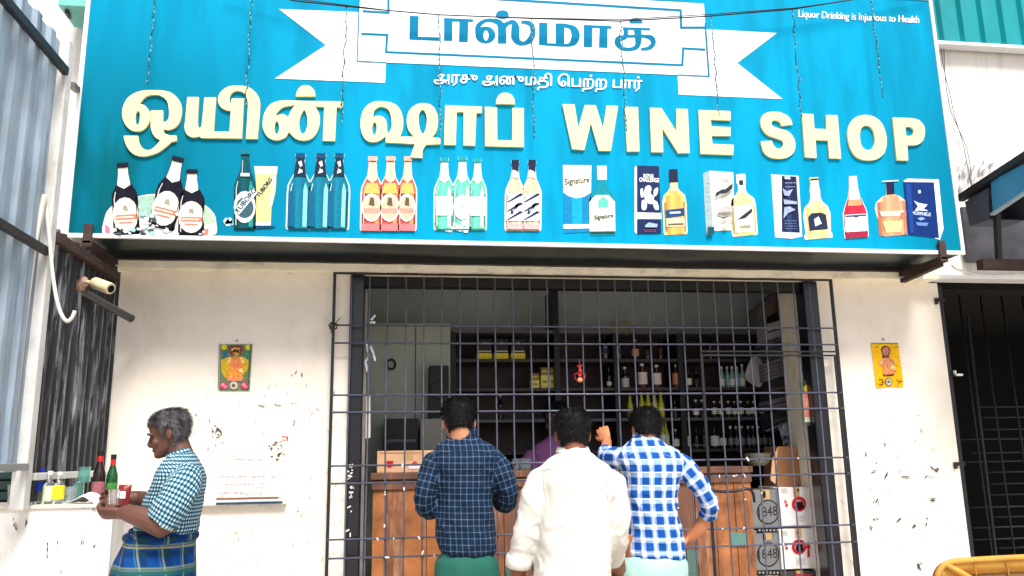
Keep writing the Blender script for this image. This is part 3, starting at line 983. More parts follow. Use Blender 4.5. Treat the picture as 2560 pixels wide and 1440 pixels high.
# green bottle with a glass
a = beer(612, 575, 614, 374, 56, S(0, 74, 84), S(0, 120, 140), None, S(30, 150, 140))
g = frame_fn(612, 575, 614, 374, 56)
a.poly([g(.98 * math.cos(q), .28 + .2 * math.sin(q)) for q in [k * math.pi / 8 for k in range(16)]], S(206, 220, 224))
a.poly([g(.8 * math.cos(q), .27 + .13 * math.sin(q)) for q in [k * math.pi / 8 for k in range(16)]], S(58, 88, 102))
a.poly([(589, 520), (634, 470), (644, 484), (598, 538)], S(214, 224, 226))
a.text('TUBORG', 596, 535, 642, 478, 17, S(20, 44, 66))
a.poly([g(-.4, .66), g(.42, .66), g(.4, .7), g(-.4, .7)], S(200, 224, 226))
a.done()
a = Art()
a.poly([(637, 417), (693, 418), (689, 480), (679, 520), (677, 562), (640, 562), (638, 520), (641, 470)], S(206, 200, 140))
a.poly([(636, 416), (694, 417), (692, 436), (638, 434)], S(246, 246, 240))
a.poly([(640, 555), (677, 555), (677, 564), (640, 564)], S(226, 236, 240))
a.poly([(679, 440), (688, 440), (680, 516), (676, 516)], S(248, 248, 240))
a.text('TUBORG', 648, 494, 682, 450, 15, S(40, 60, 70))
a.done('printed_glass')
a = Art()
for (x, y) in ((575, 552), (583, 556), (570, 558), (566, 553)):
    a = Art()
    a.poly([(x - 8, y), (x - 2, y - 9), (x + 7, y - 4), (x + 6, y + 7), (x - 4, y + 8)], random.choice([S(210, 234, 240), S(110, 180, 204), S(180, 220, 232)]))
    a.done('printed_ice_cube')
a = Art()
a.poly([(600, 566), (690, 566), (680, 572), (610, 576)], S(0, 60, 96))
a.done('printed_shadow')
# three teal bottles
for x, w in ((748, 56), (799, 56), (845, 52)):
    a = beer(x - 2, 575, x + 4, 384, w, S(0, 112, 140), S(0, 70, 110), S(200, 226, 232), S(130, 214, 220), None)
    g = frame_fn(x - 2, 575, x + 4, 384, w)
    a.poly([g(-.56, .7), g(.56, .7), g(.36, .92), g(-.36, .92)], S(12, 40, 62))
    a.poly([g(-.2, .73), g(.22, .75), g(.2, .78), g(-.1, .8), g(.2, .84), g(.1, .9), g(-.2, .88), g(.0, .82)], S(222, 226, 236))
    a.poly([g(-.98, .04), g(-.3, .03), g(-.55, .5), g(-.95, .5)], S(0, 92, 130))
    a.done()
# three amber red bottles
for x, w in ((929, 50), (974, 50), (1017, 44)):
    a = beer(x - 1, 578, x + 3, 392, w, S(206, 92, 84), S(232, 170, 150), S(236, 224, 216), S(240, 150, 90), S(242, 190, 170))
    g = frame_fn(x - 1, 578, x + 3, 392, w)
    a.poly([g(-.8, .5), g(.8, .5), g(.55, .64), g(-.55, .64)], S(244, 180, 96))
    a.poly([g(.99 * math.cos(q), .31 + .19 * math.sin(q)) for q in [k * math.pi / 8 for k in range(16)]], S(244, 226, 206))
    a.poly([g(.82 * math.cos(q), .31 + .155 * math.sin(q)) for q in [k * math.pi / 8 for k in range(16)]], S(214, 184, 156))
    a.poly([g(-.3, .34), g(.3, .33), g(.2, .44), g(-.15, .45)], S(92, 84, 66))
    a.poly([g(-.8, .24), g(.8, .24), g(.8, .3), g(-.8, .3)], S(232, 150, 136))
    a.poly([g(-.98, .0), g(.98, .0), g(.98, .09), g(-.98, .09)], S(232, 120, 124))
    a.done()
# three pale green bottles with ice
for x, w, t in ((1110, 46, 394), (1193, 42, 396), (1155, 48, 392)):
    a = beer(x, 576, x + 1, t, w, S(96, 196, 170), S(0, 150, 160), S(222, 244, 240), S(206, 236, 206), S(236, 244, 244))
    g = frame_fn(x, 576, x + 1, t, w)
    a.poly([g(-.9, .2), g(.9, .2), g(.92, .46), g(-.92, .46)] if x != 1155 else [g(.92 * math.cos(q), .31 + .17 * math.sin(q)) for q in [k * math.pi / 8 for k in range(16)]], S(240, 246, 240))
    a.poly([g(-.35, .27), g(.35, .27), g(.1, .38), g(-.2, .38)], S(170, 206, 206))
    a.done()
a = Art()
for i in range(12):
    x, y = 1092 + i * 6.6, random.uniform(556, 576)
    a.poly([(x - 7, y), (x, y - 9), (x + 8, y - 2), (x + 4, y + 7), (x - 5, y + 7)], random.choice([S(244, 250, 250), S(220, 240, 242), S(232, 244, 250)]))
a.done('printed_ice')
# two dark capped bottles
for x in (1287, 1329):
    a = beer(x - 1, 578, x + 1, 401, 44, S(236, 190, 160), S(20, 30, 66), S(214, 226, 236), S(240, 220, 190), None)
    g = frame_fn(x - 1, 578, x + 1, 401, 44)
    a.poly([g(-.36, .83), g(.36, .83), g(.4, 1), g(-.4, 1)], S(22, 28, 58))
    a.poly([g(-.42, .76), g(.42, .74), g(.2, .84), g(-.3, .86)], S(226, 230, 240))
    a.poly([g(-.98, .14), g(.98, .14), g(.98, .52), g(-.8, .52)], S(206, 214, 226))
    for t in (.15, .27, .4):
        a.poly([g(-.95, t), g(-.7, t), g(.95, t + .11), g(.6, t + .13)], S(28, 36, 70))
    a.poly([g(-.5, .24), g(-.35, .34), g(-.2, .26), g(.0, .36), g(.2, .3), g(.5, .4), g(.3, .33), g(.0, .31), g(-.25, .23)], S(34, 38, 80))
    a.poly([g(-.9, .02), g(.9, .02), g(.92, .1), g(-.92, .1)], S(240, 170, 170))
    a.done()
# cream and blue carton with a clear bottle
a = Art()
a.poly([(1408, 413), (1477, 414), (1478, 580), (1409, 584)], S(0, 124, 176))
a.poly([(1430, 490), (1455, 490), (1455, 560), (1430, 560)], S(0, 156, 206))
a.poly([(1407, 413), (1478, 414), (1477, 482), (1460, 492), (1440, 496), (1422, 491), (1408, 482)], S(240, 238, 214))
a.poly([(1408, 561), (1475, 561), (1475, 571), (1408, 572)], S(236, 240, 240))
a.text('Signature', 1412, 462, 1473, 456, 21, S(40, 40, 46))
a.lines(1430, 1456, 434, 438, 2, S(190, 150, 140), 7)
a.lines(1420, 1468, 476, 480, 2, S(170, 166, 140), 8)
a.done('printed_carton')
a = Art()
g = frame_fn(1506, 589, 1504, 415, 66)
a.poly(outline([(0, 0), (.95, 0), (1, .05), (1, .5), (.85, .58), (.4, .68), (.32, .78), (.36, .79), (.36, 1), (0, 1)], g), S(0, 132, 150))
a.poly([g(-.97, .05), g(.97, .05), g(.97, .48), g(.5, .58), g(-.5, .58), g(-.97, .48)], S(226, 232, 210))
a.poly([g(-.34, .8), g(.36, .8), g(.36, 1), g(-.36, 1)], S(240, 236, 214))
a.poly([g(-.3, .4), g(.45, .4), g(.45, .5), g(.1, .56), g(-.3, .5)], S(90, 186, 170))
a.poly([g(-.9, .02), g(.9, .02), g(.95, .06), g(-.95, .06)], S(20, 70, 70))
a.text('Signature', *g(-.6, .23), *g(.8, .26), 15, S(60, 66, 66))
a.done()
# navy carton with a gold bottle
a = Art()
a.poly([(1586, 418), (1593, 414), (1592, 586), (1586, 580)], S(214, 226, 236))
a.poly([(1592, 414), (1647, 416), (1653, 585), (1592, 586)], S(18, 40, 84))
a.poly([(1588, 531), (1653, 533), (1653, 548), (1588, 548)], S(232, 226, 222))
a.poly([(1632 + 8 * math.cos(q), 540 + 8 * math.sin(q)) for q in [k * math.pi / 5 for k in range(10)]], S(240, 240, 236))
a.text('ROYAL', 1608, 444, 1634, 445, 13, S(230, 232, 240))
a.text('CHALLENGE', 1597, 454, 1646, 456, 14, S(230, 232, 240))
for pg in ([(1612, 470), (1622, 464), (1628, 472), (1626, 484), (1634, 494), (1630, 510), (1618, 508), (1610, 494)], [(1600, 476), (1606, 472), (1608, 492), (1602, 494)], [(1634, 476), (1644, 470), (1642, 486), (1634, 492)], [(1604, 502), (1616, 504), (1614, 524), (1604, 524)], [(1630, 502), (1642, 506), (1646, 524), (1636, 524)]):
    a.poly(pg, S(220, 224, 234), True)
a.lines(1600, 1646, 537, 543, 2, S(150, 60, 60), 9)
a.lines(1606, 1640, 575, 579, 2, S(190, 70, 90), 10)
a.poly([(1610, 566), (1620, 558), (1642, 562), (1640, 570), (1612, 570)], S(150, 176, 206))
a.done('printed_carton')
a = Art()
g = frame_fn(1689, 587, 1682, 424, 54)
a.poly(outline(WHIS, g, 1.1), S(230, 232, 214))
a.poly(outline(WHIS, g), S(232, 196, 110))
rounded(a, g, WHIS, S(216, 170, 90))
a.poly([g(-.4, .8), g(.4, .8), g(.4, 1.0), g(-.4, 1.0)], S(24, 32, 62))
a.poly([g(-.34, .66), g(.34, .66), g(.36, .79), g(-.36, .79)], S(234, 220, 160))
a.poly([g(-.85, .26), g(.85, .28), g(.85, .4), g(-.85, .38)], S(26, 66, 120))
a.poly([g(-.85, .12), g(.85, .12), g(.85, .25), g(-.85, .25)], S(240, 200, 170))
a.poly([g(-.7, .14), g(.75, .14), g(.75, .17), g(-.7, .17)], S(110, 90, 50))
a.poly([g(-.5, .32), g(.5, .32), g(.5, .35), g(-.5, .35)], S(200, 210, 226))
a.done()
# white carton with a honey coloured bottle
a = Art()
a.poly([(1757, 434), (1773, 427), (1783, 576), (1765, 590)], S(150, 172, 180))
a.poly([(1773, 427), (1833, 431), (1836, 576), (1782, 578)], S(206, 206, 198))
a.poly([(1776, 432), (1800, 430), (1806, 574), (1784, 575)], S(232, 232, 226))
a.lines(1790, 1826, 447, 455, 3, S(150, 146, 130), 1)
a.lines(1790, 1830, 534, 538, 2, S(120, 116, 104), 2)
a.lines(1792, 1828, 552, 560, 3, S(130, 140, 120), 3)
a.lines(1762, 1772, 450, 540, 9, S(90, 104, 112), 4)
a.poly([(1765, 570), (1782, 570), (1782, 588), (1766, 590)], S(26, 72, 92))
for dx, dy, k in ((0, 0, 1),):
    a.poly([(1784, 497), (1786, 485), (1800, 477), (1810, 476), (1828, 461), (1827, 474), (1812, 486), (1796, 488)], S(40, 48, 60))
    a.poly([(1792, 520), (1827, 518), (1827, 530), (1794, 532)], S(186, 178, 178))
    a.poly([(1783, 540), (1803, 546), (1822, 542), (1804, 550)], S(60, 70, 70))
    a.poly([(1800, 566), (1812, 560), (1822, 566), (1810, 572)], S(200, 214, 190))
a.done('printed_carton')
a = Art()
g = frame_fn(1862, 590, 1851, 436, 60)
a.poly(outline(WHIS, g, 1.08), S(234, 236, 224))
a.poly(outline(WHIS, g), S(238, 224, 170))
rounded(a, g, WHIS, S(226, 206, 140))
a.poly([g(-.3, .7), g(.3, .7), g(.32, 1), g(-.32, 1)], S(226, 230, 234))
a.poly([g(-.2, .82), g(.14, .82), g(.14, .9), g(-.2, .9)], S(30, 40, 52))
a.poly([g(-.8, .06), g(.8, .06), g(.85, .5), g(-.8, .5)], S(240, 234, 206))
a.poly([g(-.6, .26), g(-.2, .32), g(.75, .44), g(.7, .37), g(.1, .28)], S(36, 50, 58))
a.poly([g(-.4, .12), g(.5, .12), g(.5, .17), g(-.4, .17)], S(150, 146, 120))
a.done()
# navy and white tin with a dumpy bottle
a = Art()
a.poly([(1927, 436), (1996, 440), (2005, 592), (1980, 597), (1937, 594)], S(206, 210, 226))
a.poly([(1932, 440), (1946, 440), (1952, 590), (1940, 590)], S(236, 238, 246))
a.poly([(1954, 440), (1990, 442), (1999, 582), (1954, 580)], S(22, 34, 70))
a.poly([(1962, 445), (1974, 445), (1980, 580), (1968, 580)], S(40, 58, 104))
a.lines(1958, 1992, 552, 572, 4, S(120, 134, 170), 5)
a.lines(1958, 1988, 458, 468, 2, S(170, 180, 200), 6)
a.poly([(1957, 443), (1972, 442), (1974, 450), (1960, 450)], S(170, 180, 200))
for pg in ([(1954, 472), (1964, 480), (1980, 474), (1970, 492), (1958, 490)], [(1956, 500), (1990, 506), (1990, 512), (1958, 512)], [(1958, 520), (1972, 518), (1986, 526), (1968, 534), (1956, 548)]):
    a.poly(pg, S(150, 164, 196))
a.done('printed_carton')
a = Art()
g = frame_fn(2046, 597, 2034, 444, 68)
PR = [(0, 0), (.95, 0), (.98, .06), (.88, .1), (.95, .4), (.8, .52), (.45, .6), (.34, .68), (.36, .78), (.28, .9), (.32, 1), (0, 1)]
a.poly(outline(PR, g, 1.06), S(236, 238, 236))
a.poly(outline(PR, g), S(240, 228, 176))
rounded(a, g, PR, S(226, 204, 140))
a.poly([g(-.3, .62), g(.34, .62), g(.28, .9), g(.3, .96), g(-.3, .96), g(-.28, .9)], S(240, 236, 220))
a.poly([g(-.62, .14), g(.72, .14), g(.66, .38), g(.3, .42), g(-.4, .42), g(-.66, .36)], S(32, 42, 70))
a.poly([g(-.2, .2), g(.3, .24), g(.1, .36), g(-.25, .32)], S(196, 204, 214))
a.poly([g(-.3, .95), g(.3, .95), g(.3, .98), g(-.3, .98)], S(50, 50, 60))
a.done()
# red bottle
a = Art()
g = frame_fn(2141, 595, 2131, 441, 58)
PR = [(0, 0), (.95, 0), (1, .05), (1, .4), (.85, .5), (.5, .66), (.38, .8), (.32, 1), (0, 1)]
a.poly(outline(PR, g, 1.06), S(232, 236, 240))
a.poly(outline(PR, g), S(206, 40, 70))
rounded(a, g, PR, S(196, 40, 66))
a.poly([g(-.5, .62), g(.5, .62), g(.34, .82), g(.32, 1), g(-.32, 1), g(-.36, .82)], S(236, 226, 206))
a.poly([g(-.62, .52), g(.64, .52), g(.5, .62), g(-.5, .62)], S(236, 150, 110))
a.poly([g(-.95, .1), g(.95, .1), g(.95, .38), g(-.95, .38)], S(238, 238, 240))
a.poly([g(-.9, .34), g(-.2, .34), g(0, .32), g(.3, .34), g(.9, .34), g(.9, .37), g(-.9, .37)], S(60, 70, 130))
a.poly([g(-.95, .0), g(.95, .0), g(.95, .09), g(-.95, .09)], S(150, 36, 66))
a.done()
# round flask and dark blue box
a = Art()
a.poly([(2258, 452), (2268, 447), (2346, 449), (2358, 572), (2349, 600), (2336, 596)], S(232, 238, 244))
a.poly([(2257, 455), (2334, 456), (2347, 596), (2270, 588)], S(12, 44, 110))
a.poly([(2284, 502), (2296, 508), (2318, 512), (2308, 522), (2320, 528), (2298, 526), (2286, 528), (2294, 516)], S(226, 232, 240))
a.text('MORPHEUS', 2278, 536, 2325, 541, 12, S(180, 196, 226))
a.poly([(2292, 546), (2304, 543), (2312, 548), (2300, 552)], S(130, 160, 200))
a.poly([(2288, 556), (2320, 558), (2316, 566), (2292, 564)], S(90, 130, 190))
a.poly([(2262, 462), (2276, 462), (2284, 584), (2274, 582)], S(24, 64, 140))
a.poly([(2294, 476), (2300, 476), (2300, 484), (2294, 484)], S(200, 214, 236))
a.done('printed_carton')
a = Art()
g = frame_fn(2232, 590, 2223, 452, 78)
PR = [(0, 0), (.5, 0), (.62, .06), (.95, .42), (1, .52), (.9, .62), (.5, .72), (.26, .74), (.24, .98), (0, .98)]
a.poly(outline(PR, g, 1.05), S(236, 234, 228))
a.poly(outline(PR, g, .96), S(240, 180, 150))
rounded(a, g, PR, S(226, 150, 116), k=.9)
a.poly([g(-.25, .75), g(.25, .75), g(.25, .98), g(-.25, .98)], S(20, 30, 62))
a.poly([g(-.5, .98), g(.55, .98), g(.55, 1.0), g(-.5, 1.0)], S(220, 232, 236))
a.poly([g(-.7, .36), g(.7, .34), g(.8, .44), g(-.8, .46)], S(206, 196, 180))
a.poly([g(-.45, .06), g(.45, .06), g(.62, .26), g(-.62, .28)], S(246, 206, 140))
a.poly([g(.5, .3), g(.8, .3), g(.85, .42), g(.55, .4)], S(206, 110, 90))
a.done()

m = MB()
q = pt(1822, 664, -.13)
m.tube([q + Vector((-.03, 0, .004)), q + Vector((-.01, -.004, -.002)), q + Vector((.01, -.002, .004)), q + Vector((.032, 0, -.001))], [.006, .011, .008, .004], 7)
tag(m.build('cloth_scrap', mat('blue_scrap', S(40, 90, 190), .8), None, smooth=4), 'tiny blue scrap of cloth caught on the ledge under the sign', 'scrap')

# ---------------------------------------------------------------- string of hanging lights in front of the sign
YL = -.6
ls = empty('light_string', pt(1280, 45, YL), 'dark cable with hanging strands of tiny clear lights strung across the sign', 'string lights')
cab = [(560, -45), (640, -22), (735, 2), (866, 16), (968, 26), (1100, 37), (1327, 46), (1549, 53), (1765, 41), (1980, 23), (2127, 0), (2190, -14), (2330, -40)]
m = MB()
m.tube([pt(x, y, YL) for x, y in cab], .0042, 6)
m.tube([pt(x + 6, y - 2 - 3 * math.sin(i), YL - .008) for i, (x, y) in enumerate(cab)], .003, 6)
m.build('cable', M_WIRE, ls, smooth=4)
for (xt, yt, xb, yb) in ((392, -70, 370, 212), (630, -24, 614, 268), (866, 16, 853, 312), (1097, 37, 1102, 345), (1329, 46, 1335, 346), (1551, 53, 1566, 328), (1778, 40, 1797, 290), (1981, 23, 2003, 290), (2176, -10, 2206, 245)):
    a, b = pt(xt, yt, YL), pt(xb, yb, YL)
    n = 26
    path = []
    sd_ = random.random() * 50
    for i in range(n + 1):
        q = a.lerp(b, i / n)
        q.x += .014 * noise.noise(Vector((sd_, i * .45, 0))) * min(1, i / 3)
        q.y += .012 * noise.noise(Vector((sd_ + 9, i * .45, 0)))
        path.append(q)
    m = MB()
    m.tube(path, .0034, 5, 0)
    for i in range(1, n):
        s_ = random.choice((-1, 1))
        q = path[i]
        m.tube([q, q + Vector((s_ * random.uniform(.002, .007), -.004, random.uniform(-.03, -.018)))], [.0036, .0022], 5, random.choice((1, 1, 0)))
    m.build('strand', [mat('green_wire', S(16, 78, 84), .35), M_GLOW], ls, smooth=4)

# ---------------------------------------------------------------- corrugated fence on the left (plane x = XF)
XF = pt(300, 800, 0).x
fence = empty('corrugated_fence', (XF, -1.0, 1.3), 'pale blue corrugated metal sheet fence beside the shop, its far end dark and streaked', 'fence')


def corrugated(y0, y1, z0, z1, pitch, depth, material, x=XF, name='sheet', parent=None, ztop=None):
    mb = MB()
    pr = []
    y = y0
    while y < y1 - 1e-6:
        for fr_, d in ((0, 0), (.42, 0), (.55, 1), (.87, 1)):
            yy = y + pitch * fr_
            if yy < y1:
                pr.append((yy, d))
        y += pitch
    pr.append((y1, 0))
    nz_ = 10
    v = []
    for yy, d in pr:
        for k in range(nz_ + 1):
            t = k / nz_
            zt = z1 if ztop is None else z1 + (ztop - z1) * (yy - y0) / (y1 - y0)
            z = z0 + (zt - z0) * t
            e = .005 * noise.noise(Vector((yy * 3, z * 2, x)))
            v.append((x + d * depth + e, yy, z))
    N = nz_ + 1
    mb.add(v, [(i * N + k, (i + 1) * N + k, (i + 1) * N + k + 1, i * N + k + 1) for i in range(len(pr) - 1) for k in range(nz_)])
    return mb.build(name, material, parent or fence, solid=.0015)


zr1, zr2, zr3 = ptx(100, 120, XF).z, ptx(50, 598, XF).z, ptx(30, 1168, XF).z
ztp = ptx(165, 125, XF).z
corrugated(-1.80, -1.13, zr3 - .02, ztp + .02, .15, .018, M_FENCE, XF - .012)
corrugated(-2.55, -1.78, zr3 - .02, ztp + .05, .15, .018, M_FENCE, XF - .016)
corrugated(-3.4, -2.53, zr3 - .02, ztp + .06, .15, .018, M_FENCE, XF - .012)
zf3 = ptx(150, 1186, XF).z
ZPF = pt(150, 1262, -1.02).z + .012
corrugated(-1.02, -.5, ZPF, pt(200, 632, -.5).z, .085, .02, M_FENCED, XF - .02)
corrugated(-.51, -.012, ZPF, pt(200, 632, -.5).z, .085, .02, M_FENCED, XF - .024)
for z, h in ((zr1, .04), (zr2, .035), (zr3, .03)):
    m = MB()
    m.box(XF + .012, XF + .04, -3.4, -1.125, z - h / 2, z + h / 2)
    m.build('rail', M_BLACK if z > zr3 + .1 else mat('grey_rail', S(140, 142, 142), .6), fence, bevel=.003)
m = MB()
m.box(XF + .005, XF + .03, -1.02, -.02, zf3 - .02, zf3 + .012)
m.build('rail', M_POST, fence, bevel=.003)
m = MB()
m.box(XF - .03, XF + .03, -1.125, -1.06, pt(80, 1262, -1.05).z - .02, ptx(175, 118, XF).z)
m.build('post', M_POST, fence, bevel=.006)
m = MB()
m.box(XF - .02, XF + .03, -1.03, -.14, pt(200, 648, -.6).z - .02, pt(200, 648, -.6).z + .03)
m.build('top_rail', M_RUST, fence, bevel=.003)
m = MB()      # strut from the post to the wall
m.bar(ptx(178, 212, XF + .03), pt(203, 232, -.1), .03, .03)
m.build('strut', mat('strut_paint', S(120, 112, 110), .7), fence)

# leaning conduit and hanging cable
m = MB()
m.tube(catmull([tuple(pt(x, y, -1.2)) for x, y in ((112, 488), (104, 520), (90, 590), (66, 760), (40, 990), (22, 1150))], 4), .013, 8)
tag(m.build('conduit_pipe', M_CABLE, None, smooth=4), 'white plastic pipe leaning along the left side of the whitewashed post', 'pipe')
m = MB()
m.tube(catmull([tuple(pt(x, y, -1.17)) for x, y in ((114, 490), (118, 540), (124, 600), (131, 680), (141, 745), (153, 785), (167, 803), (180, 794), (187, 777))], 5), .0085, 8)
tag(m.build('hanging_cable', M_CABLE, None, smooth=4), 'thick white cable hanging in a hook beside the post at left', 'cable')

# security camera on a slanting dark pipe
cc = empty('security_camera', pt(205, 712, -.62), 'beige bullet security camera mounted near the dark corner under the sign', 'camera')
M_TAN = mat('camera_tan', S(222, 208, 168), .45, .15, 10)
m = MB()
m.tube([pt(185, 716, -.62), pt(206, 712, -.63)], [.034, .03], 12)
m.ellipsoid(pt(208, 705, -.63), (.026, 0, 0), (0, .026, 0), (0, 0, .03))
m.build('mount', mat('camera_mount', S(176, 146, 128), .5, .2, 14), cc, smooth=.9)
m = MB()
m.tube([pt(206, 706, -.64), pt(222, 705, -.66), pt(236, 708, -.67)], .009, 8)
m.build('arm', M_TAN, cc, smooth=4)
m = MB()
a, b = pt(234, 706, -.67), pt(277, 722, -.72)
m.tube([a, a.lerp(b, .08), a.lerp(b, .96), b], [.024, .03, .03, .0285], 16)
bd = m.build('housing', M_TAN, cc, smooth=.6)
m = MB()
d = (b - a).normalized()
m.tube([b + d * .0005, b + d * .004], .019, 16)
m.build('lens', mat('lens_glass', S(16, 16, 18), .1), bd, smooth=.6)
m = MB()
m.tube([pt(196, 724, -.62), pt(325, 795, -.2)], .021, 12)
m.tube([pt(324, 794, -.205), pt(329, 797, -.19)], .0225, 12)
tag(m.build('bracket_pipe', mat('dark_pipe', S(66, 64, 66), .5, .2, 10), None, smooth=.7), 'short dark pipe slanting from the security camera down to the wall corner', 'pipe')

# ---------------------------------------------------------------- white parapet used as a drinking counter
YP = -1.02
XP = pt(281, 1300, YP).x
ZP = pt(150, 1262, YP).z
par = empty('parapet_counter', (XP, YP, 0), 'white plastered parapet used as a drinking counter at the left', 'counter')
m = MB()
wall_grid(m, -4.2, XP, YP, 0, ZP - .012, seed=21)
v0 = []
N = 22
for i in range(N + 1):
    y = YP + (-.003 - YP) * i / N
    v0 += [(XP + .004 * noise.noise(Vector((y * 4, 3, 0))), y, 0), (XP + .004 * noise.noise(Vector((y * 4, 9, 0))), y, ZP - .012)]
m.add(v0, [(2 * i, 2 * i + 2, 2 * i + 3, 2 * i + 1) for i in range(N)])
m.build('body', M_PARAPET, par)
m = MB()
nx = 60
vv = []
for i in range(nx + 1):
    x = -4.2 + (XP + .012 + 4.2) * i / nx
    e = .004 * noise.noise(Vector((x * 5, 2, 0)))
    vv += [(x, YP - .012 + e, ZP - .016), (x, YP - .010 + e, ZP + e * .5), (x, -.003, ZP), (x, -.003, ZP - .016)]
m.add(vv, [(i * 4 + k, (i + 1) * 4 + k, (i + 1) * 4 + (k + 1) % 4, i * 4 + (k + 1) % 4) for i in range(nx) for k in range(4)] + [(nx * 4 + 3, nx * 4 + 2, nx * 4 + 1, nx * 4)])
m.build('top_slab', mat('counter_top_plaster', S(206, 200, 186), .8, .2, 9, .3, 40, stain=S(120, 104, 70), stain_amt=.5, stain_scale=(9, 9, 9)), par, bevel=.004)
pm = []
for (x, y, a, L, w) in [(41, 1266, -70, 16, 5), (38, 1312, 55, 22, 4), (43, 1320, 65, 14, 5), (68, 1303, -80, 32, 5), (119, 1365, 85, 32, 5), (120, 1390, 80, 16, 4), (146, 1355, -85, 16, 3), (211, 1270, 70, 12, 4), (238, 1275, -80, 14, 4), (206, 1353, -72, 22, 4), (236, 1362, -62, 18, 4), (35, 1297, 60, 12, 2), (155, 1430, 80, 20, 3)]:
    d = Vector((math.cos(math.radians(a)), math.sin(math.radians(a)))) * L / 2
    pm.append((x - d.x, y - d.y, x + d.x, y + d.y, w))
scuffs('scuff_marks', pm, S(62, 62, 66), par, YP)


# ---------------------------------------------------------------- bottles
def glass(name, c, rough=.12):
    return mat(name, c, rough, .05, 20, spec=.6, coat=.3)


RS = (YB + 5.05) / 7.4                    # goods on the rack keep the size they show
PROF = {
    'beer': [(.030, 0), (.0325, .008), (.0325, .135), (.031, .155), (.022, .185), (.0145, .215), (.013, .262), (.0145, .263), (.0145, .272)],
    'half': [(.034, 0), (.036, .008), (.036, .10), (.033, .118), (.018, .138), (.0125, .15), (.0125, .175), (.0145, .176), (.0145, .2)],
    'quart': [(.028, 0), (.030, .006), (.030, .095), (.026, .112), (.0125, .132), (.0115, .15), (.0135, .151), (.0135, .172)],
    'square': [(.040, 0), (.042, .008), (.042, .12), (.038, .136), (.016, .15), (.014, .18), (.0165, .181), (.0165, .215)],
}


def bottle(name, loc, kind, sc, body, label, lab_mat=None, cap=None, neck=None, grp=None, lz=(.18, .48), sq=1.0, rot=0.0, cat='bottle'):
    """a bottle standing on loc: body, cap, wrap label"""
    r = empty(name, loc, label, cat, grp)
    if loc[1] > .9:
        sc *= RS
    pr = [(a * sc, h * sc) for a, h in PROF[kind]]
    H = pr[-1][1]
    seg = 20
    o = Vector(loc)
    MB().lathe(pr, o, seg, sq=sq).build('body', body, r, smooth=.7)
    if cap:
        MB().lathe([(pr[-1][0] + .0012 * sc, H * .90), (pr[-1][0] + .0016 * sc, H * .905), (pr[-1][0] + .0014 * sc, H + .002 * sc), (pr[-1][0] * .8, H + .003 * sc)], o, 12, sq=sq).build('cap', cap, r, smooth=.7)
    if lab_mat:
        rr = max(a for a, h in pr) + .0006
        m_ = MB()
        v = []
        n_ = 24
        for k in range(n_ + 1):
            an = -math.pi / 2 - 1.9 + 3.8 * k / n_
            for h in lz:
                v.append(o + Vector((rr * math.cos(an), rr * sq * math.sin(an), H * h)))
        m_.add(v, [(2 * k, 2 * k + 2, 2 * k + 3, 2 * k + 1) for k in range(n_)])
        m_.build('wrap_label', lab_mat, r, smooth=4)
    if neck:
        i0 = len(pr) - 4
        (ra, ha), (rb_, hb) = pr[i0], pr[i0 + 1]
        m_ = MB()
        m_.lathe([(ra + .0008, ha), (rb_ + .0008, hb), (rb_ + .0009, hb + .001)], o, 16, sq=sq)
        m_.build('neck_foil', neck, r, smooth=.7)
    return r


G_CLEAR = mat('clear_glass', (.9, .95, .95), .05, .02, 10, trans=.92, ior=1.3)
G_BROWN = glass('brown_glass', S(34, 16, 14))
G_GREEN = glass('green_glass', S(14, 74, 36))
G_DARK = glass('dark_glass', S(14, 13, 15))
G_OLIVE = glass('olive_glass', S(186, 190, 60))
G_TEALG = glass('pale_teal_glass', S(150, 190, 186))
L_WHITE = mat('paper_label', S(246, 244, 236), .6, .1, 60)
L_RED = mat('red_foil', S(196, 30, 44), .4, .2, 60)
L_YEL = mat('yellow_label', S(250, 222, 36), .5, .25, 70)
L_BLUE = mat('blue_label', S(20, 70, 190), .5, .2, 50)
L_SILV = mat('silver_label', S(246, 242, 222), .35, .25, 80)
L_PINK = mat('pale_pink_label', S(246, 226, 224), .6, .15, 60)
L_ORNG = mat('orange_label', S(220, 150, 110), .6, .3, 60)
C_WHITE = mat('white_cap', S(230, 230, 228), .5, .1, 40)
C_BLACK = mat('black_cap', S(13, 13, 14), .5, .1, 40)
C_GOLD = mat('gold_cap', S(190, 160, 80), .3, .1, 40, metal=.6)
C_BLUE = mat('blue_cap', S(30, 50, 170), .4, .1, 40)


def on_counter(px, Y):
    q = pt(px, 1262, Y)
    return Vector((q.x, Y, ZP))


bottle('beer_bottle', on_counter(242, -.84), 'beer', .86, G_BROWN, 'dark brown beer bottle with red neck foil on the parapet counter', mat('beer_label', S(150, 90, 96), .5, .3, 60), C_BLACK, L_RED, lz=(.16, .40))
bottle('beer_bottle', on_counter(275, -.80), 'beer', .79, G_GREEN, 'green beer bottle with red neck foil beside the dark brown one', mat('beer_label_2', S(60, 130, 60), .5, .3, 60), C_BLACK, L_RED, lz=(.16, .40))
bottle('water_bottle', on_counter(96, -.88), 'half', .8, G_CLEAR, 'small clear water bottle with a blue label and blue cap', L_BLUE, C_BLUE, lz=(.34, .62), cat='bottle')
bottle('liquor_bottle', on_counter(119, -.90), 'half', .72, G_CLEAR, 'empty clear bottle with a pale label beside the water bottle', mat('pale_label', S(206, 220, 190), .6, .2, 60), C_WHITE, lz=(.10, .56))
bottle('liquor_bottle', on_counter(143, -.90), 'half', .7, G_CLEAR, 'clear bottle with a yellow printed label on the parapet counter', L_YEL, C_WHITE, lz=(.14, .58))
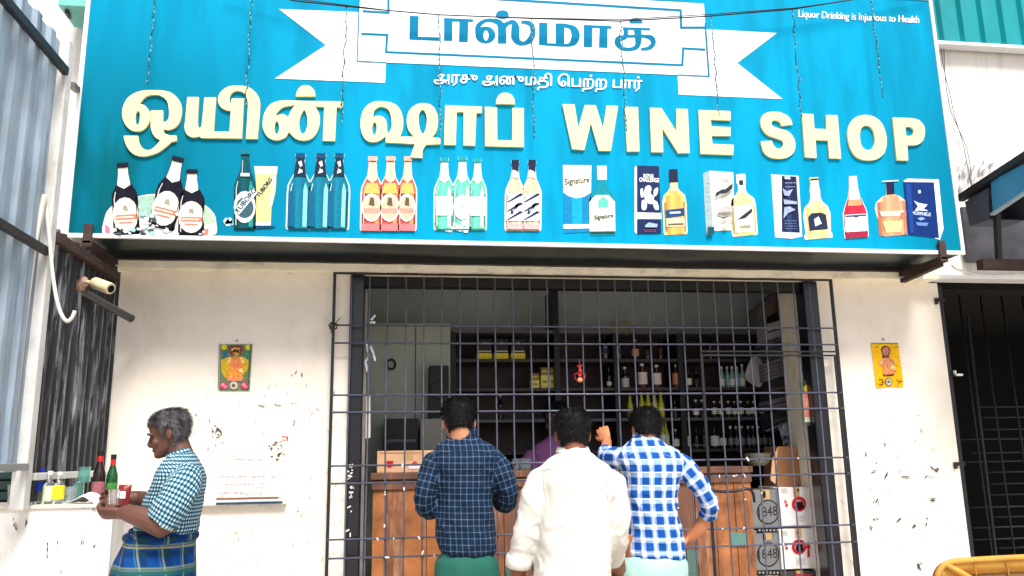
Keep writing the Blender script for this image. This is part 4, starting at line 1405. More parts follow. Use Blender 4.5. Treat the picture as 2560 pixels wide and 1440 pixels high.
bottle('liquor_bottle', on_counter(58, -.88), 'half', .78, G_CLEAR, 'clear bottle with a cream label nearest the whitewashed post', mat('cream_label', S(226, 224, 196), .6, .1, 40), C_BLACK, lz=(.06, .5))


def cup(loc, label, r0=.026, r1=.034, h=.085, sc=1.0, inv=False, c=None):
    r = empty('plastic_cup', loc, label, 'cup')
    o = Vector(loc)
    pr = [(r0, 0), (r1, h), (r1 + .002, h), (r1 + .002, h + .003), (r1 - .002, h + .003), (r0 - .003, .004)]
    if inv:
        pr = [(a, h + .003 - z) for a, z in pr[::-1]]
    MB().lathe(pr, o, 20).build('cup_wall', c or G_CLEAR, r, smooth=.6)
    return r


M_CUP = mat('cloudy_plastic', S(220, 232, 234), .2, .06, 20, trans=.85, ior=1.2)
cup(on_counter(34, -.86), 'cloudy plastic cup standing at the left edge of the parapet counter', .024, .032, .085, c=M_CUP)
cup(on_counter(192, -.78), 'tall upside-down clear tumbler on the parapet counter before the beer bottles',   .028, .024, .085, c=mat('teal_plastic', S(170, 222, 216), .15, .05, 10, trans=.85, ior=1.2))
q = on_counter(204, -.76)
cup((q.x, q.y, ZP + .089), 'second clear tumbler stacked upside down upon the other', .029, .025, .07, c=_mats['teal_plastic'])
cup(on_counter(173, -.84), 'small clear tumbler between the yellow label bottle and the tall tumblers', .024, .03, .07, c=M_CUP)
q = on_counter(6, -.62)
cr_ = empty('plastic_crate', (q.x, q.y, ZP), 'dark green crate on the parapet below the fence at the left edge', 'crate')
M_CR = mat('dark_green_plastic', S(26, 52, 48), .5, .3, 12)
for k in range(4):
    MB().box(q.x - .3, q.x + .12, q.y - .005, q.y + .01, ZP + .01 + k * .05, ZP + .048 + k * .05).build('slat', M_CR, cr_, bevel=.003)
for sx2 in (-.29, -.09, .11):
    MB().box(q.x + sx2 - .012, q.x + sx2 + .012, q.y + .011, q.y + .03, ZP + .001, ZP + .22).build('corner_post', M_CR, cr_, bevel=.003)
MB().box(q.x - .3, q.x + .12, q.y + .031, q.y + .3, ZP + .001, ZP + .2).build('box_body', M_CR, cr_, bevel=.004)
# crumpled sheet of paper
m = MB()
o = on_counter(236, -.93)
v = []
N = 12
for i in range(N + 1):
    for j in range(N + 1):
        u, w = i / N - .5, j / N - .5
        z = .045 * max(0, 1 - abs(u + .1) * 2.6 - abs(w) * .8) + .012 * noise.noise(Vector((u * 5, w * 5, 3))) + .008
        v.append(o + Vector((u * .20 + w * .03, w * .12 + u * .02, max(.001, z))))
m.add(v, [(i * (N + 1) + j, (i + 1) * (N + 1) + j, (i + 1) * (N + 1) + j + 1, i * (N + 1) + j + 1) for i in range(N) for j in range(N)])
tag(m.build('paper_sheet', mat('white_paper', S(226, 226, 238), .8, .05, 20), None, solid=.001), 'crumpled white paper sheet lying on the parapet counter by the hands', 'paper')

# ---------------------------------------------------------------- upper left window hood, upper right roof sheets
hd = empty('window_hood', pt(190, 10, -.05), 'teal metal window hood on the upper wall left of the sign', 'hood')
m = MB()
a, b = pt(157, -60, -.25), pt(228, 24, -.25)
m.box(a.x, b.x, -.28, -.02, b.z, a.z)
m.build('hood', mat('pale_teal_paint', S(110, 186, 180), .5, .15, 6), hd, bevel=.004)
m = MB()
m.box(b.x - .002, b.x + .012, -.285, -.02, b.z - .004, a.z)
m.build('edge_strip', M_BLACK, hd)
m = MB()
m.bar(pt(166, 26, -.24), pt(184, 54, -.03), .018, .03)
m.build('brace', M_RUST, hd)

rf = empty('roof_cladding', pt(2450, 90, -.06), 'teal corrugated cladding over the white wall at upper right', 'cladding')
za = pt(2352, 104, -.06).z
x = pt(2320, 60, -.06).x
for s in range(4):
    mb = MB()
    pr = []
    pitch = .165
    for k in range(6):
        for fr_, d in ((0, 0), (.5, 0), (.6, 1), (.9, 1)):
            pr.append((x + (k + fr_) * pitch, d))
    pr.append((x + 6 * pitch, 0))
    v = []
    for xx, d in pr:
        v += [(xx, -.05 - d * .03, za), (xx, -.05 - d * .03, za + 2.2)]
    mb.add(v, [(2 * i, 2 * i + 2, 2 * i + 3, 2 * i + 1) for i in range(len(pr) - 1)])
    mb.build('sheet', M_TEAL, rf, solid=.0015)
    x += 6 * pitch
m = MB()
m.box(pt(2340, 110, -.07).x, 7.4, -.085, .0, za - .028, za - .006)
m.build('flashing', M_WHITEP, rf)

lm = []
random.seed(31)
for i in range(70):
    x, y = random.uniform(2384, 2500), random.uniform(396, 480)
    if y > 512 - (x - 2384) * .62:
        continue
    lm.append((x, y, x + random.uniform(-2, 4), y + random.uniform(8, 34), random.uniform(1.5, 5)))
scuffs('grime_runs', lm, S(150, 148, 150), shop, .016)
# thin black wires down the white wall at right
m = MB()
for dx, ph in ((0, 0), (7, 1.7)):
    m.tube(catmull([tuple(pt(x + dx * math.sin(i * .9 + ph), y, -.01)) for i, (x, y) in enumerate(((2352, 112), (2358, 160), (2366, 200), (2376, 240), (2384, 280), (2396, 320), (2408, 360), (2416, 400), (2424, 440), (2432, 490)))], 4), .0028, 5)
tag(m.build('wall_wire', mat('grey_wire', S(84, 84, 86), .6), None), 'pair of thin wires hanging down the white wall right of the sign', 'wire')

# ---------------------------------------------------------------- canopy at the right edge
XA = 3.62
cn = empty('canopy', ptx(2480, 560, XA), 'dark steel canopy with a blue sheet fascia at the right edge', 'canopy')


def ax(px, py, dx=0):
    return ptx(px, py, XA) + Vector((dx, 0, 0))


a0, a1 = ax(2400, 497), ax(2560, 393)
da = (a1 - a0)
m = MB()
m.bar(a0, a0 + da * 2.2, .05, .04)
m.build('top_rail', M_BLACK, cn)
f0, f1, f2, f3 = ax(2477, 452), ax(2560, 410), ax(2560, 482), ax(2482, 534)
m = MB()
e1, e2 = f1 + (f1 - f0) * 1.6, f2 + (f2 - f3) * 1.6
m.add([f0, e1, e2, f3], [(0, 3, 2, 1)])
m.add([p_ + Vector((.02, 0, 0)) for p_ in (f0, e1, e2, f3)], [(0, 1, 2, 3)])
m.build('fascia', mat('blue_sheet', S(58, 140, 176), .35, .2, 4), cn)
m = MB()
m.bar(f3 + Vector((-.004, 0, -.006)), e2 + Vector((-.004, 0, -.006)), .03, .012)
m.build('fascia_edge', mat('pale_edge', S(150, 170, 180), .5), cn)
m = MB()
c4 = [ax(2412, 505), ax(2470, 470), ax(2474, 548), ax(2424, 566)]
m.add(c4 + [p_ + Vector((.25, 0, 0)) for p_ in c4], [(0, 1, 2, 3)[::-1], (4, 5, 6, 7), (0, 4, 5, 1)[::-1], (3, 2, 6, 7)[::-1], (0, 3, 7, 4)])
m.build('end_box', mat('dark_grey_sheet', S(70, 76, 88), .5, .2, 8), cn)
m = MB()
top = [a0 + Vector((0, 0, .0)), a0 + da * 2.2, a0 + da * 2.2 + Vector((3.5, 0, 0)), a0 + Vector((3.5, 0, 0))]
m.add(top, [(0, 1, 2, 3)])
m.build('roof_sheet', mat('black_roof', S(40, 42, 48), .6, .2, 5), cn, solid=.004)
m = MB()
m.bar(ax(2478, 470, .03), ax(2486, 650, .03), .03, .03, up=(0, 1, 0))
m.build('upright', M_BLACK, cn)
m = MB()
m.bar(ax(2478, 470, .45), ax(2486, 650, .45), .03, .03, up=(0, 1, 0))
m.build('upright', M_BLACK, cn)
yb = ax(2486, 655).y
zb = ax(2486, 662).z
m = MB()
m.box(ax(2400, 660).x - .1, 7.2, yb - .03, yb + .03, zb - .03, zb + .03)
m.build('beam', M_RUST, cn)
m = MB()
zc = pt(2450, 655, -.03).z
m.box(pt(2412, 600, -.03).x, 7.2, -.045, -.004, zc, pt(2450, 520, -.03).z)
m.build('back_sheet', mat('grey_back_sheet', S(62, 62, 70), .5, .5, 7), cn)
m = MB()
m.tube(catmull([tuple(pt(x, y, -.3)) for x, y in ((2380, 662), (2390, 672), (2420, 681), (2460, 687), (2510, 687), (2570, 684), (2640, 684))], 4), .008, 8)
tag(m.build('sagging_cable', M_CABLE, None, smooth=4), 'white cable sagging below the dark canopy at right', 'cable')

# ---------------------------------------------------------------- grille gate in the right doorway
dg_ = empty('doorway_grille', (X_PR + .5, .12, 0), 'black barred door standing in the dark doorway at right', 'gate')
M_GR2 = mat('black_bar', S(20, 20, 22), .4, .2, 12)
m = MB()
m.box(X_PR + .03, X_PR + .075, .06, .10, 0, Z_LB - .002)
m.build('stile', M_BARDK, dg_, bevel=.004)
m = MB()
sx_ = pt(2450, 1100, .1).x
m.tube([(pt(2398, 780, .1).x + .06, .1, 2.3), (sx_, .1, 0)], .009, 8)
m.build('bar', M_GR2, dg_, smooth=4)
for k in range(5):
    x = sx_ + .17 * (k + 1)
    m = MB()
    m.tube([(x, .35, 0), (x, .35, Z_LB - .01)], .006, 8)
    m.build('bar', M_GR2, dg_, smooth=4)
random.seed(3)
for k in range(15):
    z = pt(2500, 1020 + k * 27 + random.uniform(-4, 4), .4).z
    m = MB()
    m.tube([(sx_ + random.choice((.02, .12, .23)), .36, z), (sx_ + 1.1, .36, z)], .006, 8)
    m.build('cross_bar', M_GR2, dg_, smooth=4)
for (x, y) in ((2345, 750), (2393, 1160)):
    m = MB()
    a = pt(x, y, -.01)
    m.box(a.x - .02, X_PR + .03, -.02, -.006, a.z - .012, a.z + .012)
    m.box(a.x - .024, a.x - .008, -.024, -.004, a.z - .03, a.z + .012)
    m.build('hinge', M_BLACK, dg_, bevel=.002)
m = MB()
a = pt(2390, 936, .04)
m.box(a.x - .012, a.x + .045, .03, .05, a.z - .01, a.z + .004)
m.box(a.x - .012, a.x - .002, .03, .05, a.z - .01, a.z + .026)
m.build('latch', M_WHITEP, dg_, bevel=.002)

# ---------------------------------------------------------------- yellow plastic table edge at lower right
yt = empty('plastic_table', (1.9, -2.6, 0), 'yellow moulded plastic table tipped up in the lower right corner', 'table')
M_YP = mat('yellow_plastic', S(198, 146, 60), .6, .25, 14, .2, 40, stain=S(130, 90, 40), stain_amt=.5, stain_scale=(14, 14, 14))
YT = -2.3
m = MB()
rim = [(2338, 1500), (2341, 1450), (2350, 1424), (2368, 1408), (2400, 1402), (2480, 1397), (2560, 1393), (2700, 1388), (2860, 1384)]
m.tube(catmull([tuple(pt(x, y, YT)) for x, y in rim], 5), .010, 10)
rp = catmull([tuple(pt(x, y, YT)) for x, y in rim], 5)
ri = catmull([tuple(pt(x * 1.0 + 26 * (x < 2400), y + 34 * (x > 2345), YT + .02)) for x, y in rim], 5)
N = len(rp)
m.add([Vector(q) for q in rp] + [Vector(q) for q in ri], [(i, i + 1, N + i + 1, N + i) for i in range(N - 1)])
m.build('rim', M_YP, yt, smooth=.9, solid=.004)
m = MB()
m.tube([pt(2362, 1412, YT + .0), pt(2400, 1432, YT + .0), pt(2470, 1475, YT + .02), pt(2560, 1540, YT + .03)], [(.016, .012), (.02, .012), (.022, .012), (.022, .012)], 10)
m.build('leg', M_YP, yt, smooth=4)
for px in (2430, 2511, 2600, 2690):
    m = MB()
    m.bar(pt(px, 1402, YT + .006), pt(px + 6, 1434, YT + .026), .004, .02, up=(0, 1, 0))
    m.build('rib', M_YP, yt)
m = MB()
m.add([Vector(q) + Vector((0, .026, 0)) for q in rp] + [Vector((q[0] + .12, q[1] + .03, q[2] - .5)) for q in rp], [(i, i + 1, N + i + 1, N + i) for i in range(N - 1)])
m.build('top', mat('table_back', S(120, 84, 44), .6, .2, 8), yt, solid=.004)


# ---------------------------------------------------------------- wall posters
class WallArt:
    def __init__(self, mapper, lift=.0045, step=.0003):
        self.mb, self.k, self.map, self.lift, self.step = MB(), 0, mapper, lift, step

    def poly(self, pts, colr, smooth=False):
        pts = smooth_path([tuple(q[:2]) + ((1,) if smooth else ()) for q in pts], 4)
        self.mb.flat([[self.map(q[0], q[1]) for q in pts]], self.lift + self.step * self.k, colr=colr)
        self.k += 1

    def disc(self, x, y, rx, ry, colr, n=14):
        self.poly([(x + rx * math.cos(2 * math.pi * k / n), y + ry * math.sin(2 * math.pi * k / n)) for k in range(n)], colr)

    def text(self, body, x0, y0, x1, y1, h, colr):
        add_text(self.mb, body, x0, y0, x1, y1, h, self.map, self.lift + self.step * self.k, colr)
        self.k += 1

    def done(self, name, parent, **kw):
        return self.mb.build(name, M_PRINT, parent, **kw)


W0 = lambda x, y: pt(x, y, 0)
z5 = lambda x, y: (520 + x / 8.47, 830 + y / 8.47)
z6 = lambda x, y: (2150 + x / 8.47, 830 + y / 8.47)
ps = empty('devotional_poster', pt(588, 976, 0), 'green and orange devotional poster of a seated figure on the left wall', 'poster')
a = WallArt(W0, .006)
a.poly([z5(265, 262), z5(945, 262), z5(885, 1240), z5(238, 1240)], S(104, 128, 96))
a.done('sheet', ps, solid=.001)
a = WallArt(W0, .0072)
a.poly([z5(*q) for q in [(300, 420), (430, 400), (440, 500), (330, 560)]], S(46, 104, 140))
a.poly([z5(*q) for q in [(760, 420), (880, 420), (880, 620), (800, 560)]], S(54, 128, 110))
a.poly([z5(*q) for q in [(300, 600), (420, 540), (600, 520), (780, 540), (860, 640), (840, 800), (760, 900), (740, 1000), (420, 1000), (300, 860), (280, 700)]], S(206, 170, 40), True)
a.poly([z5(*q) for q in [(450, 300), (520, 285), (720, 290), (750, 400), (700, 480), (600, 520), (500, 480), (445, 400)]], S(120, 66, 52), True)
a.poly([z5(*q) for q in [(540, 340), (650, 340), (680, 420), (600, 500), (530, 430)]], S(196, 150, 44), True)
a.disc(*z5(565, 410), 4, 5, S(70, 50, 26))
a.disc(*z5(632, 410), 4, 5, S(70, 50, 26))
a.poly([z5(*q) for q in [(470, 560), (600, 540), (720, 570), (750, 700), (690, 830), (500, 830), (460, 690)]], S(236, 146, 74), True)
a.poly([z5(*q) for q in [(520, 620), (590, 560), (660, 640), (640, 760), (560, 770)]], S(230, 128, 96), True)
a.poly([z5(*q) for q in [(440, 560), (490, 540), (470, 640), (420, 680)]], S(240, 214, 130), True)
a.poly([z5(*q) for q in [(690, 540), (740, 560), (780, 660), (720, 640)]], S(240, 220, 150), True)
a.poly([z5(*q) for q in [(400, 960), (470, 830), (580, 850), (720, 830), (750, 980), (700, 1010), (440, 1010)]], S(236, 150, 66), True)
a.poly([z5(*q) for q in [(660, 790), (740, 780), (740, 850), (680, 850)]], S(246, 226, 150), True)
a.poly([z5(*q) for q in [(430, 990), (720, 985), (740, 1040), (420, 1040)]], S(228, 140, 120))
a.disc(*z5(350, 325), 7, 7, S(214, 206, 40))
a.disc(*z5(858, 328), 7, 7, S(214, 206, 40))
for x in (345, 785):
    a.disc(*z5(x, 1140), 10, 8.5, S(206, 60, 104))
    a.disc(*z5(x - 20, 1120), 4, 4, S(236, 150, 176))
    a.disc(*z5(x + 30, 1165), 4, 4, S(232, 120, 150))
a.disc(*z5(555, 1135), 10, 10, S(206, 190, 170))
a.disc(*z5(550, 1140), 5, 5, S(120, 96, 92))
rp_ = random.Random(4)
for i in range(46):
    u, v_ = rp_.gauss(0, 130), rp_.uniform(330, 1010)
    for sgn in (-1, 1):
        x, y, w, h_ = 590 + sgn * abs(u), v_, rp_.uniform(8, 26), rp_.uniform(8, 34)
        a.poly([z5(x, y), z5(x + w, y + 4), z5(x + w * .6, y + h_), z5(x - w * .3, y + h_ * .6)], rp_.choice([S(250, 214, 90), S(150, 70, 30), S(246, 232, 190), S(214, 96, 60), S(120, 60, 40)]))
for e0, e1 in ((( 262, 258), (300, 1242)), ((900, 258), (938, 1242))):
    a.poly([z5(e0[0] + (0 if e0[0] < 500 else 20), 262), z5(e0[0] + 16 + (0 if e0[0] < 500 else 20), 262), z5(e0[0] - 6 + (0 if e0[0] < 500 else -20), 1240), z5(e0[0] - 22 + (0 if e0[0] < 500 else -20), 1240)], S(60, 72, 60))
a.done('print', ps)
m = MB()
m.tube([pt(592, 851, -.0), pt(592, 851, -.012)], .005, 8)
m.build('nail', C_BLACK, ps)

ps = empty('devotional_poster', pt(2218, 968, 0), 'yellow devotional poster of a seated figure on the pillar right of the grille', 'poster')
a = WallArt(W0, .006)
a.poly([z6(*q) for q in [(225, 245), (500, 262), (800, 240), (830, 520), (900, 1000), (905, 1170), (620, 1165), (330, 1190), (290, 800), (240, 420)]], S(240, 186, 14))
a.done('sheet', ps, solid=.001)
a = WallArt(W0, .0072)
a.poly([z6(*q) for q in [(225, 240), (795, 240), (795, 262), (225, 262)]], S(130, 110, 40))
a.poly([z6(*q) for q in [(430, 380), (470, 305), (540, 295), (610, 330), (635, 410), (600, 500), (610, 560), (470, 560), (460, 480)]], S(112, 62, 40), True)
a.poly([z6(*q) for q in [(460, 400), (500, 330), (570, 330), (600, 410), (570, 490), (500, 490)]], S(196, 128, 122), True)
a.poly([z6(*q) for q in [(470, 560), (620, 560), (660, 640), (640, 760), (480, 770), (460, 640)]], S(222, 150, 110), True)
a.poly([z6(*q) for q in [(370, 670), (430, 600), (470, 580), (470, 650), (420, 690)]], S(232, 176, 140), True)
a.poly([z6(*q) for q in [(620, 580), (690, 610), (740, 700), (690, 680), (640, 650)]], S(196, 134, 110), True)
a.poly([z6(*q) for q in [(480, 770), (560, 790), (700, 760), (720, 870), (640, 930), (500, 920), (470, 840)]], S(232, 146, 100), True)
a.poly([z6(*q) for q in [(640, 740), (700, 720), (720, 790), (660, 780)]], S(240, 224, 140), True)
a.poly([z6(*q) for q in [(460, 890), (520, 920), (700, 880), (715, 910), (660, 935), (490, 940)]], S(90, 34, 26))
a.disc(*z6(590, 1060), 9, 11, S(110, 104, 70))
a.disc(*z6(590, 1060), 6.5, 8, S(206, 206, 196))
a.disc(*z6(590, 1055), 4, 4, S(110, 100, 110))
rp_ = random.Random(8)
for i in range(30):
    u, v_ = rp_.gauss(0, 70), rp_.uniform(320, 930)
    for sgn in (-1, 1):
        x, y, w, h_ = 550 + (v_ - 300) * .09 + sgn * abs(u), v_, rp_.uniform(6, 22), rp_.uniform(8, 30)
        a.poly([z6(x, y), z6(x + w, y + 4), z6(x + w * .6, y + h_), z6(x - w * .3, y + h_ * .6)], rp_.choice([S(246, 206, 150), S(120, 56, 30), S(240, 190, 60), S(200, 110, 90), S(90, 50, 40)]))
for x in (300, 730):
    a.poly([z6(x - 30, 318), z6(x + 40, 318), z6(x + 40, 336), z6(x - 30, 336)], S(150, 96, 20))
OM = [[(345, 1030, 22), (400, 1010, 22), (430, 1050, 22), (400, 1075, 22), (440, 1100, 24), (400, 1130, 24), (350, 1110, 20)], [(440, 1060, 16), (490, 1070, 16), (480, 1030, 16)], [(720, 1010, 18), (740, 1060, 18), (800, 1060, 18), (850, 1060, 16)], [(800, 1010, 18), (780, 1060, 20), (760, 1120, 20)]]
for st in OM:
    L, Rr = ribbon_path([(*z6(x, y), w / 8.47) for x, y, w in st])
    for i in range(len(L) - 1):
        a.mb.flat([[W0(*L[i]), W0(*L[i + 1]), W0(*Rr[i + 1]), W0(*Rr[i])]], a.lift + a.step * a.k + .00003 * i, colr=S(110, 34, 20))
    a.k += 1
a.done('print', ps)
m = MB()
m.tube([pt(2208, 849, -.0), pt(2209, 848, -.012)], .005, 8)
m.build('nail', C_BLACK, ps)

# ---------------------------------------------------------------- door posts and the steel grille
m = MB()
a, b = pt(869, 1000, -.01).x, pt(906, 1000, -.01).x
m.box(a, b, -.02, .1, 0, Z_LB - .003)
pl_ = tag(m.build('door_post', M_NAVY, None, bevel=.008), 'navy blue steel door post at the left side of the barred opening', 'post')
m = MB()
a, b = pt(2030, 1000, -.0).x, pt(2066, 1000, -.0).x
m.box(a, b, -.02, .1, 0, Z_LB - .003)
tag(m.build('door_post', M_NAVY, None, bevel=.008), 'navy blue steel door post at the right side of the barred opening', 'post')
m = MB()
a = pt(911, 1000, .04)
m.box(a.x - .008, a.x + .010, .0, .05, 0, Z_LB - .1)
tag(m.build('channel_strip', mat('grey_channel', S(120, 116, 110), .5, .2, 8), None, bevel=.003), 'grey metal channel strip beside the left navy post', 'strip')

YG = -.07
gr = empty('security_grille', (1.2, YG, 0), 'steel bar grille with a small hatch covering the shop opening', 'grille')
gx0, gx1 = pt(829, 980, YG).x, pt(2103, 980, YG).x
gz1 = pt(1300, 692, YG).z
nb = 29
xs_ = []
x_first = pt(919.4, 985, YG).x
dxb = (pt(1966, 985, YG).x - x_first) / 24
HATCH_X = pt(1757, 985, YG).x
hz = pt(1900, 892, YG).z
gzr = [pt(835, y, YG).z for y in (814, 858.6, 989, 1032, 1166, 1210, 1350, 1397, 1540, 1585)]
for k in range(-1, 27):
    x = x_first + k * dxb
    if x > gx1 - .04 or x < gx0 + .02:
        continue
    m = MB()
    thick = .005
    m.tube(catmull([(x, YG, 0.1), (x + .003 * math.sin(k * 1.7), YG + .003 * math.sin(k), .9), (x + .0035 * math.sin(k * 2.9 + 1), YG + .002 * math.cos(k), 1.5), (x - .002 * math.sin(k * 2.1), YG, 2.1), (x, YG, gz1 - .01)], 4), thick, 8)
    m.build('upright_bar', M_BAR, gr, smooth=4)
for z in gzr:
    m = MB()
    m.tube([(gx0, YG - .007, z + .002), ((gx0 + gx1) / 2, YG - .007, z - .001), (gx1, YG - .007, z)], .0055, 8)
    m.build('cross_bar', M_BAR, gr, smooth=4)
for x in (gx0, gx1):
    m = MB()
    m.box(x - .009, x + .009, YG - .009, YG + .009, .08, gz1)
    m.build('frame_stile', M_BARDK, gr, bevel=.002)
m = MB()
m.box(gx0 - .009, gx1 + .009, YG - .0095, YG + .0095, gz1 + .0005, gz1 + .019)
m.build('frame_rail', M_BARDK, gr, bevel=.002)
m = MB()      # hatch frame low on the right
hx1 = gx1 - .03
for dz in (0, ):
    m.box(HATCH_X - .009, HATCH_X + .009, YG - .022, YG - .013, .1, hz)
    m.box(hx1 - .008, hx1 + .008, YG - .022, YG - .013, .1, hz)
    m.box(HATCH_X - .009, gx1, YG - .022, YG - .013, hz + .0005, hz + .012)
    m.box(HATCH_X - .009, gx1, YG - .022, YG - .013, hz + .026, hz + .036)
m.build('hatch_frame', M_BARDK, gr, bevel=.002)
m = MB()      # twisted wire where the frame is tied to the wall
q = pt(834, 815, YG - .015)
for k in range(5):
    pts_ = [q + Vector((.022 * math.cos(t + k), -.006 * k * .5 + .004 * math.sin(3 * t), .022 * math.sin(t * 1.1 + k * .8))) for t in [i * .7 for i in range(8)]]
    m.tube(pts_, .0032, 5)
m.tube([q, q + Vector((.04, -.01, .05))], .003, 5)
m.tube([q + Vector((-.03, 0, .01)), q + Vector((.0, 0, -.07))], .003, 5)
m.build('tie_wire', mat('tie_wire', S(72, 66, 52), .6, .4, 60), gr)
m = MB()      # peeling paint flecks and paper bits stuck on the bars and post
random.seed(12)
px0 = pt(886, 1000, -.03).x
for k in range(95):
    if k < 22:
        q = pt(random.uniform(868, 882) + random.choice((0, 4)), random.choice((random.gauss(1265, 35), random.gauss(1180, 25))), -.024)
    elif k < 60:
        z = random.choice(gzr[4:8])
        q = Vector((random.uniform(gx0 + .1, gx1 - .3), YG - .014, z))
    else:
        q = Vector((x_first + random.randint(0, 22) * dxb, YG - .008, pt(1300, random.uniform(1200, 1400), YG).z))
    an = random.choice((0, 1.2, -1, .5, 1.57))
    d = Vector((math.cos(an), 0, math.sin(an))) * random.uniform(.004, .013)
    e = Vector((-math.sin(an), 0, math.cos(an))) * random.uniform(.002, .0045)
    m.obox(q, d, (0, .0012, 0), e)
tag(m.build('paint_flecks', mat('paint_fleck', S(236, 232, 226), .7, .05, 30), gr), kind='stuff')

m = MB()
for z in gzr[:8]:
    for k in range(0, 26):
        if random.random() < .75:
            x = x_first + k * dxb + random.uniform(-.002, .002)
            e = random.uniform(.006, .0095)
            m.ellipsoid((x, YG - .006, z + random.uniform(-.004, .004)), (e, 0, 0), (0, e, 0), (0, 0, e * random.uniform(.7, 1.2)), 6, 4)
tag(m.build('weld_beads', mat('weld_steel', S(66, 62, 66), .5, .5, 60), gr, smooth=4), kind='stuff')
# red charm tied to the grille
ch = empty('hanging_charm', pt(1450, 925, YG - .03), 'small red and orange lucky charm tied to the middle of the grille', 'charm')
M_RED = mat('charm_red', S(176, 42, 44), .6, .3, 50)
M_ORG = mat('charm_orange', S(232, 150, 106), .6, .3, 50)
q = pt(1450, 950, YG - .03)
m = MB()
m.ellipsoid(q, (.017, 0, 0), (0, .012, 0), (0, 0, .015))
m.build('body', M_ORG, ch, smooth=4)
m = MB()
m.ellipsoid(q + Vector((0, 0, .028)), (.013, 0, 0), (0, .01, 0), (0, 0, .012))
m.ellipsoid(q + Vector((.002, 0, .055)), (.012, 0, 0), (0, .01, 0), (0, 0, .016))
m.tube([q + Vector((-.012, 0, .09)), q + Vector((0, 0, .07)), q + Vector((.012, 0, .092))], .005, 6)
m.tube([q + Vector((0, 0, .05)), q + Vector((.001, 0, .13))], .002, 5)
m.build('beads', M_RED, ch, smooth=4)
m = MB()
for s in (-1, 1):
    m.tube([q + Vector((s * .008, 0, .045)), q + Vector((s * .034, 0, .035)), q + Vector((s * .028, 0, .005)), q + Vector((s * .012, 0, -.012))], .0028, 5)
m.build('threads', M_RED, ch, smooth=4)
# foil scraps hanging at the left
m = MB()
for (x0_, y0_, x1_, y1_) in ((916, 855, 922, 890), (922, 890, 914, 905), (914, 905, 919, 930), (926, 865, 934, 885), (934, 885, 938, 902), (920, 806, 938, 806), (928, 800, 938, 788)):
    m.bar(pt(x0_, y0_, -.02), pt(x1_, y1_, -.02), .012, .003, up=(0, 1, 0))
tag(m.build('foil_scrap', mat('foil', S(206, 206, 206), .3, .3, 60, metal=.4), None), 'crumpled silvery scrap hanging beside the left post behind the bars', 'scrap')
m = MB()
a_, b_ = pt(898, 985, .012), pt(924, 1098, .012)
v = [pt(x, y, .115 + dy) for x, y, dy in ((903, 930, 0), (914, 985, .02), (926, 986, .03), (926, 1094, .03), (905, 1098, .0), (900, 1000, -.0))]
m.add(v, [(0, 5, 4, 3, 2, 1)])
tag(m.build('hanging_cloth', mat('white_cloth', S(222, 218, 212), .9, .08, 20), None, solid=.004), 'white cloth strip hanging inside the left post', 'cloth')

# ---------------------------------------------------------------- wooden serving counter behind the grille
YC = .2
wc = empty('wooden_counter', (1, YC, 0), 'worn orange brown wooden serving counter behind the grille', 'counter')
M_WOOD = mat('orange_wood', S(166, 104, 58), .6, .45, 6, .4, 26, stain=S(88, 58, 46), stain_amt=1.0, stain_scale=(9, 9, 2.6))
M_WOOD2 = mat('brown_wood', S(112, 76, 60), .6, .4, 5, .4, 26, stain=S(156, 104, 66), stain_amt=.6, stain_scale=(16, 16, 2.2))
M_WOOD3 = mat('worn_wood', S(134, 84, 56), .7, .4, 8, .4, 26, stain=S(190, 150, 116), stain_amt=.7, stain_scale=(22, 22, 3))
zct = pt(1000, 1182, YC).z
xw0, xw1 = pt(930, 1250, YC).x, pt(1884, 1300, YC).x
edges = [pt(x, 1300, YC).x for x in (930, 965, 1010, 1066, 1130, 1200, 1260, 1330, 1400, 1470, 1540, 1610, 1690, 1740, 1790, 1840, 1884)]
for i in range(len(edges) - 1):
    m = MB()
    m.box(edges[i] + .0015, edges[i + 1] - .0015, YC + random.uniform(0, .006), YC + .03, .12, zct - .04)
    m.build('plank', (M_WOOD, M_WOOD3, M_WOOD)[i % 3] if i < 4 or i > 12 else (M_WOOD2, M_WOOD3)[i % 2], wc, bevel=.003)
m = MB()
m.box(xw0 - .01, xw1 + .01, YC - .025, YC + .34, zct - .04, zct)
m.build('counter_top', M_WOOD2, wc, bevel=.004)
m = MB()
m.box(xw0 - .003, xw1 + .003, YC - .012, YC - .001, zct - .10, zct - .045)
m.build('rail_strip', M_WOOD2, wc, bevel=.003)
art = WallArt(lambda x, y: pt(x, y, YC), .014)
for (x, y, w, h, c) in ((1825, 1330, 42, 34, S(96, 138, 130)), (1715, 1372, 30, 70, S(90, 116, 108)), (1265, 1420, 30, 50, S(60, 110, 110))):
    art = WallArt(lambda x, y: pt(x, y, YC), .014)
    art.poly([(x, y), (x + w, y + 2), (x + w - 2, y + h), (x + 2, y + h - 3)], c)
    art.done('stuck_paper', wc)

# carton on the counter at left
def carton(name, x0, x1, y0, y1, z0, z1, material, label, prints=None, cat='carton', flap=False):
    r = empty(name, ((x0 + x1) / 2, (y0 + y1) / 2, z0), label, cat)
    MB().box(x0, x1, y0, y1, z0, z1).build('box_body', material, r, bevel=.004)
    m_ = MB()
    xm = (x0 + x1) / 2
    m_.box(xm - .022, xm + .022, y0 - .0012, y1, z1 + .0004, z1 + .0016)
    m_.box(xm - .022, xm + .022, y0 - .0016, y0 - .0004, z1 - .06, z1 + .0014)
    m_.build('tape', mat('tape', S(196, 160, 110), .3, .1, 20), r)
    if prints:
        ar = WallArt(lambda x, y: pt(x, y, y0), .0025)
        prints(ar)
        ar.done('print', r)
    return r


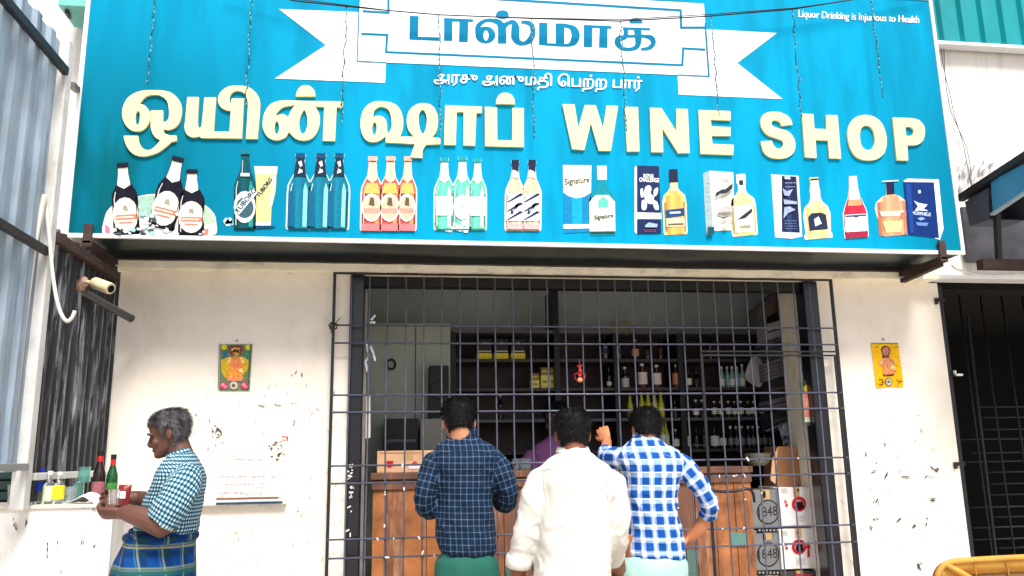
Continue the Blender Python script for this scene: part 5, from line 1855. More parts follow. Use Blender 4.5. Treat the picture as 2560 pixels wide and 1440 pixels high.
M_CARD = mat('brown_card', S(170, 122, 84), .8, .12, 10)
M_CARDL = mat('light_card', S(222, 178, 140), .8, .1, 10)
M_CARDW = mat('white_card', S(224, 222, 222), .7, .06, 10)
M_CARDG = mat('grey_card', S(120, 122, 124), .7, .1, 10)
M_CARDD = mat('dark_card', S(58, 54, 56), .7, .2, 10)
q0, q1 = pt(942, 1180, .26), pt(1056, 1126, .26)


def pr_a(ar):
    ar.poly([(966, 1152), (984, 1152), (982, 1166), (972, 1170), (966, 1164)], S(200, 40, 50))
    ar.poly([(1028, 1160), (1036, 1152), (1044, 1158), (1036, 1166)], S(206, 60, 60))
    ar.poly([(950, 1130), (1052, 1130), (1052, 1133), (950, 1133)], S(206, 150, 110))
    ar.poly([(1022, 1164), (1050, 1164), (1050, 1172), (1022, 1172)], S(240, 236, 230))


carton('bottle_carton', q0.x, q1.x + .12, .26, .5, zct, q1.z, M_CARDL, 'pale cardboard carton with red prints on the counter behind the bars', pr_a)
# back shelving
rack = empty('bottle_rack', (1.2, YB, 0), 'dark wooden wall rack full of bottles at the back of the shop', 'rack')
zsh = [pt(1500, y, YB).z for y in (826, 897, 969, 1046, 1126, 1200)]
xr0, xr1 = pt(1133, 900, YB).x, pt(1925, 900, YB).x
for i, z in enumerate(zsh):
    m = MB()
    m.box(xr0, xr1, YB, YB + .34, z - .024, z)
    m.build('shelf_board', M_SHELF if i in (0, 3) else M_DARKWOOD, rack, bevel=.002)
for px in (1133, 1392, 1540, 1700, 1925):
    x = pt(px, 900, YB).x
    m = MB()
    m.box(x - .022, x + .022, YB - .012, YB + .33, .12, zsh[0] + (.36 if px == 1392 else .0) - .0245)
    m.build('upright', M_BLACK, rack, bevel=.002)
m = MB()
m.box(xr0 + .01, xr1 - .01, YB + .345, YB + .36, .12, zsh[0])
m.build('back_panel', mat('rack_back', S(70, 58, 57), .7, .2, 5), rack)


def on_rack(px, row, dy=.06):
    q = pt(px, 960, YB + dy)
    return Vector((q.x, YB + dy, zsh[row]))


# boxes with yellow fronts on the top board
for i, px in enumerate((1212, 1254, 1297)):
    o = on_rack(px, 1, .04)
    r = empty('boxed_set', o, '%s black and yellow gift box from the left on the upper board of the rack' % ('leftmost', 'middle', 'rightmost')[i], 'box', 'black and yellow gift boxes')
    w = .066 * RS
    MB().box(o.x - w, o.x + w, o.y, o.y + .16, o.z, o.z + .05).build('yellow_base', L_YEL, r, bevel=.002)
    MB().box(o.x - w, o.x + w, o.y, o.y + .16, o.z + .0505, o.z + .16).build('black_front', C_BLACK, r, bevel=.002)
    m = MB()
    m.box(o.x - .008, o.x + .012, o.y - .0015, o.y - .0002, o.z + .115, o.z + .132)
    m.box(o.x - .05, o.x + .05, o.y - .0015, o.y - .0002, o.z + .06, o.z + .066)
    m.build('print', L_WHITE, r)
for i, px in enumerate((1515, 1549)):
    bottle('jar', on_rack(px, 1, .05), 'square', 1.05, G_DARK, 'dark round bodied bottle, %s of the pair below the yellow tinsel' % ('left', 'right')[i], mat('dark_blue_label', S(36, 44, 70), .4), C_BLACK, lz=(.2, .45), grp='dark round bodied bottles')
bottle('wine_bottle', on_rack(1781, 1, .06), 'beer', .96, G_DARK, 'single tall dark bottle on the upper board near the hatch', mat('dark_label', S(60, 30, 34), .5), C_WHITE, lz=(.2, .4))
# small yellow boxes on the second board
for i, (px, st, w, h, c) in enumerate(((1338, 0, .042, .075, 0), (1338, 1, .042, .06, 1), (1362, 0, .036, .12, 0), (1362, 1, .036, .07, 1), (1383, 0, .034, .12, 0), (1384, 1, .03, .07, 1))):
    w, h = w * RS, h * RS
    o = on_rack(px, 2, .04)
    z0 = o.z if st == 0 else o.z + (.0755 if i < 2 else .1205) * RS
    r = empty('small_box', (o.x, o.y, z0), 'small %s box, %s of the pile on the rack left of the red charm' % (('yellow', 'tan')[c], ('lower left', 'upper left', 'lower middle', 'upper middle', 'lower right', 'upper right')[i]), 'box', 'small boxes piled on the rack')
    MB().box(o.x - w + .002, o.x + w - .002, o.y, o.y + .07, z0, z0 + h).build('box_body', (mat('pale_yellow_card', S(246, 232, 120), .6, .1, 20), mat('tan_card', S(150, 124, 70), .6, .1, 20))[c], r, bevel=.002)
    MB().box(o.x - w * .6, o.x + w * .6, o.y - .0012, o.y - .0002, z0 + h * .4, z0 + h * .6).build('print', (mat('box_print', S(170, 150, 60), .6), _mats['tan_card'])[c] if c == 0 else L_YEL, r)
for (px, k, sc, gl, lb, lz, txt) in ((1523, 'beer', .72, G_DARK, L_SILV, (.12, .3), 'thin dark bottle leftmost of those on the middle board'),
                                     (1563, 'square', .9, G_DARK, mat('grey_white_label', S(196, 200, 206), .5, .15, 50), (.02, .46), 'stubby dark bottle with a grey white label on the middle board'),
                                     (1607, 'square', 1.04, mat('purple_glass', S(90, 26, 60), .15, .1, 10), L_PINK, (.14, .64), 'purple bottle with a square pink label on the middle board'),
                                     (1643, 'square', .98, mat('purple_glass', S(90, 26, 60)), L_PINK, (.14, .64), 'purple bottle with a square cream pink label beside the other purple one'),
                                     (1693, 'square', 1.0, mat('amber_glass', S(120, 60, 30), .15), L_ORNG, (.14, .62), 'orange labelled squat bottle on the middle board')):
    bottle('liquor_bottle', on_rack(px, 2, .05), k, sc, gl, txt, lb, C_WHITE if k == 'square' else C_BLACK, lz=lz)
for i, px in enumerate((1806, 1820, 1832, 1845, 1858)):
    bottle('clear_bottle', on_rack(px, 2, .04 + .02 * (i % 2)), 'beer', .72 + .08 * (i == 4), G_TEALG, '%s clear narrow bottle from the left beside the hanging white cloth' % ORD[i], L_WHITE if i % 2 == 0 else None, C_WHITE, lz=(.1, .4), grp='clear narrow bottles')
for i, (px, c) in enumerate(((1573, 0), (1602, 1), (1618, 2), (1634, 2), (1650, 1))):
    bottle('liquor_bottle', on_rack(px, 3, .02 + .01 * (i % 2)), 'beer', .86 if i else .8, G_OLIVE, '%s bottle from the left in the yellow green row above the checked shirt' % ORD[i], (mat('olive_label', S(170, 166, 96), .5), L_YEL, mat('mint_label', S(200, 214, 190), .5))[c], mat('lime_cap', S(190, 190, 60), .4) if i else mat('grey_cap', S(96, 104, 104), .4), lz=(.08, .42), grp='yellow green bottles')
for i, px in enumerate((1782, 1797, 1817, 1832, 1848, 1866, 1880, 1900)):
    bottle('small_bottle', on_rack(px, 3, .03 + .02 * (i % 2)), 'quart', .86, G_DARK, '%s small dark bottle from the left in the silver labelled row behind the hatch' % ORD[i], L_SILV, C_GOLD if i % 2 else C_WHITE, lz=(.2, .52 if i % 2 else .6), grp='small silver labelled bottles')
for i, (px, gl, lb) in enumerate(((1706, G_DARK, L_WHITE), (1733, G_DARK, None), (1752, G_DARK, None), (1778, G_DARK, L_WHITE))):
    bottle('liquor_bottle', on_rack(px, 4, .04), 'square' if lb else 'half', .96 if lb else 1.0, gl, '%s dark square shouldered bottle from the left on the low board behind the hatch' % ORD[i], lb or mat('narrow_label', S(120, 118, 112), .5), mat('green_cap', S(70, 96, 80), .4) if i == 0 else C_BLACK, lz=(.12, .56) if lb else (.12, .2), grp='dark bottles on the low board')
for i, px in enumerate((1818, 1832, 1846, 1862, 1874, 1888, 1902, 1914)):
    bottle('small_bottle', on_rack(px, 4, .03 + .02 * (i % 2)), 'beer', .74, G_DARK, '%s slim dark bottle from the left on the low board beside the newspapers' % ORD[i], mat('slim_label', S(150, 148, 146), .4), C_WHITE, lz=(.16, .46), grp='slim dark bottles')
for i, px in enumerate((1650, 1658)):
    bottle('liquor_bottle', on_rack(px, 4, .02 + .08 * i), 'beer', .95, G_OLIVE, 'pale labelled bottle, %s of two just right of the checked man head' % ('front', 'rear')[i], L_SILV, C_GOLD, lz=(.1, .5), grp='pale labelled bottles')
for i, (px, row, kind, sc_, lb, cp) in enumerate(((1592, 1, 'half', .95, L_ORNG, C_GOLD), (1622, 1, 'half', .9, None, C_BLACK), (1655, 1, 'beer', .8, None, C_BLACK), (1722, 2, 'half', .85, L_SILV, C_BLACK), (1742, 2, 'half', .85, None, C_BLACK), (1684, 3, 'half', .85, None, C_BLACK), (1700, 3, 'half', .85, L_ORNG, C_BLACK), (1736, 3, 'quart', .95, L_WHITE, C_WHITE), (1752, 3, 'quart', .95, None, C_WHITE), (1682, 4, 'half', .9, L_PINK, C_GOLD), (1798, 4, 'half', .95, L_SILV, C_BLACK), (1250, 3, 'beer', .85, None, C_WHITE), (1392, 2, 'beer', .7, L_SILV, C_WHITE))):
    bottle('liquor_bottle', on_rack(px, row, .05), kind, sc_, G_DARK, 'dark bottle with %s label, %s' % ('pale' if lb else 'dark', ('right of the round bodied pair', 'on the upper board above the pink labels', 'tall on the upper board above the orange label', 'right of the orange labelled squat bottle', 'second right of the orange labelled squat bottle', 'right of the yellow green row', 'second right of the yellow green row', 'left of the small silver labelled row', 'just left of the small silver labelled row', 'leftmost on the low board', 'right of the square shouldered bottles', 'alone on the empty left part of the rack', 'behind the pile of small yellow boxes')[i]), lb or mat('dark_label', S(60, 30, 34), .5), cp, lz=(.15, .5), grp='odd bottles on the rack')
for i, px in enumerate((1290, 1306, 1318)):
    q = pt(px, 1150, .46)
    cup((q.x, .46, zct), '%s small glass from the left on the counter by the purple shirt' % ORD[i], .022, .028, .07, c=M_CUP)
# tinsel on the top board
m = MB()
q = pt(1545, 815, YB - .02)
random.seed(5)
for k in range(24):
    a_ = q + Vector((random.uniform(-.09, .09), random.uniform(-.03, .02), random.uniform(-.02, .03)))
    m.tube([a_, a_ + Vector((random.uniform(-.04, .04), -.01, random.uniform(-.01, .02))), a_ + Vector((random.uniform(-.06, .06), -.012, random.uniform(-.07, -.02)))], .003, 4)
tag(m.build('tinsel', mat('straw_tinsel', S(150, 140, 100), .5, .3, 40), None), 'dry straw coloured tinsel draped over the top board of the rack', 'tinsel')
for i, px in enumerate((1272, 1283)):
    q = pt(px, 815, YB + .05)
    bottle('small_bottle', (q.x, YB + .05, zsh[0]), 'quart', .38, G_TEALG, 'tiny pale bottle, %s of two on top of the rack' % ('left', 'right')[i], None, C_WHITE, grp='tiny bottles on top of the rack')

# steel cupboard, speaker and boxes at the left inside
def boxthing(name, px0, py0, px1, py1, Y, depth, material, label, cat, details=None):
    a_, b_ = pt(px0, py1, Y), pt(px1, py0, Y)
    r = empty(name, ((a_.x + b_.x) / 2, Y, a_.z), label, cat)
    MB().box(a_.x, b_.x, Y, Y + depth, a_.z, b_.z).build('body', material, r, bevel=.006)
    if details:
        details(r, a_, b_)
    return r


M_STEEL = mat('grey_green_steel', S(176, 186, 176), .5, .12, 3)


def cup_det(r, a_, b_):
    xm = (a_.x + b_.x) / 2 + .05
    MB().box(xm - .003, xm + .003, 1.115, 1.119, a_.z + .02, b_.z - .02).build('door_gap', C_BLACK, r)
    m_ = MB()
    q_ = pt(978, 911, 1.1)
    m_.tube([q_ + Vector((.03 * math.cos(t), 0, .036 * math.sin(t))) for t in [k * math.pi / 8 for k in range(17)]], .008, 6)
    m_.build('hook_ring', C_BLACK, r)


q = pt(1000, 1300, 1.6)
boxthing('steel_cupboard', 905, 808, 1126, 1500, 1.12, .4, M_STEEL, 'grey green steel cupboard at the left inside the shop', 'cupboard', cup_det)


def spk(r, a_, b_):
    for k in (.3, .7):
        m_ = MB()
        c_ = Vector(((a_.x + b_.x) / 2, a_.y - .001, a_.z + (b_.z - a_.z) * k))
        m_.lathe([(.07, 0), (.06, .006), (.02, .002)], c_, 20, axis=(0, -1, 0))
        m_.build('cone', mat('speaker_cone', S(40, 40, 42), .6), r, smooth=.6)


boxthing('loudspeaker', 1072, 914, 1122, 1120, .95, .16, mat('speaker_black', S(36, 34, 34), .6), 'tall black loudspeaker beside the steel cupboard', 'speaker', spk)
boxthing('black_box', 958, 1046, 1046, 1180, .84, .2, M_BLACK, 'black electronic box behind the pale carton', 'box', lambda r, a_, b_: MB().box(a_.x + .02, b_.x - .02, 0.837, 0.8395, a_.z + .2, a_.z + .22).build('slot', M_SHELF, r))
boxthing('grey_box', 1050, 1046, 1116, 1180, .82, .2, mat('light_grey_box', S(150, 146, 138), .6, .1, 6), 'pale grey metal box right of the black electronic box', 'box', lambda r, a_, b_: MB().box(b_.x - .06, b_.x - .03, 0.817, 0.8195, b_.z - .2, b_.z - .17).build('switch', C_WHITE, r))

# goods piled at the right inside
random.seed(21)
XR = pt(1985, 900, .75).x


def bundle(name, pts4, Y, depth, material, label, cat, layers=1):
    r = empty(name, pt(*pts4[3], Y), label, cat)
    P_ = [pt(x, y, Y) for x, y in pts4]      # tl, tr, br, bl
    for k in range(layers):
        t0, t1 = k / layers, (k + .86) / layers if layers > 1 else 1
        tl, tr = P_[0].lerp(P_[3], t0), P_[1].lerp(P_[2], t0)
        bl, br = P_[0].lerp(P_[3], t1), P_[1].lerp(P_[2], t1)
        e = Vector((random.uniform(-.01, .01) if layers > 1 else 0, 0, 0))
        fr_ = [p_ + e for p_ in (tl, tr, br, bl)]
        m_ = MB()
        m_.add(fr_ + [p_ + Vector((.04, depth, 0)) for p_ in fr_], [(0, 3, 2, 1), (4, 5, 6, 7), (0, 1, 5, 4), (3, 7, 6, 2), (1, 2, 6, 5), (0, 4, 7, 3)])
        m_.build('layer' if layers > 1 else 'box_body', material, r, bevel=.003)
    if layers == 1:
        fr_ = [P_[0].lerp(P_[3], .42), P_[1].lerp(P_[2], .42), P_[1].lerp(P_[2], .56), P_[0].lerp(P_[3], .56)]
        m_ = MB()
        m_.add([p_ + Vector((0, -.0015, 0)) for p_ in fr_], [(0, 3, 2, 1)])
        m_.build('tape', mat('dull_tape', S(110, 96, 84), .5), r)
    return r


bundle('carton', [(1894, 768), (1946, 724), (1948, 776), (1896, 806)], .95, .3, mat('old_card', S(104, 92, 88), .8, .15, 8), 'old grey brown carton tilted at the top right inside the shop', 'carton')
bundle('carton', [(1946, 722), (1972, 722), (1974, 790), (1948, 792)], .9, .3, M_CARDD, 'dark carton squeezed between the tilted carton and the jamb', 'carton')
bundle('paper_bundle', [(1918, 812), (1950, 800), (1952, 842), (1920, 852)], .9, .28, mat('pale_paper', S(190, 184, 190), .8, .1, 20), 'pale wrapped bundle below the tilted old carton', 'bundle')
bundle('paper_bundle', [(1918, 855), (1976, 838), (1980, 890), (1922, 905)], .85, .3, mat('grey_paper', S(96, 92, 98), .8, .2, 20), 'stack of grey newspapers on the right inside shelf', 'newspapers', 5)
bundle('paper_bundle', [(1905, 910), (1978, 885), (1982, 935), (1915, 955)], .8, .3, mat('grey_paper2', S(130, 126, 130), .8, .2, 20), 'lower stack of pale newspapers on the right inside shelf', 'newspapers', 5)
bundle('carton', [(1926, 950), (1984, 942), (1988, 990), (1930, 1000)], .8, .3, M_CARDD, 'black carton under the newspapers at right', 'carton')
bundle('paper_bundle', [(1930, 1000), (1990, 985), (1996, 1010), (1932, 1028)], .78, .3, mat('lilac_paper', S(140, 130, 146), .8, .15, 20), 'lilac grey folded sack at the right above the newspapers rack', 'bundle', 2)
bundle('carton', [(1932, 1030), (1996, 1010), (2000, 1060), (1936, 1080)], .76, .3, M_CARDD, 'dark carton above the hanging newspapers', 'carton')
# hanging cloth over the shelf
m = MB()
N = 14
cpts = [(1884, 882), (1908, 900), (1912, 930), (1906, 976), (1882, 962), (1858, 948), (1868, 915)]
cv = [pt(x, y, .95 + .03 * math.sin(i * 1.9)) for i, (x, y) in enumerate(cpts)]
cen = pt(1886, 928, .9)
m.add([cen] + cv, [(0, (k + 1) % 7 + 1, k + 1) for k in range(7)])
tag(m.build('shop_cloth', mat('shop_cloth', S(186, 180, 186), .9, .1, 12), None, solid=.004, subs=2), 'pale cloth hanging in a point over the right inside shelf', 'cloth')
# newspapers, bowl and cartons at the lower right
r = empty('newspaper', pt(1975, 1115, .5), 'printed newspapers hanging above the open brown carton', 'newspaper')
art = WallArt(lambda x, y: pt(x, y, .5), 0, .0004)
art.poly([(1945, 1066), (2000, 1040), (2006, 1114), (1962, 1116)], S(150, 160, 168))
for i in range(26):
    x, y = random.uniform(1950, 1996), random.uniform(1062, 1110)
    art.poly([(x, y), (x + random.uniform(4, 12), y - 3), (x + random.uniform(6, 12), y + random.uniform(2, 10)), (x + 1, y + 6)], random.choice([S(206, 210, 206), S(60, 70, 96), S(120, 120, 150), S(190, 180, 120), S(90, 90, 100)]))
art.done('sheet', r)
m = MB()
m.tube([pt(1915, 1078, .46), pt(2000, 1040, .46)], .006, 6)
tag(m.build('shelf_rod', M_BAR, None), 'thin rod holding the hanging newspapers at right', 'rod')
r = empty('open_carton', pt(1970, 1215, .3), 'open brown cardboard carton standing on the white cartons', 'carton')
fl = .34
m = MB()
P4 = [pt(x, y, fl) for x, y in ((1944, 1116), (2006, 1116), (2016, 1212), (1942, 1218))]
m.add(P4 + [p_ + Vector((.02, .25, 0)) for p_ in P4], [(0, 3, 2, 1), (4, 5, 6, 7), (3, 7, 6, 2), (1, 2, 6, 5), (0, 4, 7, 3)])
m.build('box_body', M_CARD, r, solid=.003)
m = MB()
Q4 = [pt(x, y, fl - .03) for x, y in ((1944, 1117), (1938, 1210), (1926, 1200), (1930, 1150))]
m.add(Q4, [(0, 1, 2, 3)])
m.build('flap', M_CARDL, r, solid=.003)
bw = empty('metal_bowl', pt(1898, 1220, .26), 'dull grey metal bowl at the right end of the wooden counter', 'bowl')
o = pt(1898, 1218, .3)
o.z = zct + .001
m = MB()
m.lathe([(.05, 0), (.075, .02), (.088, .06), (.09, .082), (.094, .084), (.086, .082), (.07, .03), (.04, .012)], o, 24)
m.build('bowl_body', mat('dull_metal', S(120, 120, 112), .45, .2, 20, metal=.5), bw, smooth=.7)
m = MB()
m.tube(catmull([tuple(pt(x, y, .13)) for x, y in ((1776, 1224), (1800, 1229), (1840, 1227), (1868, 1222), (1882, 1232), (1886, 1256))], 5), .009, 8)
tag(m.build('bent_rod', M_BARDK, None, smooth=4), 'dark bent rod along the front edge of the counter beside the grey cartons', 'rod')


def stack_carton(px0, py0, px1, py1, Y, depth, material, label, prints):
    a_, b_ = pt(px0, py1, Y), pt(px1, py0, Y)
    return carton('bottle_carton', a_.x, b_.x, Y, Y + depth, a_.z, b_.z, material, label, prints)


INK = S(26, 26, 28)


def p1848(y0):
    def f(ar):
        ar.disc(1920, y0 + 64, 28, 31, INK, 20)
        ar.disc(1920, y0 + 64, 25, 28, S(120, 122, 124), 20)
        ar.text('1848', 1897, y0 + 76, 1944, y0 + 72, 34, INK)
        ar.poly([(1891, y0 + 104), (1950, y0 + 102), (1950, y0 + 114), (1891, y0 + 117)], INK)
        for k in range(6):
            ar.poly([(1896 + k * 9, y0 + 107), (1901 + k * 9, y0 + 107), (1901 + k * 9, y0 + 112), (1896 + k * 9, y0 + 112)], S(150, 150, 150))
        ar.poly([(1906, y0 + 14), (1912, y0 + 10), (1914, y0 + 26), (1908, y0 + 30)], INK)
    return f


def pred(y0, arrow):
    def f(ar):
        ar.disc(1997, y0 + 47, 18, 19, S(190, 30, 50), 20)
        ar.disc(1998, y0 + 48, 12, 12, S(206, 130, 130), 14)
        ar.poly([(1990, y0 + 42), (2006, y0 + 40), (2010, y0 + 56), (1998, y0 + 62), (1988, y0 + 54)], S(40, 20, 24))
        ar.poly([(1962, y0 + 34), (1968, y0 + 44), (1960, y0 + 44)], S(206, 60, 80))
        ar.disc(1966, y0 + 50, 3.5, 4, S(190, 40, 60))
        ar.disc(1994, y0 + 12, 3.5, 3.5, S(60, 60, 60))
        for k in range(4):
            ar.poly([(1952, y0 + 8 + k * 3), (1966 + k, y0 + 8 + k * 3), (1966 + k, y0 + 9 + k * 3), (1952, y0 + 9 + k * 3)], S(150, 150, 150))
        for k in range(4):
            ar.poly([(1990, y0 + 76 + k * 4), (2012, y0 + 76 + k * 4), (2012, y0 + 77 + k * 4), (1990, y0 + 77 + k * 4)], S(170, 166, 170))
        if arrow:
            ar.poly([(2019, y0 + 34), (2026, y0 + 50), (2022, y0 + 50), (2024, y0 + 72), (2017, y0 + 72), (2018, y0 + 50), (2013, y0 + 50)], S(190, 30, 50))
    return f


stack_carton(1884, 1224, 1953, 1322, .26, .3, M_CARDG, 'upper grey carton printed 1848 beside the wooden counter', p1848(1216))
stack_carton(1890, 1324, 1956, 1432, .26, .3, M_CARDG, 'lower grey carton printed 1848 beside the wooden counter', p1848(1322))
stack_carton(1892, 1434, 1958, 1560, .26, .3, M_CARD, 'brown carton at the bottom of the grey carton stack', lambda ar: ar.poly([(1900, 1440), (1950, 1440), (1950, 1444), (1900, 1444)], INK))
stack_carton(1951, 1217, 2036, 1318, .24, .3, M_CARDW, 'upper white carton with a round red mark beside the right jamb', pred(1213, False))
stack_carton(1955, 1320, 2042, 1424, .24, .3, M_CARDW, 'lower white carton with a round red mark and red arrow beside the right jamb', pred(1320, True))
stack_carton(1960, 1426, 2046, 1560, .24, .3, M_CARDD, 'dark carton under the white cartons at the right jamb', lambda ar: ar.poly([(1990, 1434), (2030, 1434), (2030, 1440), (1990, 1440)], S(170, 60, 70)))
# picture on the right jamb
r = empty('small_poster', pt(2022, 1065, .04), 'narrow colourful picture stuck on the jamb behind the right bars', 'poster')
art = WallArt(lambda x, y: pt(x, y, .05), .0, .0005)
art.poly([(1998, 955), (2032, 946), (2040, 1062), (2006, 1066)], S(70, 84, 66))
art.poly([(2010, 968), (2024, 958), (2030, 972), (2022, 980), (2012, 978)], S(226, 184, 70), True)
art.poly([(2008, 984), (2026, 980), (2034, 1020), (2030, 1046), (2012, 1048)], S(214, 130, 110), True)
art.poly([(2014, 1000), (2026, 996), (2028, 1020), (2018, 1024)], S(226, 170, 150), True)
art.poly([(2008, 1044), (2036, 1042), (2038, 1054), (2008, 1056)], S(206, 206, 190))
art.done('sheet', r)


# ---------------------------------------------------------------- people
HEADP = [(0, .018, .082, .045), (.05, .034, .090, .010), (.15, .050, .091, -.030), (.25, .059, .089, -.055), (.35, .065, .090, -.075), (.5, .070, .088, -.090), (.62, .074, .092, -.098), (.75, .075, .090, -.100), (.86, .068, .076, -.090), (.94, .050, .050, -.068), (.985, .028, .022, -.040), (1.0, .008, -.002, -.016)]
HEADD = catmull(HEADP, 5)


def head_at(t):
    for a_, b_ in zip(HEADD, HEADD[1:]):
        if a_[0] <= t <= b_[0]:
            k = (t - a_[0]) / max(1e-6, b_[0] - a_[0])
            return [a_[i] + (b_[i] - a_[i]) * k for i in (1, 2, 3)]
    return HEADD[-1][1:] if t > .5 else HEADD[0][1:]


class Head:
    def __init__(self, C, fwd, up, s=1.0):
        self.C, self.f, self.s = Vector(C), Vector(fwd).normalized(), s
        up = Vector(up)
        self.u = (up - self.f * up.dot(self.f)).normalized()
        self.r = self.f.cross(self.u)

    def P(self, x, y, t):
        return self.C + (self.r * x + self.f * y + self.u * (t - .5) * .225) * self.s

    def surf(self, t, th, off=0.0):
        w, F, B = head_at(min(t, 1.0))
        c, h = (F + B) / 2, (F - B) / 2
        q = self.P((w + off) * math.sin(th), c + (h + off) * math.cos(th), t)
        return q + self.u * off * max(0, (t - .72) / .28) * self.s

    def add(self, mb):
        n = 28
        rings = [[self.surf(a_[0], 2 * math.pi * k / n) for k in range(n)] for a_ in HEADD]
        v = [p_ for r_ in rings for p_ in r_]
        f = [(i * n + k, i * n + (k + 1) % n, (i + 1) * n + (k + 1) % n, (i + 1) * n + k) for i in range(len(rings) - 1) for k in range(n)]
        f += [tuple(range(n))[::-1], tuple((len(rings) - 1) * n + k for k in range(n))]
        mb.add(v, f)
        s = self.s
        mb.tube([self.P(0, .088, .56), self.P(0, .098, .46), self.P(0, .108, .36), self.P(0, .102, .325), self.P(0, .088, .31)], [.006 * s, .008 * s, .0115 * s, .012 * s, .009 * s], 10)
        for x in (-1, 1):
            mb.ellipsoid(self.P(x * .013, .094, .335), self.r * .009 * s, self.f * .011 * s, self.u * .008 * s, 10, 6)
            mb.ellipsoid(self.P(x * .076, -.008, .46), self.r * .009 * s, self.f * .017 * s, self.u * .031 * s, 12, 8)
            mb.ellipsoid(self.P(x * .082, -.014, .48), self.r * .006 * s, self.f * .015 * s, self.u * .026 * s, 12, 8)
            mb.ellipsoid(self.P(x * .03, .080, .56), self.r * .024 * s, self.f * .014 * s, self.u * .009 * s, 10, 6)
            mb.ellipsoid(self.P(x * .042, .066, .36), self.r * .02 * s, self.f * .02 * s, self.u * .022 * s, 10, 6)
        mb.ellipsoid(self.P(0, .089, .225), self.r * .024 * s, self.f * .009 * s, self.u * .006 * s, 12, 6)
        mb.ellipsoid(self.P(0, .088, .185), self.r * .021 * s, self.f * .009 * s, self.u * .007 * s, 12, 6)
        mb.ellipsoid(self.P(0, .084, .08), self.r * .022 * s, self.f * .012 * s, self.u * .014 * s, 12, 6)

    def face(self, parent, brow):
        for x in (-1, 1):
            m_ = MB()
            m_.ellipsoid(self.P(x * .031, .0815, .495), self.r * .0125 * self.s, self.f * .010 * self.s, self.u * .006 * self.s, 12, 8)
            m_.build('eye', mat('eye_dark', S(40, 30, 28), .2), parent, smooth=4)
            m_ = MB()
            m_.tube([self.P(x * .014, .099, .575), self.P(x * .032, .097, .595), self.P(x * .05, .082, .58)], [.003, .0045, .0025], 6)
            m_.build('eyebrow', brow, parent, smooth=4)
        m_ = MB()
        m_.tube([self.P(-.02, .092, .205), self.P(0, .099, .205), self.P(.02, .092, .205)], .0018, 5)
        m_.build('mouth', mat('lip_line', S(70, 36, 34), .6), parent, smooth=4)

    def hair(self, parent, material, thick=.014, front=.80, side=.56, back=.16, curl=.4, length=.024, n_sp=2200, seed=1, jitter=.005):
        rnd = random.Random(seed)
        mb = MB()
        n, nt_2 = 48, 40

        def line(th):
            c = math.cos(th)
            a_ = abs(math.atan2(math.sin(th), math.cos(th)))     # 0 front .. pi back
            if a_ < 1.0:
                return front
            if a_ < 1.45:
                return front + (side - .14 - front) * (a_ - 1.0) / .45
            if a_ < 1.85:
                return side
            if a_ < 2.2:
                return side + (back - side) * (a_ - 1.85) / .35
            return back
        idx = {}
        v, f = [], []
        for i in range(nt_2 + 1):
            t = .05 + .95 * i / nt_2
            for k in range(n):
                th = 2 * math.pi * k / n
                q = self.surf(t, th)
                e = noise.noise(q * 55 + Vector((seed, 0, 0))) * jitter + noise.noise(q * 130) * jitter * .5
                tp = min(1, max(0, (t - line(th)) / .22))
                v.append(self.surf(t, th, .002 + thick * (.25 + .75 * tp) + e * tp))
        for i in range(nt_2):
            for k in range(n):
                t = .05 + .95 * (i + .5) / nt_2
                th = 2 * math.pi * (k + .5) / n
                if t > line(th) + .02 * noise.noise(Vector((k * .9, seed, 0))):
                    f.append((i * n + k, i * n + (k + 1) % n, (i + 1) * n + (k + 1) % n, (i + 1) * n + k))
        f.append(tuple(nt_2 * n + k for k in range(n)))
        mb.add(v, f)
        for _ in range(n_sp * 3):
            t = .06 + .94 * rnd.random() ** .7
            th = rnd.uniform(-math.pi, math.pi)
            if t < line(th) - .015:
                continue
            tp = min(1, max(0, (t - line(th)) / .22))
            q = self.surf(t, th, thick * (.2 + .75 * tp))
            nrm = (self.surf(t, th, .02) - self.surf(t, th, 0)).normalized()
            down = (self.surf(max(0, t - .06), th, 0) - self.surf(t, th, 0)).normalized()
            d = (down * .8 + nrm * (.35 + curl * rnd.random()) + Vector((rnd.uniform(-1, 1), rnd.uniform(-1, 1), rnd.uniform(-1, 1))) * curl).normalized()
            L = length * (.45 + .75 * rnd.random()) * (.35 + .65 * tp)
            sd2 = d.cross(nrm).normalized() * .0009
            m1 = q + d * L * .55 + nrm * .002
            mb.add([q + sd2, q - sd2, m1 + sd2 * .7, m1 - sd2 * .7, q + d * L - nrm * .003 * curl], [(0, 1, 3, 2), (2, 3, 4)])
        return mb.build('hair', material, parent, smooth=4)


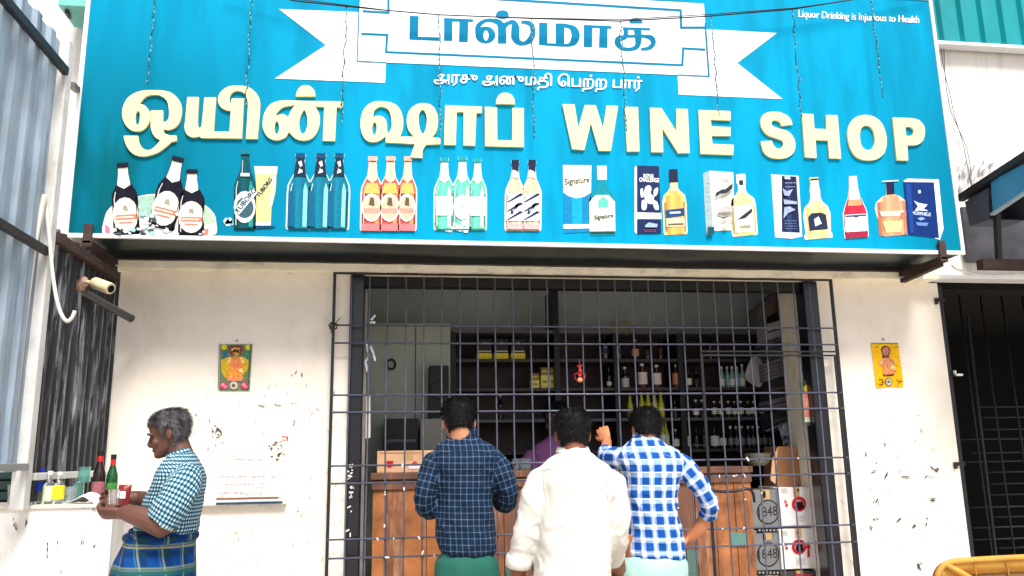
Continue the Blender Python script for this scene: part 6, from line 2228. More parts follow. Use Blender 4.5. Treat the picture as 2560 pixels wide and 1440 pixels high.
def hand(mb, W, d, n, thumb, s=1.0, curl=(.5, .6, .5), spread=1.0):
    """palm and five fingers; W wrist, d towards the fingers, n out of the palm, thumb +1/-1 side"""
    W, d, n = Vector(W), Vector(d).normalized(), Vector(n)
    n = (n - d * n.dot(d)).normalized()
    sd_ = d.cross(n) * thumb                      # towards the thumb
    mb.tube([W - d * .03 * s, W, W + d * .035 * s, W + d * .07 * s, W + d * .092 * s], [(.024 * s, .018 * s), (.025 * s, .017 * s), (.036 * s, .016 * s), (.041 * s, .0145 * s), (.038 * s, .011 * s)], 14, up=tuple(n))
    for k, (o, L) in enumerate(((.030, .068), (.010, .077), (-.010, .072), (-.029, .056))):
        base = W + d * (.082 if k in (1, 2) else .076) * s + sd_ * o * s * spread
        dd = (d + sd_ * o * 2.2 * spread).normalized()
        pts_, rr = [base - dd * .012 * s, base], [.0088 * s, .0092 * s]
        ang = 0
        q = base
        for j in range(3):
            ang += curl[j] * (1 + .06 * k)
            v = dd * math.cos(ang) + n * math.sin(ang)
            q = q + v * L * s * (.46, .31, .23)[j]
            pts_.append(q)
            rr.append((.0084, .0076, .0055)[j] * s)
        mb.tube(pts_, rr, 9)
    b = W + d * .022 * s + sd_ * .026 * s
    v1 = (d * .72 + sd_ * .62 + n * .35).normalized()
    v2 = (d * .85 + sd_ * .1 + n * .55).normalized()
    mb.tube([b - v1 * .018 * s, b, b + v1 * .036 * s, b + v1 * .036 * s + v2 * .028 * s, b + v1 * .036 * s + v2 * .05 * s], [.013 * s, .0135 * s, .0105 * s, .0095 * s, .006 * s], 9)


def skin_mesh(mb, name, material, parent, voxel=.0042, it=3):
    """one continuous surface from overlapping volumes"""
    tmp = mb.build('tmp', material)
    md = tmp.modifiers.new('r', 'REMESH')
    md.mode = 'VOXEL'
    md.voxel_size = voxel
    md2 = tmp.modifiers.new('s', 'SMOOTH')
    md2.factor = .5
    md2.iterations = it
    bpy.context.view_layer.update()
    dgr = bpy.context.evaluated_depsgraph_get()
    me = bpy.data.meshes.new_from_object(tmp.evaluated_get(dgr))
    old = tmp.data
    bpy.data.objects.remove(tmp)
    bpy.data.meshes.remove(old)
    me.name = name
    me.polygons.foreach_set('use_smooth', [True] * len(me.polygons))
    o = bpy.data.objects.new(name, me)
    col.objects.link(o)
    o.parent = parent
    o.matrix_parent_inverse = Matrix.Translation(-parent.location)
    return o


def cloth_loft(mb, rings, n=56, fold=.004, seed=0, vflip=False, caps=False, drape=0.0):
    """rings: (centre, half axis a, half axis b, squareness); uv in metres, u = 0 on the -b side"""
    rows, us, vs_ = [], [], []
    vacc = 0
    for i, (c, a_, b_, e) in enumerate(rings):
        if i:
            vacc += (Vector(c) - Vector(rings[i - 1][0])).length
        row = []
        for k in range(n + 1):
            th = math.pi / 2 + 2 * math.pi * k / n
            cs, sn = math.cos(th), math.sin(th)
            x = math.copysign(abs(cs) ** (2 / e), cs)
            y = math.copysign(abs(sn) ** (2 / e), sn)
            q = Vector(c) + Vector(a_) * x + Vector(b_) * y
            out = (Vector(a_).normalized() * cs + Vector(b_).normalized() * sn)
            kk = 0 if k == n else k
            s_ = Vector((seed * 3.1, seed * 1.7, 0))
            w = noise.noise(Vector((q.x * 9, q.y * 9, q.z * 7)) + s_) * fold + noise.noise(Vector((q.x * 22 + q.z * 9, q.y * 22, q.z * 16)) + s_) * fold * .55
            if drape:
                w += drape * math.sin(kk / n * 2 * math.pi * 7 + 2.5 * noise.noise(Vector((q.z * 2.5, seed, 0)))) * (.35 + .65 * i / len(rings))
            row.append(q + out * w)
        row[n] = row[0]
        # signed arc length from the middle of the back
        mid = n // 2
        u = [0.0] * (n + 1)
        for k in range(mid + 1, n + 1):
            u[k] = u[k - 1] + (row[k] - row[k - 1]).length
        for k in range(mid - 1, -1, -1):
            u[k] = u[k + 1] - (row[k] - row[k + 1]).length
        rows.append(row)
        us.append(u)
        vs_.append(vacc)
    N = n + 1
    v = [p_ for r_ in rows for p_ in r_]
    uv = [(us[i][k], vs_[i]) for i in range(len(rows)) for k in range(N)]
    f = [(i * N + k, i * N + k + 1, (i + 1) * N + k + 1, (i + 1) * N + k) for i in range(len(rows) - 1) for k in range(n)]
    mb.add(v, f, uvs=uv)
    if caps:
        mb.add(rows[-1][:-1], [tuple(range(n))[::-1] if caps < 0 else tuple(range(n))], uvs=[(0, 0)] * n)
        mb.add(rows[0][:-1], [tuple(range(n)) if caps < 0 else tuple(range(n))[::-1]], uvs=[(0, 0)] * n)


def fused(name, parts, material, parent, voxel=.008, it=9, wr=.005, seed=0, fine=1.0):
    """one garment surface from overlapping closed lofts, keeping each loft's cloth coordinates"""
    allm = MB()
    trees = []
    for mb_ in parts:
        b = len(allm.v)
        allm.v += mb_.v
        allm.f += [[b + i for i in f] for f in mb_.f]
        allm.mi += mb_.mi
        keep = [k for k, f in enumerate(mb_.f) if len(f) == 4]
        V_ = [Vector(v) for v in mb_.v]
        trees.append((BVHTree.FromPolygons(V_, [mb_.f[k] for k in keep]), V_, [mb_.f[k] for k in keep], [mb_.uv[k] for k in keep]))
    allm.uv, allm.col = [None] * len(allm.f), [None] * len(allm.f)
    o = skin_mesh(allm, name, material, parent, voxel, it)
    me = o.data
    cache = {}
    co = [v.co.copy() for v in me.vertices]

    def uv_of(t, vi):
        if (t, vi) not in cache:
            bt, V_, F_, U_ = trees[t]
            loc, nr, k, ds = bt.find_nearest(co[vi])
            w = poly_3d_calc([V_[i] for i in F_[k]], loc)
            cache[(t, vi)] = (sum(a_ * u[0] for a_, u in zip(w, U_[k])), sum(a_ * u[1] for a_, u in zip(w, U_[k])))
        return cache[(t, vi)]
    ul = me.uv_layers.new(name='UVMap')
    flat_uv = [0.0] * (2 * len(me.loops))
    for p_ in me.polygons:
        c = p_.center
        t = min(range(len(trees)), key=lambda k: trees[k][0].find_nearest(c)[3] + (0 if k == 0 else .004))
        for li, vi in zip(p_.loop_indices, p_.vertices):
            flat_uv[2 * li], flat_uv[2 * li + 1] = uv_of(t, vi)
    ul.data.foreach_set('uv', flat_uv)
    nrm = [v.normal.copy() for v in me.vertices]
    sv = Vector((seed * 2.3, seed * 5.1, 0))
    for v, n_, c in zip(me.vertices, nrm, co):
        d = noise.noise(Vector((c.x * 6 + c.z * 3, c.y * 6, c.z * 5)) + sv) * wr
        g1 = noise.noise(Vector((c.x * 11 + c.z * 9, c.y * 11, c.z * 8 - c.x * 5)) + sv * 1.3)
        g2 = noise.noise(Vector((c.x * 13 - c.z * 14, c.y * 13, c.z * 11 + c.x * 5)) + sv * 2.1)
        d += (.5 - min(1, abs(g1) * 3.2)) * wr * .9 * fine + (.5 - min(1, abs(g2) * 3.0)) * wr * .5 * fine
        v.co = c + n_ * d
    me.update()
    return o


def rows_to_rings(rows, Y, m=4, e=2.3):
    """rows: photo row, left, right, thickness, depth offset; seen from behind"""
    out = []
    for (py, L, R, th, dy) in catmull(rows, m):
        a_, b_ = pt(L, py, Y + dy), pt(R, py, Y + dy)
        out.append(((a_ + b_) / 2, (b_ - a_) / 2, Vector((0, th / 2, 0)), e))
    return out


def sleeve(parent, spec, Y, material, name='sleeve', seed=0, fold=.005, n=30, flare=0.0):
    """spec: (px, py, depth offset, radius) from shoulder to hem"""
    pts_ = [tuple(pt(x, y, Y + dy)) + (r_,) for x, y, dy, r_ in spec]
    d_ = catmull(pts_, 7)
    P_ = [Vector(q[:3]) for q in d_]
    rings = []
    t0 = (P_[1] - P_[0]).normalized()
    bvec = Vector((0, 1, 0))
    bvec = (bvec - t0 * bvec.dot(t0)).normalized()
    for i, q in enumerate(P_):
        t = (P_[min(i + 1, len(P_) - 1)] - P_[max(0, i - 1)]).normalized()
        bvec = (bvec - t * bvec.dot(t)).normalized()
        avec = bvec.cross(t)
        r_ = d_[i][3] * (1 + flare * max(0, i / len(P_) - .85))
        rings.append((q, avec * r_, bvec * r_, 2.0))
    mb = MB()
    cloth_loft(mb, rings, n, fold * .4, seed, caps=True)
    return mb


def limb(mb, spec, Y, seg=12):
    d_ = catmull([tuple(pt(x, y, Y + dy)) + (r_,) for x, y, dy, r_ in spec], 4)
    mb.tube([q[:3] for q in d_], [q[3] for q in d_], seg)


def check_mat(name, cols, pu, wu, pv, wv, rough=.85, soft=.04, extra=None):
    """woven checks: cols = ground, stripe, crossing; extra: second thin stripe set (period, width, offset, colour)"""
    m_ = bpy.data.materials.new(name)
    m_.use_nodes = True
    t = m_.node_tree
    P_ = t.nodes['Principled BSDF']
    P_.inputs['Roughness'].default_value = rough
    P_.inputs['Specular IOR Level'].default_value = .2
    uvn = t.nodes.new('ShaderNodeUVMap')
    sep = t.nodes.new('ShaderNodeSeparateXYZ')
    t.links.new(uvn.outputs[0], sep.inputs[0])

    def M2(op, a_, b_=None, c_=None):
        nd = t.nodes.new('ShaderNodeMath')
        nd.operation = op
        for k, q in enumerate((a_, b_, c_)):
            if q is None:
                continue
            if isinstance(q, (int, float)):
                nd.inputs[k].default_value = q
            else:
                t.links.new(q, nd.inputs[k])
        return nd.outputs[0]

    def stripe(src, period, width, offs=0.0):
        fr_ = M2('FRACT', M2('ADD', M2('DIVIDE', src, period), 100.5 + offs))
        d = M2('ABSOLUTE', M2('SUBTRACT', fr_, .5))
        mr = t.nodes.new('ShaderNodeMapRange')
        t.links.new(d, mr.inputs[0])
        mr.inputs[1].default_value = width / 2 + soft
        mr.inputs[2].default_value = width / 2 - soft
        return mr.outputs[0]

    def mix(fac, a_, b_):
        nd = t.nodes.new('ShaderNodeMix')
        nd.data_type = 'RGBA'
        t.links.new(fac, nd.inputs[0])
        for k, q in ((6, a_), (7, b_)):
            if isinstance(q, tuple):
                nd.inputs[k].default_value = q + (1,)
            else:
                t.links.new(q, nd.inputs[k])
        return nd.outputs[2]

    su, sv = stripe(sep.outputs[0], pu, wu), stripe(sep.outputs[1], pv, wv)
    c = mix(su, cols[0], cols[1])
    c = mix(sv, c, mix(su, cols[1], cols[2]))
    for (axis, period, width, offs, cc) in (extra or ()):
        c = mix(stripe(sep.outputs[axis], period, width, offs), c, cc)
    ns = t.nodes.new('ShaderNodeTexNoise')
    ns.inputs['Scale'].default_value = 260
    t.links.new(uvn.outputs[0], ns.inputs['Vector'])
    hsv = t.nodes.new('ShaderNodeHueSaturation')
    mr = t.nodes.new('ShaderNodeMapRange')
    mr.inputs[3].default_value = .82
    mr.inputs[4].default_value = 1.15
    t.links.new(ns.outputs['Fac'], mr.inputs[0])
    t.links.new(mr.outputs[0], hsv.inputs['Value'])
    t.links.new(c, hsv.inputs['Color'])
    t.links.new(hsv.outputs[0], P_.inputs['Base Color'])
    bp = t.nodes.new('ShaderNodeBump')
    bp.inputs['Strength'].default_value = .35
    bp.inputs['Distance'].default_value = .012
    n4 = t.nodes.new('ShaderNodeTexNoise')
    n4.inputs['Scale'].default_value = 26
    n4.inputs['Detail'].default_value = 4
    n4.inputs['Distortion'].default_value = .8
    tc_ = t.nodes.new('ShaderNodeTexCoord')
    t.links.new(tc_.outputs['Object'], n4.inputs['Vector'])
    t.links.new(n4.outputs['Fac'], bp.inputs['Height'])
    t.links.new(bp.outputs[0], P_.inputs['Normal'])
    return m_


def skin(name, c):
    return mat(name, c, .5, .14, 14, .12, 120, spec=.35)


M_HAIR = mat('black_hair', S(16, 15, 17), .62, .3, 90, spec=.25)
M_HAIRG = mat('grey_hair', S(92, 90, 94), .6, .95, 30, spec=.25)


def collar(parent, c, rx, ry, h, material, tilt=(0, 0), seed=0, flare=1.12):
    mb = MB()
    rings = []
    for k in range(5):
        t = k / 4
        sc = 1 + (flare - 1) * (1 - t)
        rings.append((Vector(c) + Vector((tilt[0] * t, tilt[1] * t, h * t)), Vector((rx * sc, 0, 0)), Vector((0, ry * sc, 0)), 2.0))
    cloth_loft(mb, rings, 32, .0015, seed)
    return mb.build('collar', material, parent, smooth=4, solid=.004)


def feet(mb, x, y, facing):
    f = Vector(facing)
    s = Vector((-f.y, f.x, 0))
    for k in (-1, 1):
        c = Vector((x, y, 0)) + s * .1 * k
        mb.tube([c - s * .05 * k + Vector((0, 0, 1.0)), c - s * .03 * k + Vector((0, 0, .75)), c + Vector((0, 0, .5)), c + Vector((0, 0, .3)), c + Vector((0, 0, .09)), c + Vector((0, 0, .05))], [.06, .06, .055, .05, .036, .04], 12)
        mb.tube([c - f * .06 + Vector((0, 0, .03)), c + Vector((0, 0, .04)), c + f * .1 + Vector((0, 0, .03)), c + f * .19 + Vector((0, 0, .018))], [(.03, .028), (.036, .038), (.045, .026), (.03, .014)], 12)


def lower_cloth(parent, name, rows, Y, base, rbase, material, seed=0, fold=.006, drape=.006, zb=.14):
    rings = rows_to_rings(rows, Y, 3, 2.2)
    rings = rings
    last = rings[-1]
    for k in range(1, 9):
        t = k / 8
        c = Vector(last[0]).lerp(Vector((base[0], base[1], zb)), t)
        a_ = Vector(last[1]).lerp(Vector((rbase[0], 0, 0)), t)
        b_ = Vector(last[2]).lerp(Vector((0, rbase[1], 0)), t)
        rings.append((c, a_, b_, 2.2))
    mb = MB()
    cloth_loft(mb, rings, 64, fold, seed, drape=drape)
    return mb.build(name, material, parent, smooth=4, solid=.003)


def trunk(mb, rings, shrink=.8):
    """inner trunk so that the body runs on under the clothes"""
    P_ = [(Vector(r_[0]), r_[1], r_[2]) for r_ in rings]
    n = 20
    v = []
    for c, a_, b_ in P_:
        v += [c + Vector(a_) * shrink * math.cos(2 * math.pi * k / n) + Vector(b_) * shrink * math.sin(2 * math.pi * k / n) for k in range(n)]
    L = len(P_)
    mb.add(v, [(i * n + k, i * n + (k + 1) % n, (i + 1) * n + (k + 1) % n, (i + 1) * n + k) for i in range(L - 1) for k in range(n)] + [tuple(range(n))[::-1], tuple((L - 1) * n + k for k in range(n))])


def person(loc, label):
    return empty('person', loc, label, 'person')


UP = Vector((0, 0, 1))


def seam(shirt, pts_, material, r_=.0016):
    """stitched seam lying on the garment, through points seen in the photo"""
    out = []
    for x, y, *_ in catmull([tuple(map(float, q_)) for q_ in pts_], 6):
        d = (pt(x, y, -1) - CAM).normalized()
        ok, loc, nr, k = shirt.ray_cast(CAM, d)
        if ok:
            out.append(loc + nr * r_ * .3)
    if len(out) > 3:
        m_ = MB()
        m_.tube(out, r_, 5)
        m_.build('seam', material, shirt, smooth=4)


# ---- man in the dark blue checked shirt (left at the grille)
Y1 = -.75
q = pt(1164, 1300, Y1)
p1 = person((q.x, Y1, 0), 'man in a dark blue checked shirt and green lungi with his back turned')
rows = [(1388, 1110, 1230, .24, .0), (1372, 1096, 1238, .25, 0), (1330, 1091, 1238, .25, 0), (1290, 1092, 1234, .24, 0), (1240, 1093, 1230, .235, .0), (1190, 1089, 1236, .24, 0), (1155, 1079, 1246, .24, 0), (1132, 1081, 1244, .22, .005), (1114, 1094, 1228, .19, .012), (1100, 1112, 1206, .16, .02), (1090, 1127, 1192, .14, .026), (1083, 1133, 1185, .13, .03)]
r1 = rows_to_rings(rows, Y1)
M_S1 = check_mat('dark_blue_checks', (S(12, 30, 52), S(64, 90, 120), S(108, 136, 164)), .030, .11, .030, .11, soft=.04)
mb = MB()
cloth_loft(mb, r1, 64, .003, 1, caps=True)
aL = [(1106, 1142, 0, .046), (1085, 1160, -.005, .060), (1070, 1205, -.02, .058), (1062, 1248, -.01, .054), (1070, 1274, .04, .051), (1086, 1264, .15, .045), (1104, 1244, .26, .039)]
aR = [(1220, 1142, 0, .046), (1243, 1160, -.005, .060), (1260, 1203, -.02, .058), (1269, 1238, -.005, .054), (1262, 1258, .05, .051), (1246, 1246, .16, .045), (1226, 1228, .26, .039)]
M_S1S = mat('navy_thread', S(10, 22, 40), .9)
s1 = fused('shirt', [mb, sleeve(None, aL, Y1, M_S1, seed=2), sleeve(None, aR, Y1, M_S1, seed=3)], M_S1, p1, seed=1, wr=.007)
seam(s1, [(1090, 1140), (1125, 1130), (1164, 1128), (1205, 1130), (1240, 1140)], M_S1S)
collar(s1, pt(1159, 1088, Y1 + .03), .066, .062, .04, M_S1, (0, .012), 4)
h = Head(pt(1147, 1006, Y1 + .04) - UP * .108, (0, .96, -.28), (0, .25, 1), 1.0)
mb = MB()
h.add(mb)
mb.tube([pt(1159, 1110, Y1 + .03), pt(1156, 1085, Y1 + .035), h.P(0, -.035, .2), h.P(0, -.03, .4)], [.066, .055, .052, .05], 16)
trunk(mb, [r1[i] for i in range(0, len(r1) - 8, 4)])
limb(mb, [(x, y, d, r_ * .72) for x, y, d, r_ in aL] + [(1118, 1228, .33, .026)], Y1)
limb(mb, [(x, y, d, r_ * .72) for x, y, d, r_ in aR] + [(1212, 1214, .33, .026)], Y1)
hand(mb, pt(1118, 1228, Y1 + .33), (.35, .9, .25), (.8, -.2, -.4), 1, .98)
hand(mb, pt(1212, 1214, Y1 + .33), (-.35, .9, .25), (-.8, -.2, -.4), -1, .98)
feet(mb, q.x, Y1, (0, 1, 0))
K1 = skin('skin_tan', S(176, 124, 92))
skin_mesh(mb, 'body', K1, p1)
h.hair(p1, M_HAIR, .013, .80, .56, .20, .5, .026, 2600, 3, .007)
lower_cloth(p1, 'lungi', [(1350, 1106, 1226, .19, 0), (1384, 1104, 1230, .21, 0), (1404, 1090, 1242, .265, 0), (1440, 1086, 1247, .28, 0)], Y1, (q.x, Y1), (.20, .17), mat('green_cloth', S(20, 88, 76), .85, .12, 8, .3, 30), 5)

# ---- man in the white shirt
Y2 = -1.5
q = pt(1432, 1400, Y2)
p2 = person((q.x, Y2, 0), 'broad man in a plain white shirt with his back turned, nearest the camera')
rows = [(1600, 1330, 1530, .29, 0), (1520, 1332, 1526, .285, 0), (1440, 1335, 1525, .28, 0), (1331, 1341, 1529, .275, 0), (1280, 1347, 1532, .27, 0), (1229, 1350, 1540, .27, 0), (1195, 1345, 1541, .26, 0), (1170, 1348, 1526, .235, .005), (1153, 1364, 1504, .20, .012), (1140, 1382, 1485, .17, .02), (1128, 1399, 1467, .15, .026), (1118, 1405, 1461, .14, .03)]
r2 = rows_to_rings(rows, Y2)
M_S2 = mat('white_shirt', S(206, 204, 198), .85, .05, 10, .5, 14, spec=.15)
mb = MB()
cloth_loft(mb, r2, 64, .003, 11, caps=True)
aL = [(1376, 1192, 0, .050), (1351, 1208, 0, .061), (1334, 1250, 0, .060), (1322, 1300, .01, .056), (1311, 1345, .02, .053), (1303, 1380, .04, .051), (1299, 1398, .045, .053)]
aR = [(1508, 1192, 0, .050), (1530, 1210, -.01, .061), (1541, 1255, -.02, .059), (1543, 1305, -.02, .056), (1541, 1345, .0, .053), (1535, 1372, .05, .051), (1530, 1384, .08, .052)]
s2 = fused('shirt', [mb, sleeve(None, aL, Y2, M_S2, seed=12), sleeve(None, aR, Y2, M_S2, seed=13)], M_S2, p2, seed=2, wr=.0055)
for cx, cy, dy, dd, rr in ((1298, 1398, .045, (-.1, .15, -1), .043), (1532, 1384, .08, (-.05, .8, -.6), .042)):
    m_ = MB()
    c_ = pt(cx, cy, Y2 + dy)
    d_ = Vector(dd).normalized()
    a_ = d_.orthogonal().normalized()
    b_ = d_.cross(a_)
    cloth_loft(m_, [(c_ + d_ * t, a_ * (rr + e), b_ * (rr + e), 2.0) for t, e in ((-.02, .006), (-.01, .011), (.01, .012), (.03, .010), (.036, .003))], 28, .004, 15)
    m_.build('rolled_cuff', M_S2, s2, smooth=4, solid=.003)
M_S2S = mat('white_thread', S(168, 166, 160), .9)
seam(s2, [(1352, 1178), (1390, 1170), (1433, 1168), (1480, 1170), (1520, 1178)], M_S2S)
seam(s2, [(1365, 1165), (1359, 1190), (1360, 1225), (1366, 1250)], M_S2S)
seam(s2, [(1508, 1162), (1517, 1190), (1520, 1225), (1518, 1250)], M_S2S)
collar(s2, pt(1433, 1132, Y2 + .03), .068, .064, .026, M_S2, (0, .012), 14)
h = Head(pt(1429, 1032, Y2 + .04) - UP * .097, (.05, .97, -.22), (0, .2, 1), .90)
mb = MB()
h.add(mb)
mb.tube([pt(1433, 1150, Y2 + .03), pt(1432, 1125, Y2 + .035), h.P(0, -.035, .2), h.P(0, -.03, .4)], [.068, .053, .046, .044], 16)
trunk(mb, [r2[i] for i in range(0, len(r2) - 8, 4)])
limb(mb, [(x, y, d, r_ * .7) for x, y, d, r_ in aL] + [(1294, 1440, .07, .034), (1290, 1490, .1, .027)], Y2)
limb(mb, [(x, y, d, r_ * .7) for x, y, d, r_ in aR] + [(1540, 1400, .12, .038), (1550, 1425, .2, .028)], Y2)
hand(mb, pt(1290, 1490, Y2 + .1), (0, .25, -1), (1, .2, 0), -1, 1.0)
hand(mb, pt(1550, 1425, Y2 + .2), (.0, .8, -.5), (-.9, 0, 0), -1, 1.0)
feet(mb, q.x, Y2, (0, 1, 0))
K2 = skin('skin_brown', S(132, 84, 62))
skin_mesh(mb, 'body', K2, p2)
h.hair(p2, M_HAIR, .012, .80, .54, .06, .8, .020, 3200, 7, .008)
lower_cloth(p2, 'lungi', [(1500, 1334, 1524, .27, 0), (1560, 1328, 1532, .3, 0)], Y2, (q.x, Y2), (.22, .18), mat('pale_lungi', S(214, 210, 200), .85, .08, 8), 16)

# ---- man in the blue and white checked shirt
Y3 = -.75
q = pt(1632, 1300, Y3)
p3 = person((q.x, Y3, 0), 'man in a bright blue and white checked shirt reaching to the grille, hand on hip')
rows = [(1394, 1574, 1712, .235, .0), (1376, 1569, 1710, .24, 0), (1340, 1571, 1702, .235, 0), (1290, 1571, 1693, .23, 0), (1240, 1566, 1691, .23, 0), (1200, 1558, 1698, .235, 0), (1170, 1549, 1706, .235, 0), (1144, 1542, 1706, .22, .005), (1126, 1550, 1690, .19, .012), (1112, 1565, 1667, .165, .02), (1101, 1580, 1650, .145, .026), (1094, 1587, 1643, .135, .03)]
r3 = rows_to_rings(rows, Y3)
M_S3 = check_mat('blue_white_checks', (S(226, 232, 246), S(134, 166, 222), S(12, 72, 152)), .064, .6, .064, .6, soft=.035, extra=((0, .066, .05, .5, S(246, 248, 255)), (1, .066, .05, .5, S(246, 248, 255))))
mb = MB()
cloth_loft(mb, r3, 64, .003, 21, caps=True)
aL = [(1566, 1148, 0, .046), (1540, 1146, .05, .06), (1524, 1146, .14, .056), (1516, 1140, .24, .05), (1514, 1128, .33, .043)]
aR = [(1676, 1148, 0, .046), (1703, 1163, -.015, .059), (1732, 1192, -.04, .058), (1758, 1228, -.05, .054), (1773, 1256, -.04, .052), (1772, 1276, .0, .049), (1763, 1294, .02, .046)]
s3 = fused('shirt', [mb, sleeve(None, aL, Y3, M_S3, seed=22), sleeve(None, aR, Y3, M_S3, seed=23)], M_S3, p3, seed=3, wr=.007)
M_S3S = mat('blue_thread', S(120, 150, 210), .9)
seam(s3, [(1560, 1140), (1590, 1131), (1625, 1130), (1660, 1136), (1690, 1148)], M_S3S)
collar(s3, pt(1615, 1099, Y3 + .03), .066, .062, .042, M_S3, (0, .012), 24)
h = Head(pt(1611, 1024, Y3 + .05) - UP * .108, (-.12, .96, -.22), (.02, .2, 1), .92)
mb = MB()
h.add(mb)
mb.tube([pt(1615, 1122, Y3 + .03), pt(1614, 1100, Y3 + .035), h.P(0, -.035, .2), h.P(0, -.03, .4)], [.066, .055, .052, .05], 16)
trunk(mb, [r3[i] for i in range(0, len(r3) - 8, 4)])
limb(mb, [(x, y, d, r_ * .72) for x, y, d, r_ in aL] + [(1516, 1112, .46, .03), (1517, 1100, .52, .026)], Y3)
limb(mb, [(x, y, d, r_ * .74) for x, y, d, r_ in aR] + [(1750, 1318, .03, .036), (1732, 1338, .05, .03), (1722, 1345, .06, .026)], Y3)
hand(mb, pt(1517, 1102, Y3 + .52), (-.15, .55, .75), (.5, .6, -.5), 1, 1.0, (.55, .6, .5))
hand(mb, pt(1724, 1344, Y3 + .06), (-.75, .45, -.35), (-.3, .4, -.8), 1, .98, (.45, .5, .4))
for k in (-1, 1):
    mb.tube([(q.x + .08 * k, Y3, 1.0), (q.x + .09 * k, Y3, .5), (q.x + .1 * k, Y3, .1)], [.075, .055, .04], 12)
feet(mb, q.x, Y3, (0, 1, 0))
K3 = skin('skin_warm', S(190, 122, 84))
skin_mesh(mb, 'body', K3, p3)
h.hair(p3, M_HAIR, .014, .80, .50, .10, .4, .030, 2800, 9, .006)
M_TR = mat('pale_teal_trousers', S(158, 196, 188), .8, .1, 8, .3, 26)
tr_ = MB()
rr_ = rows_to_rings([(1340, 1584, 1694, .19, 0), (1384, 1576, 1702, .20, 0), (1406, 1553, 1713, .255, 0), (1445, 1546, 1712, .27, 0), (1475, 1548, 1712, .26, 0)], Y3, 3, 2.3)
cloth_loft(tr_, rr_, 56, .006, 31)
tro = tr_.build('trousers', M_TR, p3, smooth=4, solid=.003)
for k in (-1, 1):
    m_ = MB()
    rings = [(Vector((q.x + .082 * k, Y3, z)), Vector((r_, 0, 0)), Vector((0, r_ * 1.15, 0)), 2.1) for z, r_ in ((.80, .078), (.7, .088), (.5, .082), (.3, .072), (.08, .066))]
    cloth_loft(m_, [tuple(rr2) for rr2 in rings], 36, .005, 33 + k)
    m_.build('trouser_leg', M_TR, tro, smooth=4, solid=.003)

# ---- grey haired man at the parapet, in profile
Y4 = -1.35
q = pt(410, 1400, Y4)
p4 = person((q.x, Y4, 0), 'grey haired man in a small checked shirt and blue plaid lungi standing at the parapet')


def prof_rings(rows, Y, m=4, e=2.3):
    out = []
    for (py, L, R, wd, dy) in catmull(rows, m):
        a_, b_ = pt(L, py, Y + dy), pt(R, py, Y + dy)
        out.append(((a_ + b_) / 2, Vector((0, wd / 2, 0)), (a_ - b_) / 2, e))
    return out


rows = [(1334, 336, 490, .30, 0), (1322, 338, 494, .31, 0), (1300, 346, 497, .32, 0), (1268, 358, 503, .33, 0), (1236, 374, 509, .35, 0), (1206, 388, 511, .38, 0), (1184, 397, 510, .39, 0), (1166, 405, 503, .36, 0), (1150, 418, 494, .29, 0), (1139, 430, 488, .21, 0), (1132, 440, 485, .15, 0)]
r4 = prof_rings(rows, Y4)
M_S4 = check_mat('small_teal_checks', (S(204, 222, 228), S(56, 116, 138), S(6, 46, 72)), .0148, .52, .0148, .52, soft=.08)
mb = MB()
cloth_loft(mb, r4, 64, .003, 41, caps=True)
aN = [(468, 1190, -.10, .05), (467, 1200, -.17, .064), (452, 1228, -.21, .069), (430, 1264, -.23, .068), (408, 1296, -.235, .066), (402, 1304, -.235, .066)]
aF = [(466, 1190, .10, .05), (455, 1200, .18, .066), (435, 1225, .2, .064), (412, 1245, .2, .06)]
s4 = fused('shirt', [mb, sleeve(None, aN, Y4, M_S4, seed=42), sleeve(None, aF, Y4, M_S4, seed=43)], M_S4, p4, seed=4, voxel=.007)
# collar leaning forward with the neck
m_ = MB()
c0, c1_ = pt(452, 1146, Y4), pt(446, 1128, Y4)
ax1 = (pt(418, 1158, Y4) - pt(488, 1134, Y4)) / 2
rings = [(c0.lerp(c1_, t), Vector((0, .070 - .006 * t, 0)), ax1 * (.98 - .1 * t), 2.0) for t in (0, .3, .6, 1)]
cloth_loft(m_, rings, 32, .001, 44)
m_.build('collar', M_S4, s4, smooth=4, solid=.005)
h = Head(pt(424, 1083, Y4), (-.95, -.06, -.26), (-.25, 0, 1), .81)
mb = MB()
h.add(mb)
mb.tube([pt(458, 1165, Y4), pt(452, 1138, Y4), h.P(0, -.03, .18), h.P(0, -.02, .38)], [.066, .052, .045, .042], 16)
trunk(mb, [r4[i] for i in range(0, len(r4) - 6, 4)])
limb(mb, [(x, y, d, r_ * .7) for x, y, d, r_ in aN] + [(414, 1316, -.235, .047), (396, 1310, -.235, .046), (366, 1297, -.23, .043), (330, 1286, -.21, .035), (306, 1280, -.19, .027)], Y4)
limb(mb, [(x, y, d, r_ * .7) for x, y, d, r_ in aF] + [(392, 1258, .19, .044), (365, 1252, .15, .04), (340, 1246, .11, .033), (326, 1243, .09, .027)], Y4)
hand(mb, pt(310, 1281, Y4 - .19), (-.95, .15, -.05), (-.1, .55, .8), 1, 1.0, (.75, .8, .6))
hand(mb, pt(326, 1243, Y4 + .09), (-.9, -.2, -.1), (-.1, -.8, .4), -1, 1.0, (.7, .8, .6))
feet(mb, q.x, Y4, (-1, 0, 0))
K4 = skin('skin_dark', S(98, 66, 56))
skin_mesh(mb, 'body', K4, p4, .0038)
h.face(p4, M_HAIRG)
h.hair(p4, M_HAIRG, .011, .76, .52, .02, .4, .026, 3000, 17, .005)
M_LG = check_mat('blue_plaid_cloth', (S(2, 62, 128), S(0, 48, 98), S(16, 58, 74)), .09, .3, .085, .26, soft=.04, extra=((1, .085, .06, .28, S(166, 160, 96)), (1, .085, .05, .40, S(120, 140, 100)), (0, .09, .04, .2, S(150, 158, 100)), (0, .09, .03, .33, S(60, 110, 140)), (1, .17, .12, .1, S(28, 84, 84))))
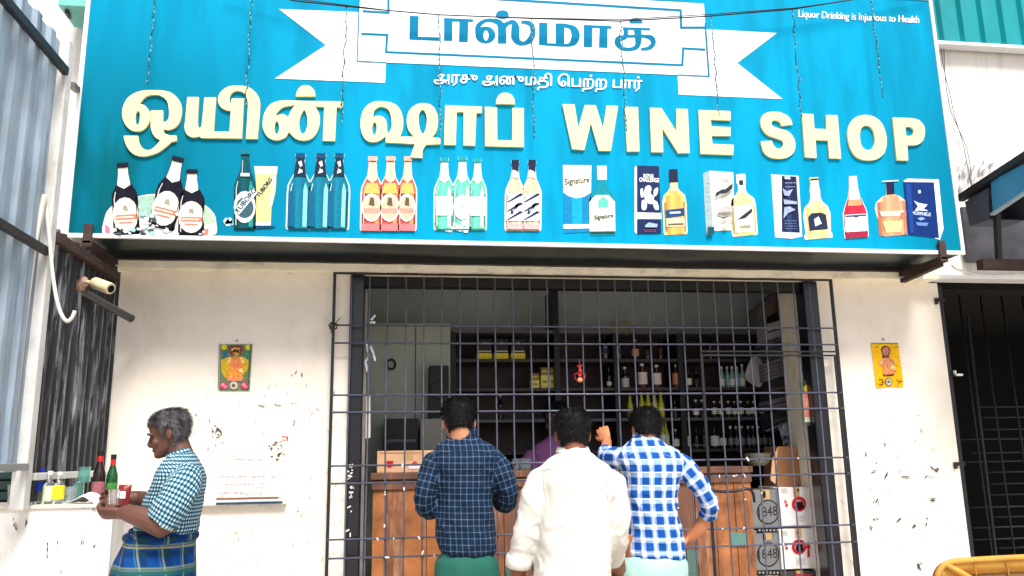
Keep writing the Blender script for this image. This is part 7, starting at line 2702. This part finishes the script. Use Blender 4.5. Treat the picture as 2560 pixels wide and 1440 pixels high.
rg = prof_rings([(1320, 334, 482, .32, 0), (1340, 324, 485, .345, 0), (1375, 309, 485, .36, 0), (1410, 292, 486, .385, 0), (1440, 283, 487, .395, 0)], Y4, 4)
last = rg[-1]
for k in range(1, 9):
    t = k / 8
    rg.append((Vector(last[0]).lerp(Vector((q.x, Y4, .14)), t), Vector(last[1]).lerp(Vector((0, .2, 0)), t), Vector(last[2]).lerp(Vector((-.19, 0, 0)), t), 2.2))
mb = MB()
cloth_loft(mb, rg, 64, .007, 45, drape=.006)
lg = mb.build('lungi', M_LG, p4, smooth=4, solid=.003)
m_ = MB()      # rolled waist fold
ring_ = [rg[4][0] + rg[4][1] * 1.03 * math.cos(t) + rg[4][2] * 1.03 * math.sin(t) + Vector((0, 0, .004 * math.sin(3 * t))) for t in [2 * math.pi * k / 40 for k in range(41)]]
rr4 = [(c_ + Vector((0, 0, .0)), None) for c_ in ring_]
m_.tube(ring_, [(.012 + .004 * math.sin(k * .7), .018) for k in range(41)], 10)
for f_ in range(len(m_.f)):
    m_.uv[f_] = [(m_.v[i][0] * .7 + m_.v[i][1] * .5, m_.v[i][2]) for i in m_.f[f_]]
m_.build('waist_roll', M_LG, lg, smooth=4)
# things in his hands
r = empty('snack_packet', pt(312, 1262, Y4 + .05), 'red snack packet held in the grey haired man far hand', 'packet')
m_ = MB()
c_ = pt(309, 1238, Y4 + .02)
N = 8
v = []
for sgn in (1, -1):
    for i in range(N + 1):
        for j in range(N + 1):
            u_, w_ = i / N - .5, j / N - .5
            v.append(c_ + Vector((u_ * .052 + w_ * .01, sgn * (.014 * (1 - (2 * u_) ** 2) * (1 - (2 * w_) ** 4) + .0006), w_ * .085)) + Vector((0, .004 * noise.noise(Vector((u_ * 6, w_ * 6, 1))), 0)))
N1 = (N + 1) ** 2
fs = [(i * (N + 1) + j, (i + 1) * (N + 1) + j, (i + 1) * (N + 1) + j + 1, i * (N + 1) + j + 1) for i in range(N) for j in range(N)]
m_.add(v, [f_[::-1] for f_ in fs] * 0 + fs + [tuple(N1 + k for k in f_)[::-1] for f_ in fs])
m_.build('pouch', mat('red_foil_pouch', S(128, 38, 38), .35, .25, 40), r, smooth=4)
m_ = MB()
m_.box(c_.x - .012, c_.x + .012, c_.y - .0175, c_.y - .0155, c_.z - .012, c_.z + .016)
m_.build('printed_panel', L_WHITE, r)
q2 = pt(284, 1262, Y4 - .10)
cup((q2.x, q2.y, q2.z), 'small clear plastic cup held over the parapet by the grey haired man', .018, .022, .055, c=G_CLEAR)

# ---- shopkeeper behind the counter
Y5 = .7
q = pt(1386, 1150, Y5)
p5 = person((q.x, Y5, .12), 'shopkeeper in a purple shirt behind the counter, half hidden by the white shirted man')
rows = [(1330, 1330, 1446, .23, 0), (1240, 1326, 1448, .23, 0), (1180, 1320, 1450, .23, 0), (1140, 1324, 1447, .21, 0), (1118, 1334, 1437, .19, 0), (1106, 1350, 1420, .16, 0), (1098, 1364, 1405, .14, 0), (1092, 1370, 1400, .13, 0)]
r5 = rows_to_rings(rows, Y5)
M_S5 = mat('purple_shirt', S(140, 84, 140), .85, .08, 10, .4, 20)
mb = MB()
cloth_loft(mb, r5, 56, .003, 51, caps=True)
aL = [(1334, 1132, 0, .056), (1322, 1160, 0, .06), (1316, 1200, -.02, .056), (1322, 1228, -.1, .05)]
aR = [(1438, 1132, 0, .056), (1450, 1160, 0, .06), (1456, 1200, -.02, .056), (1450, 1228, -.1, .05)]
s5 = fused('shirt', [mb, sleeve(None, aL, Y5, M_S5, seed=52), sleeve(None, aR, Y5, M_S5, seed=53)], M_S5, p5, seed=5, voxel=.01)
h = Head(pt(1390, 1012, Y5) - UP * .108, (-.45, -.85, -.25), (0, -.2, 1), 1.0)
mb = MB()
h.add(mb)
mb.tube([pt(1386, 1118, Y5), pt(1387, 1100, Y5), h.P(0, -.035, .2), h.P(0, -.03, .4)], [.066, .055, .052, .05], 16)
trunk(mb, [r5[i] for i in range(0, len(r5) - 6, 4)])
for sp_, tx in ((aL, 1340), (aR, 1430)):
    limb(mb, [(x, y, d, r_ * .72) for x, y, d, r_ in sp_] + [(tx, 1205, -.24, .032), (tx + (10 if tx < 1400 else -10), 1190, -.32, .027)], Y5)
hand(mb, pt(1350, 1190, Y5 - .32), (.2, -.95, -.1), (0, 0, -1), -1, .98)
hand(mb, pt(1420, 1190, Y5 - .32), (-.2, -.95, -.1), (0, 0, -1), 1, .98)
for k in (-1, 1):
    mb.tube([(q.x + .07 * k, Y5, 1.15), (q.x + .1 * k, Y5, .5), (q.x + .1 * k, Y5, .2)], [.085, .06, .045], 12)
    mb.tube([(q.x + .1 * k, Y5 + .06, .155), (q.x + .1 * k, Y5 - .05, .16), (q.x + .1 * k, Y5 - .17, .145)], [(.03, .028), (.042, .032), (.03, .016)], 12)
skin_mesh(mb, 'body', K4, p5, .005)
h.face(p5, M_HAIR)
h.hair(p5, M_HAIR, .015, .80, .54, .14, .5, .026, 1800, 23, .006)
mb = MB()
rg = rows_to_rings([(1300, 1330, 1446, .235, 0), (1360, 1326, 1450, .25, 0)], Y5, 3)
last = rg[-1]
for k in range(1, 7):
    t = k / 6
    rg.append((Vector(last[0]).lerp(Vector((q.x, Y5, .2)), t), Vector(last[1]).lerp(Vector((.18, 0, 0)), t), Vector(last[2]).lerp(Vector((0, .15, 0)), t), 2.2))
cloth_loft(mb, rg, 48, .005, 55)
mb.build('lungi', mat('grey_lungi', S(120, 120, 130), .85), p5, smooth=4, solid=.003)
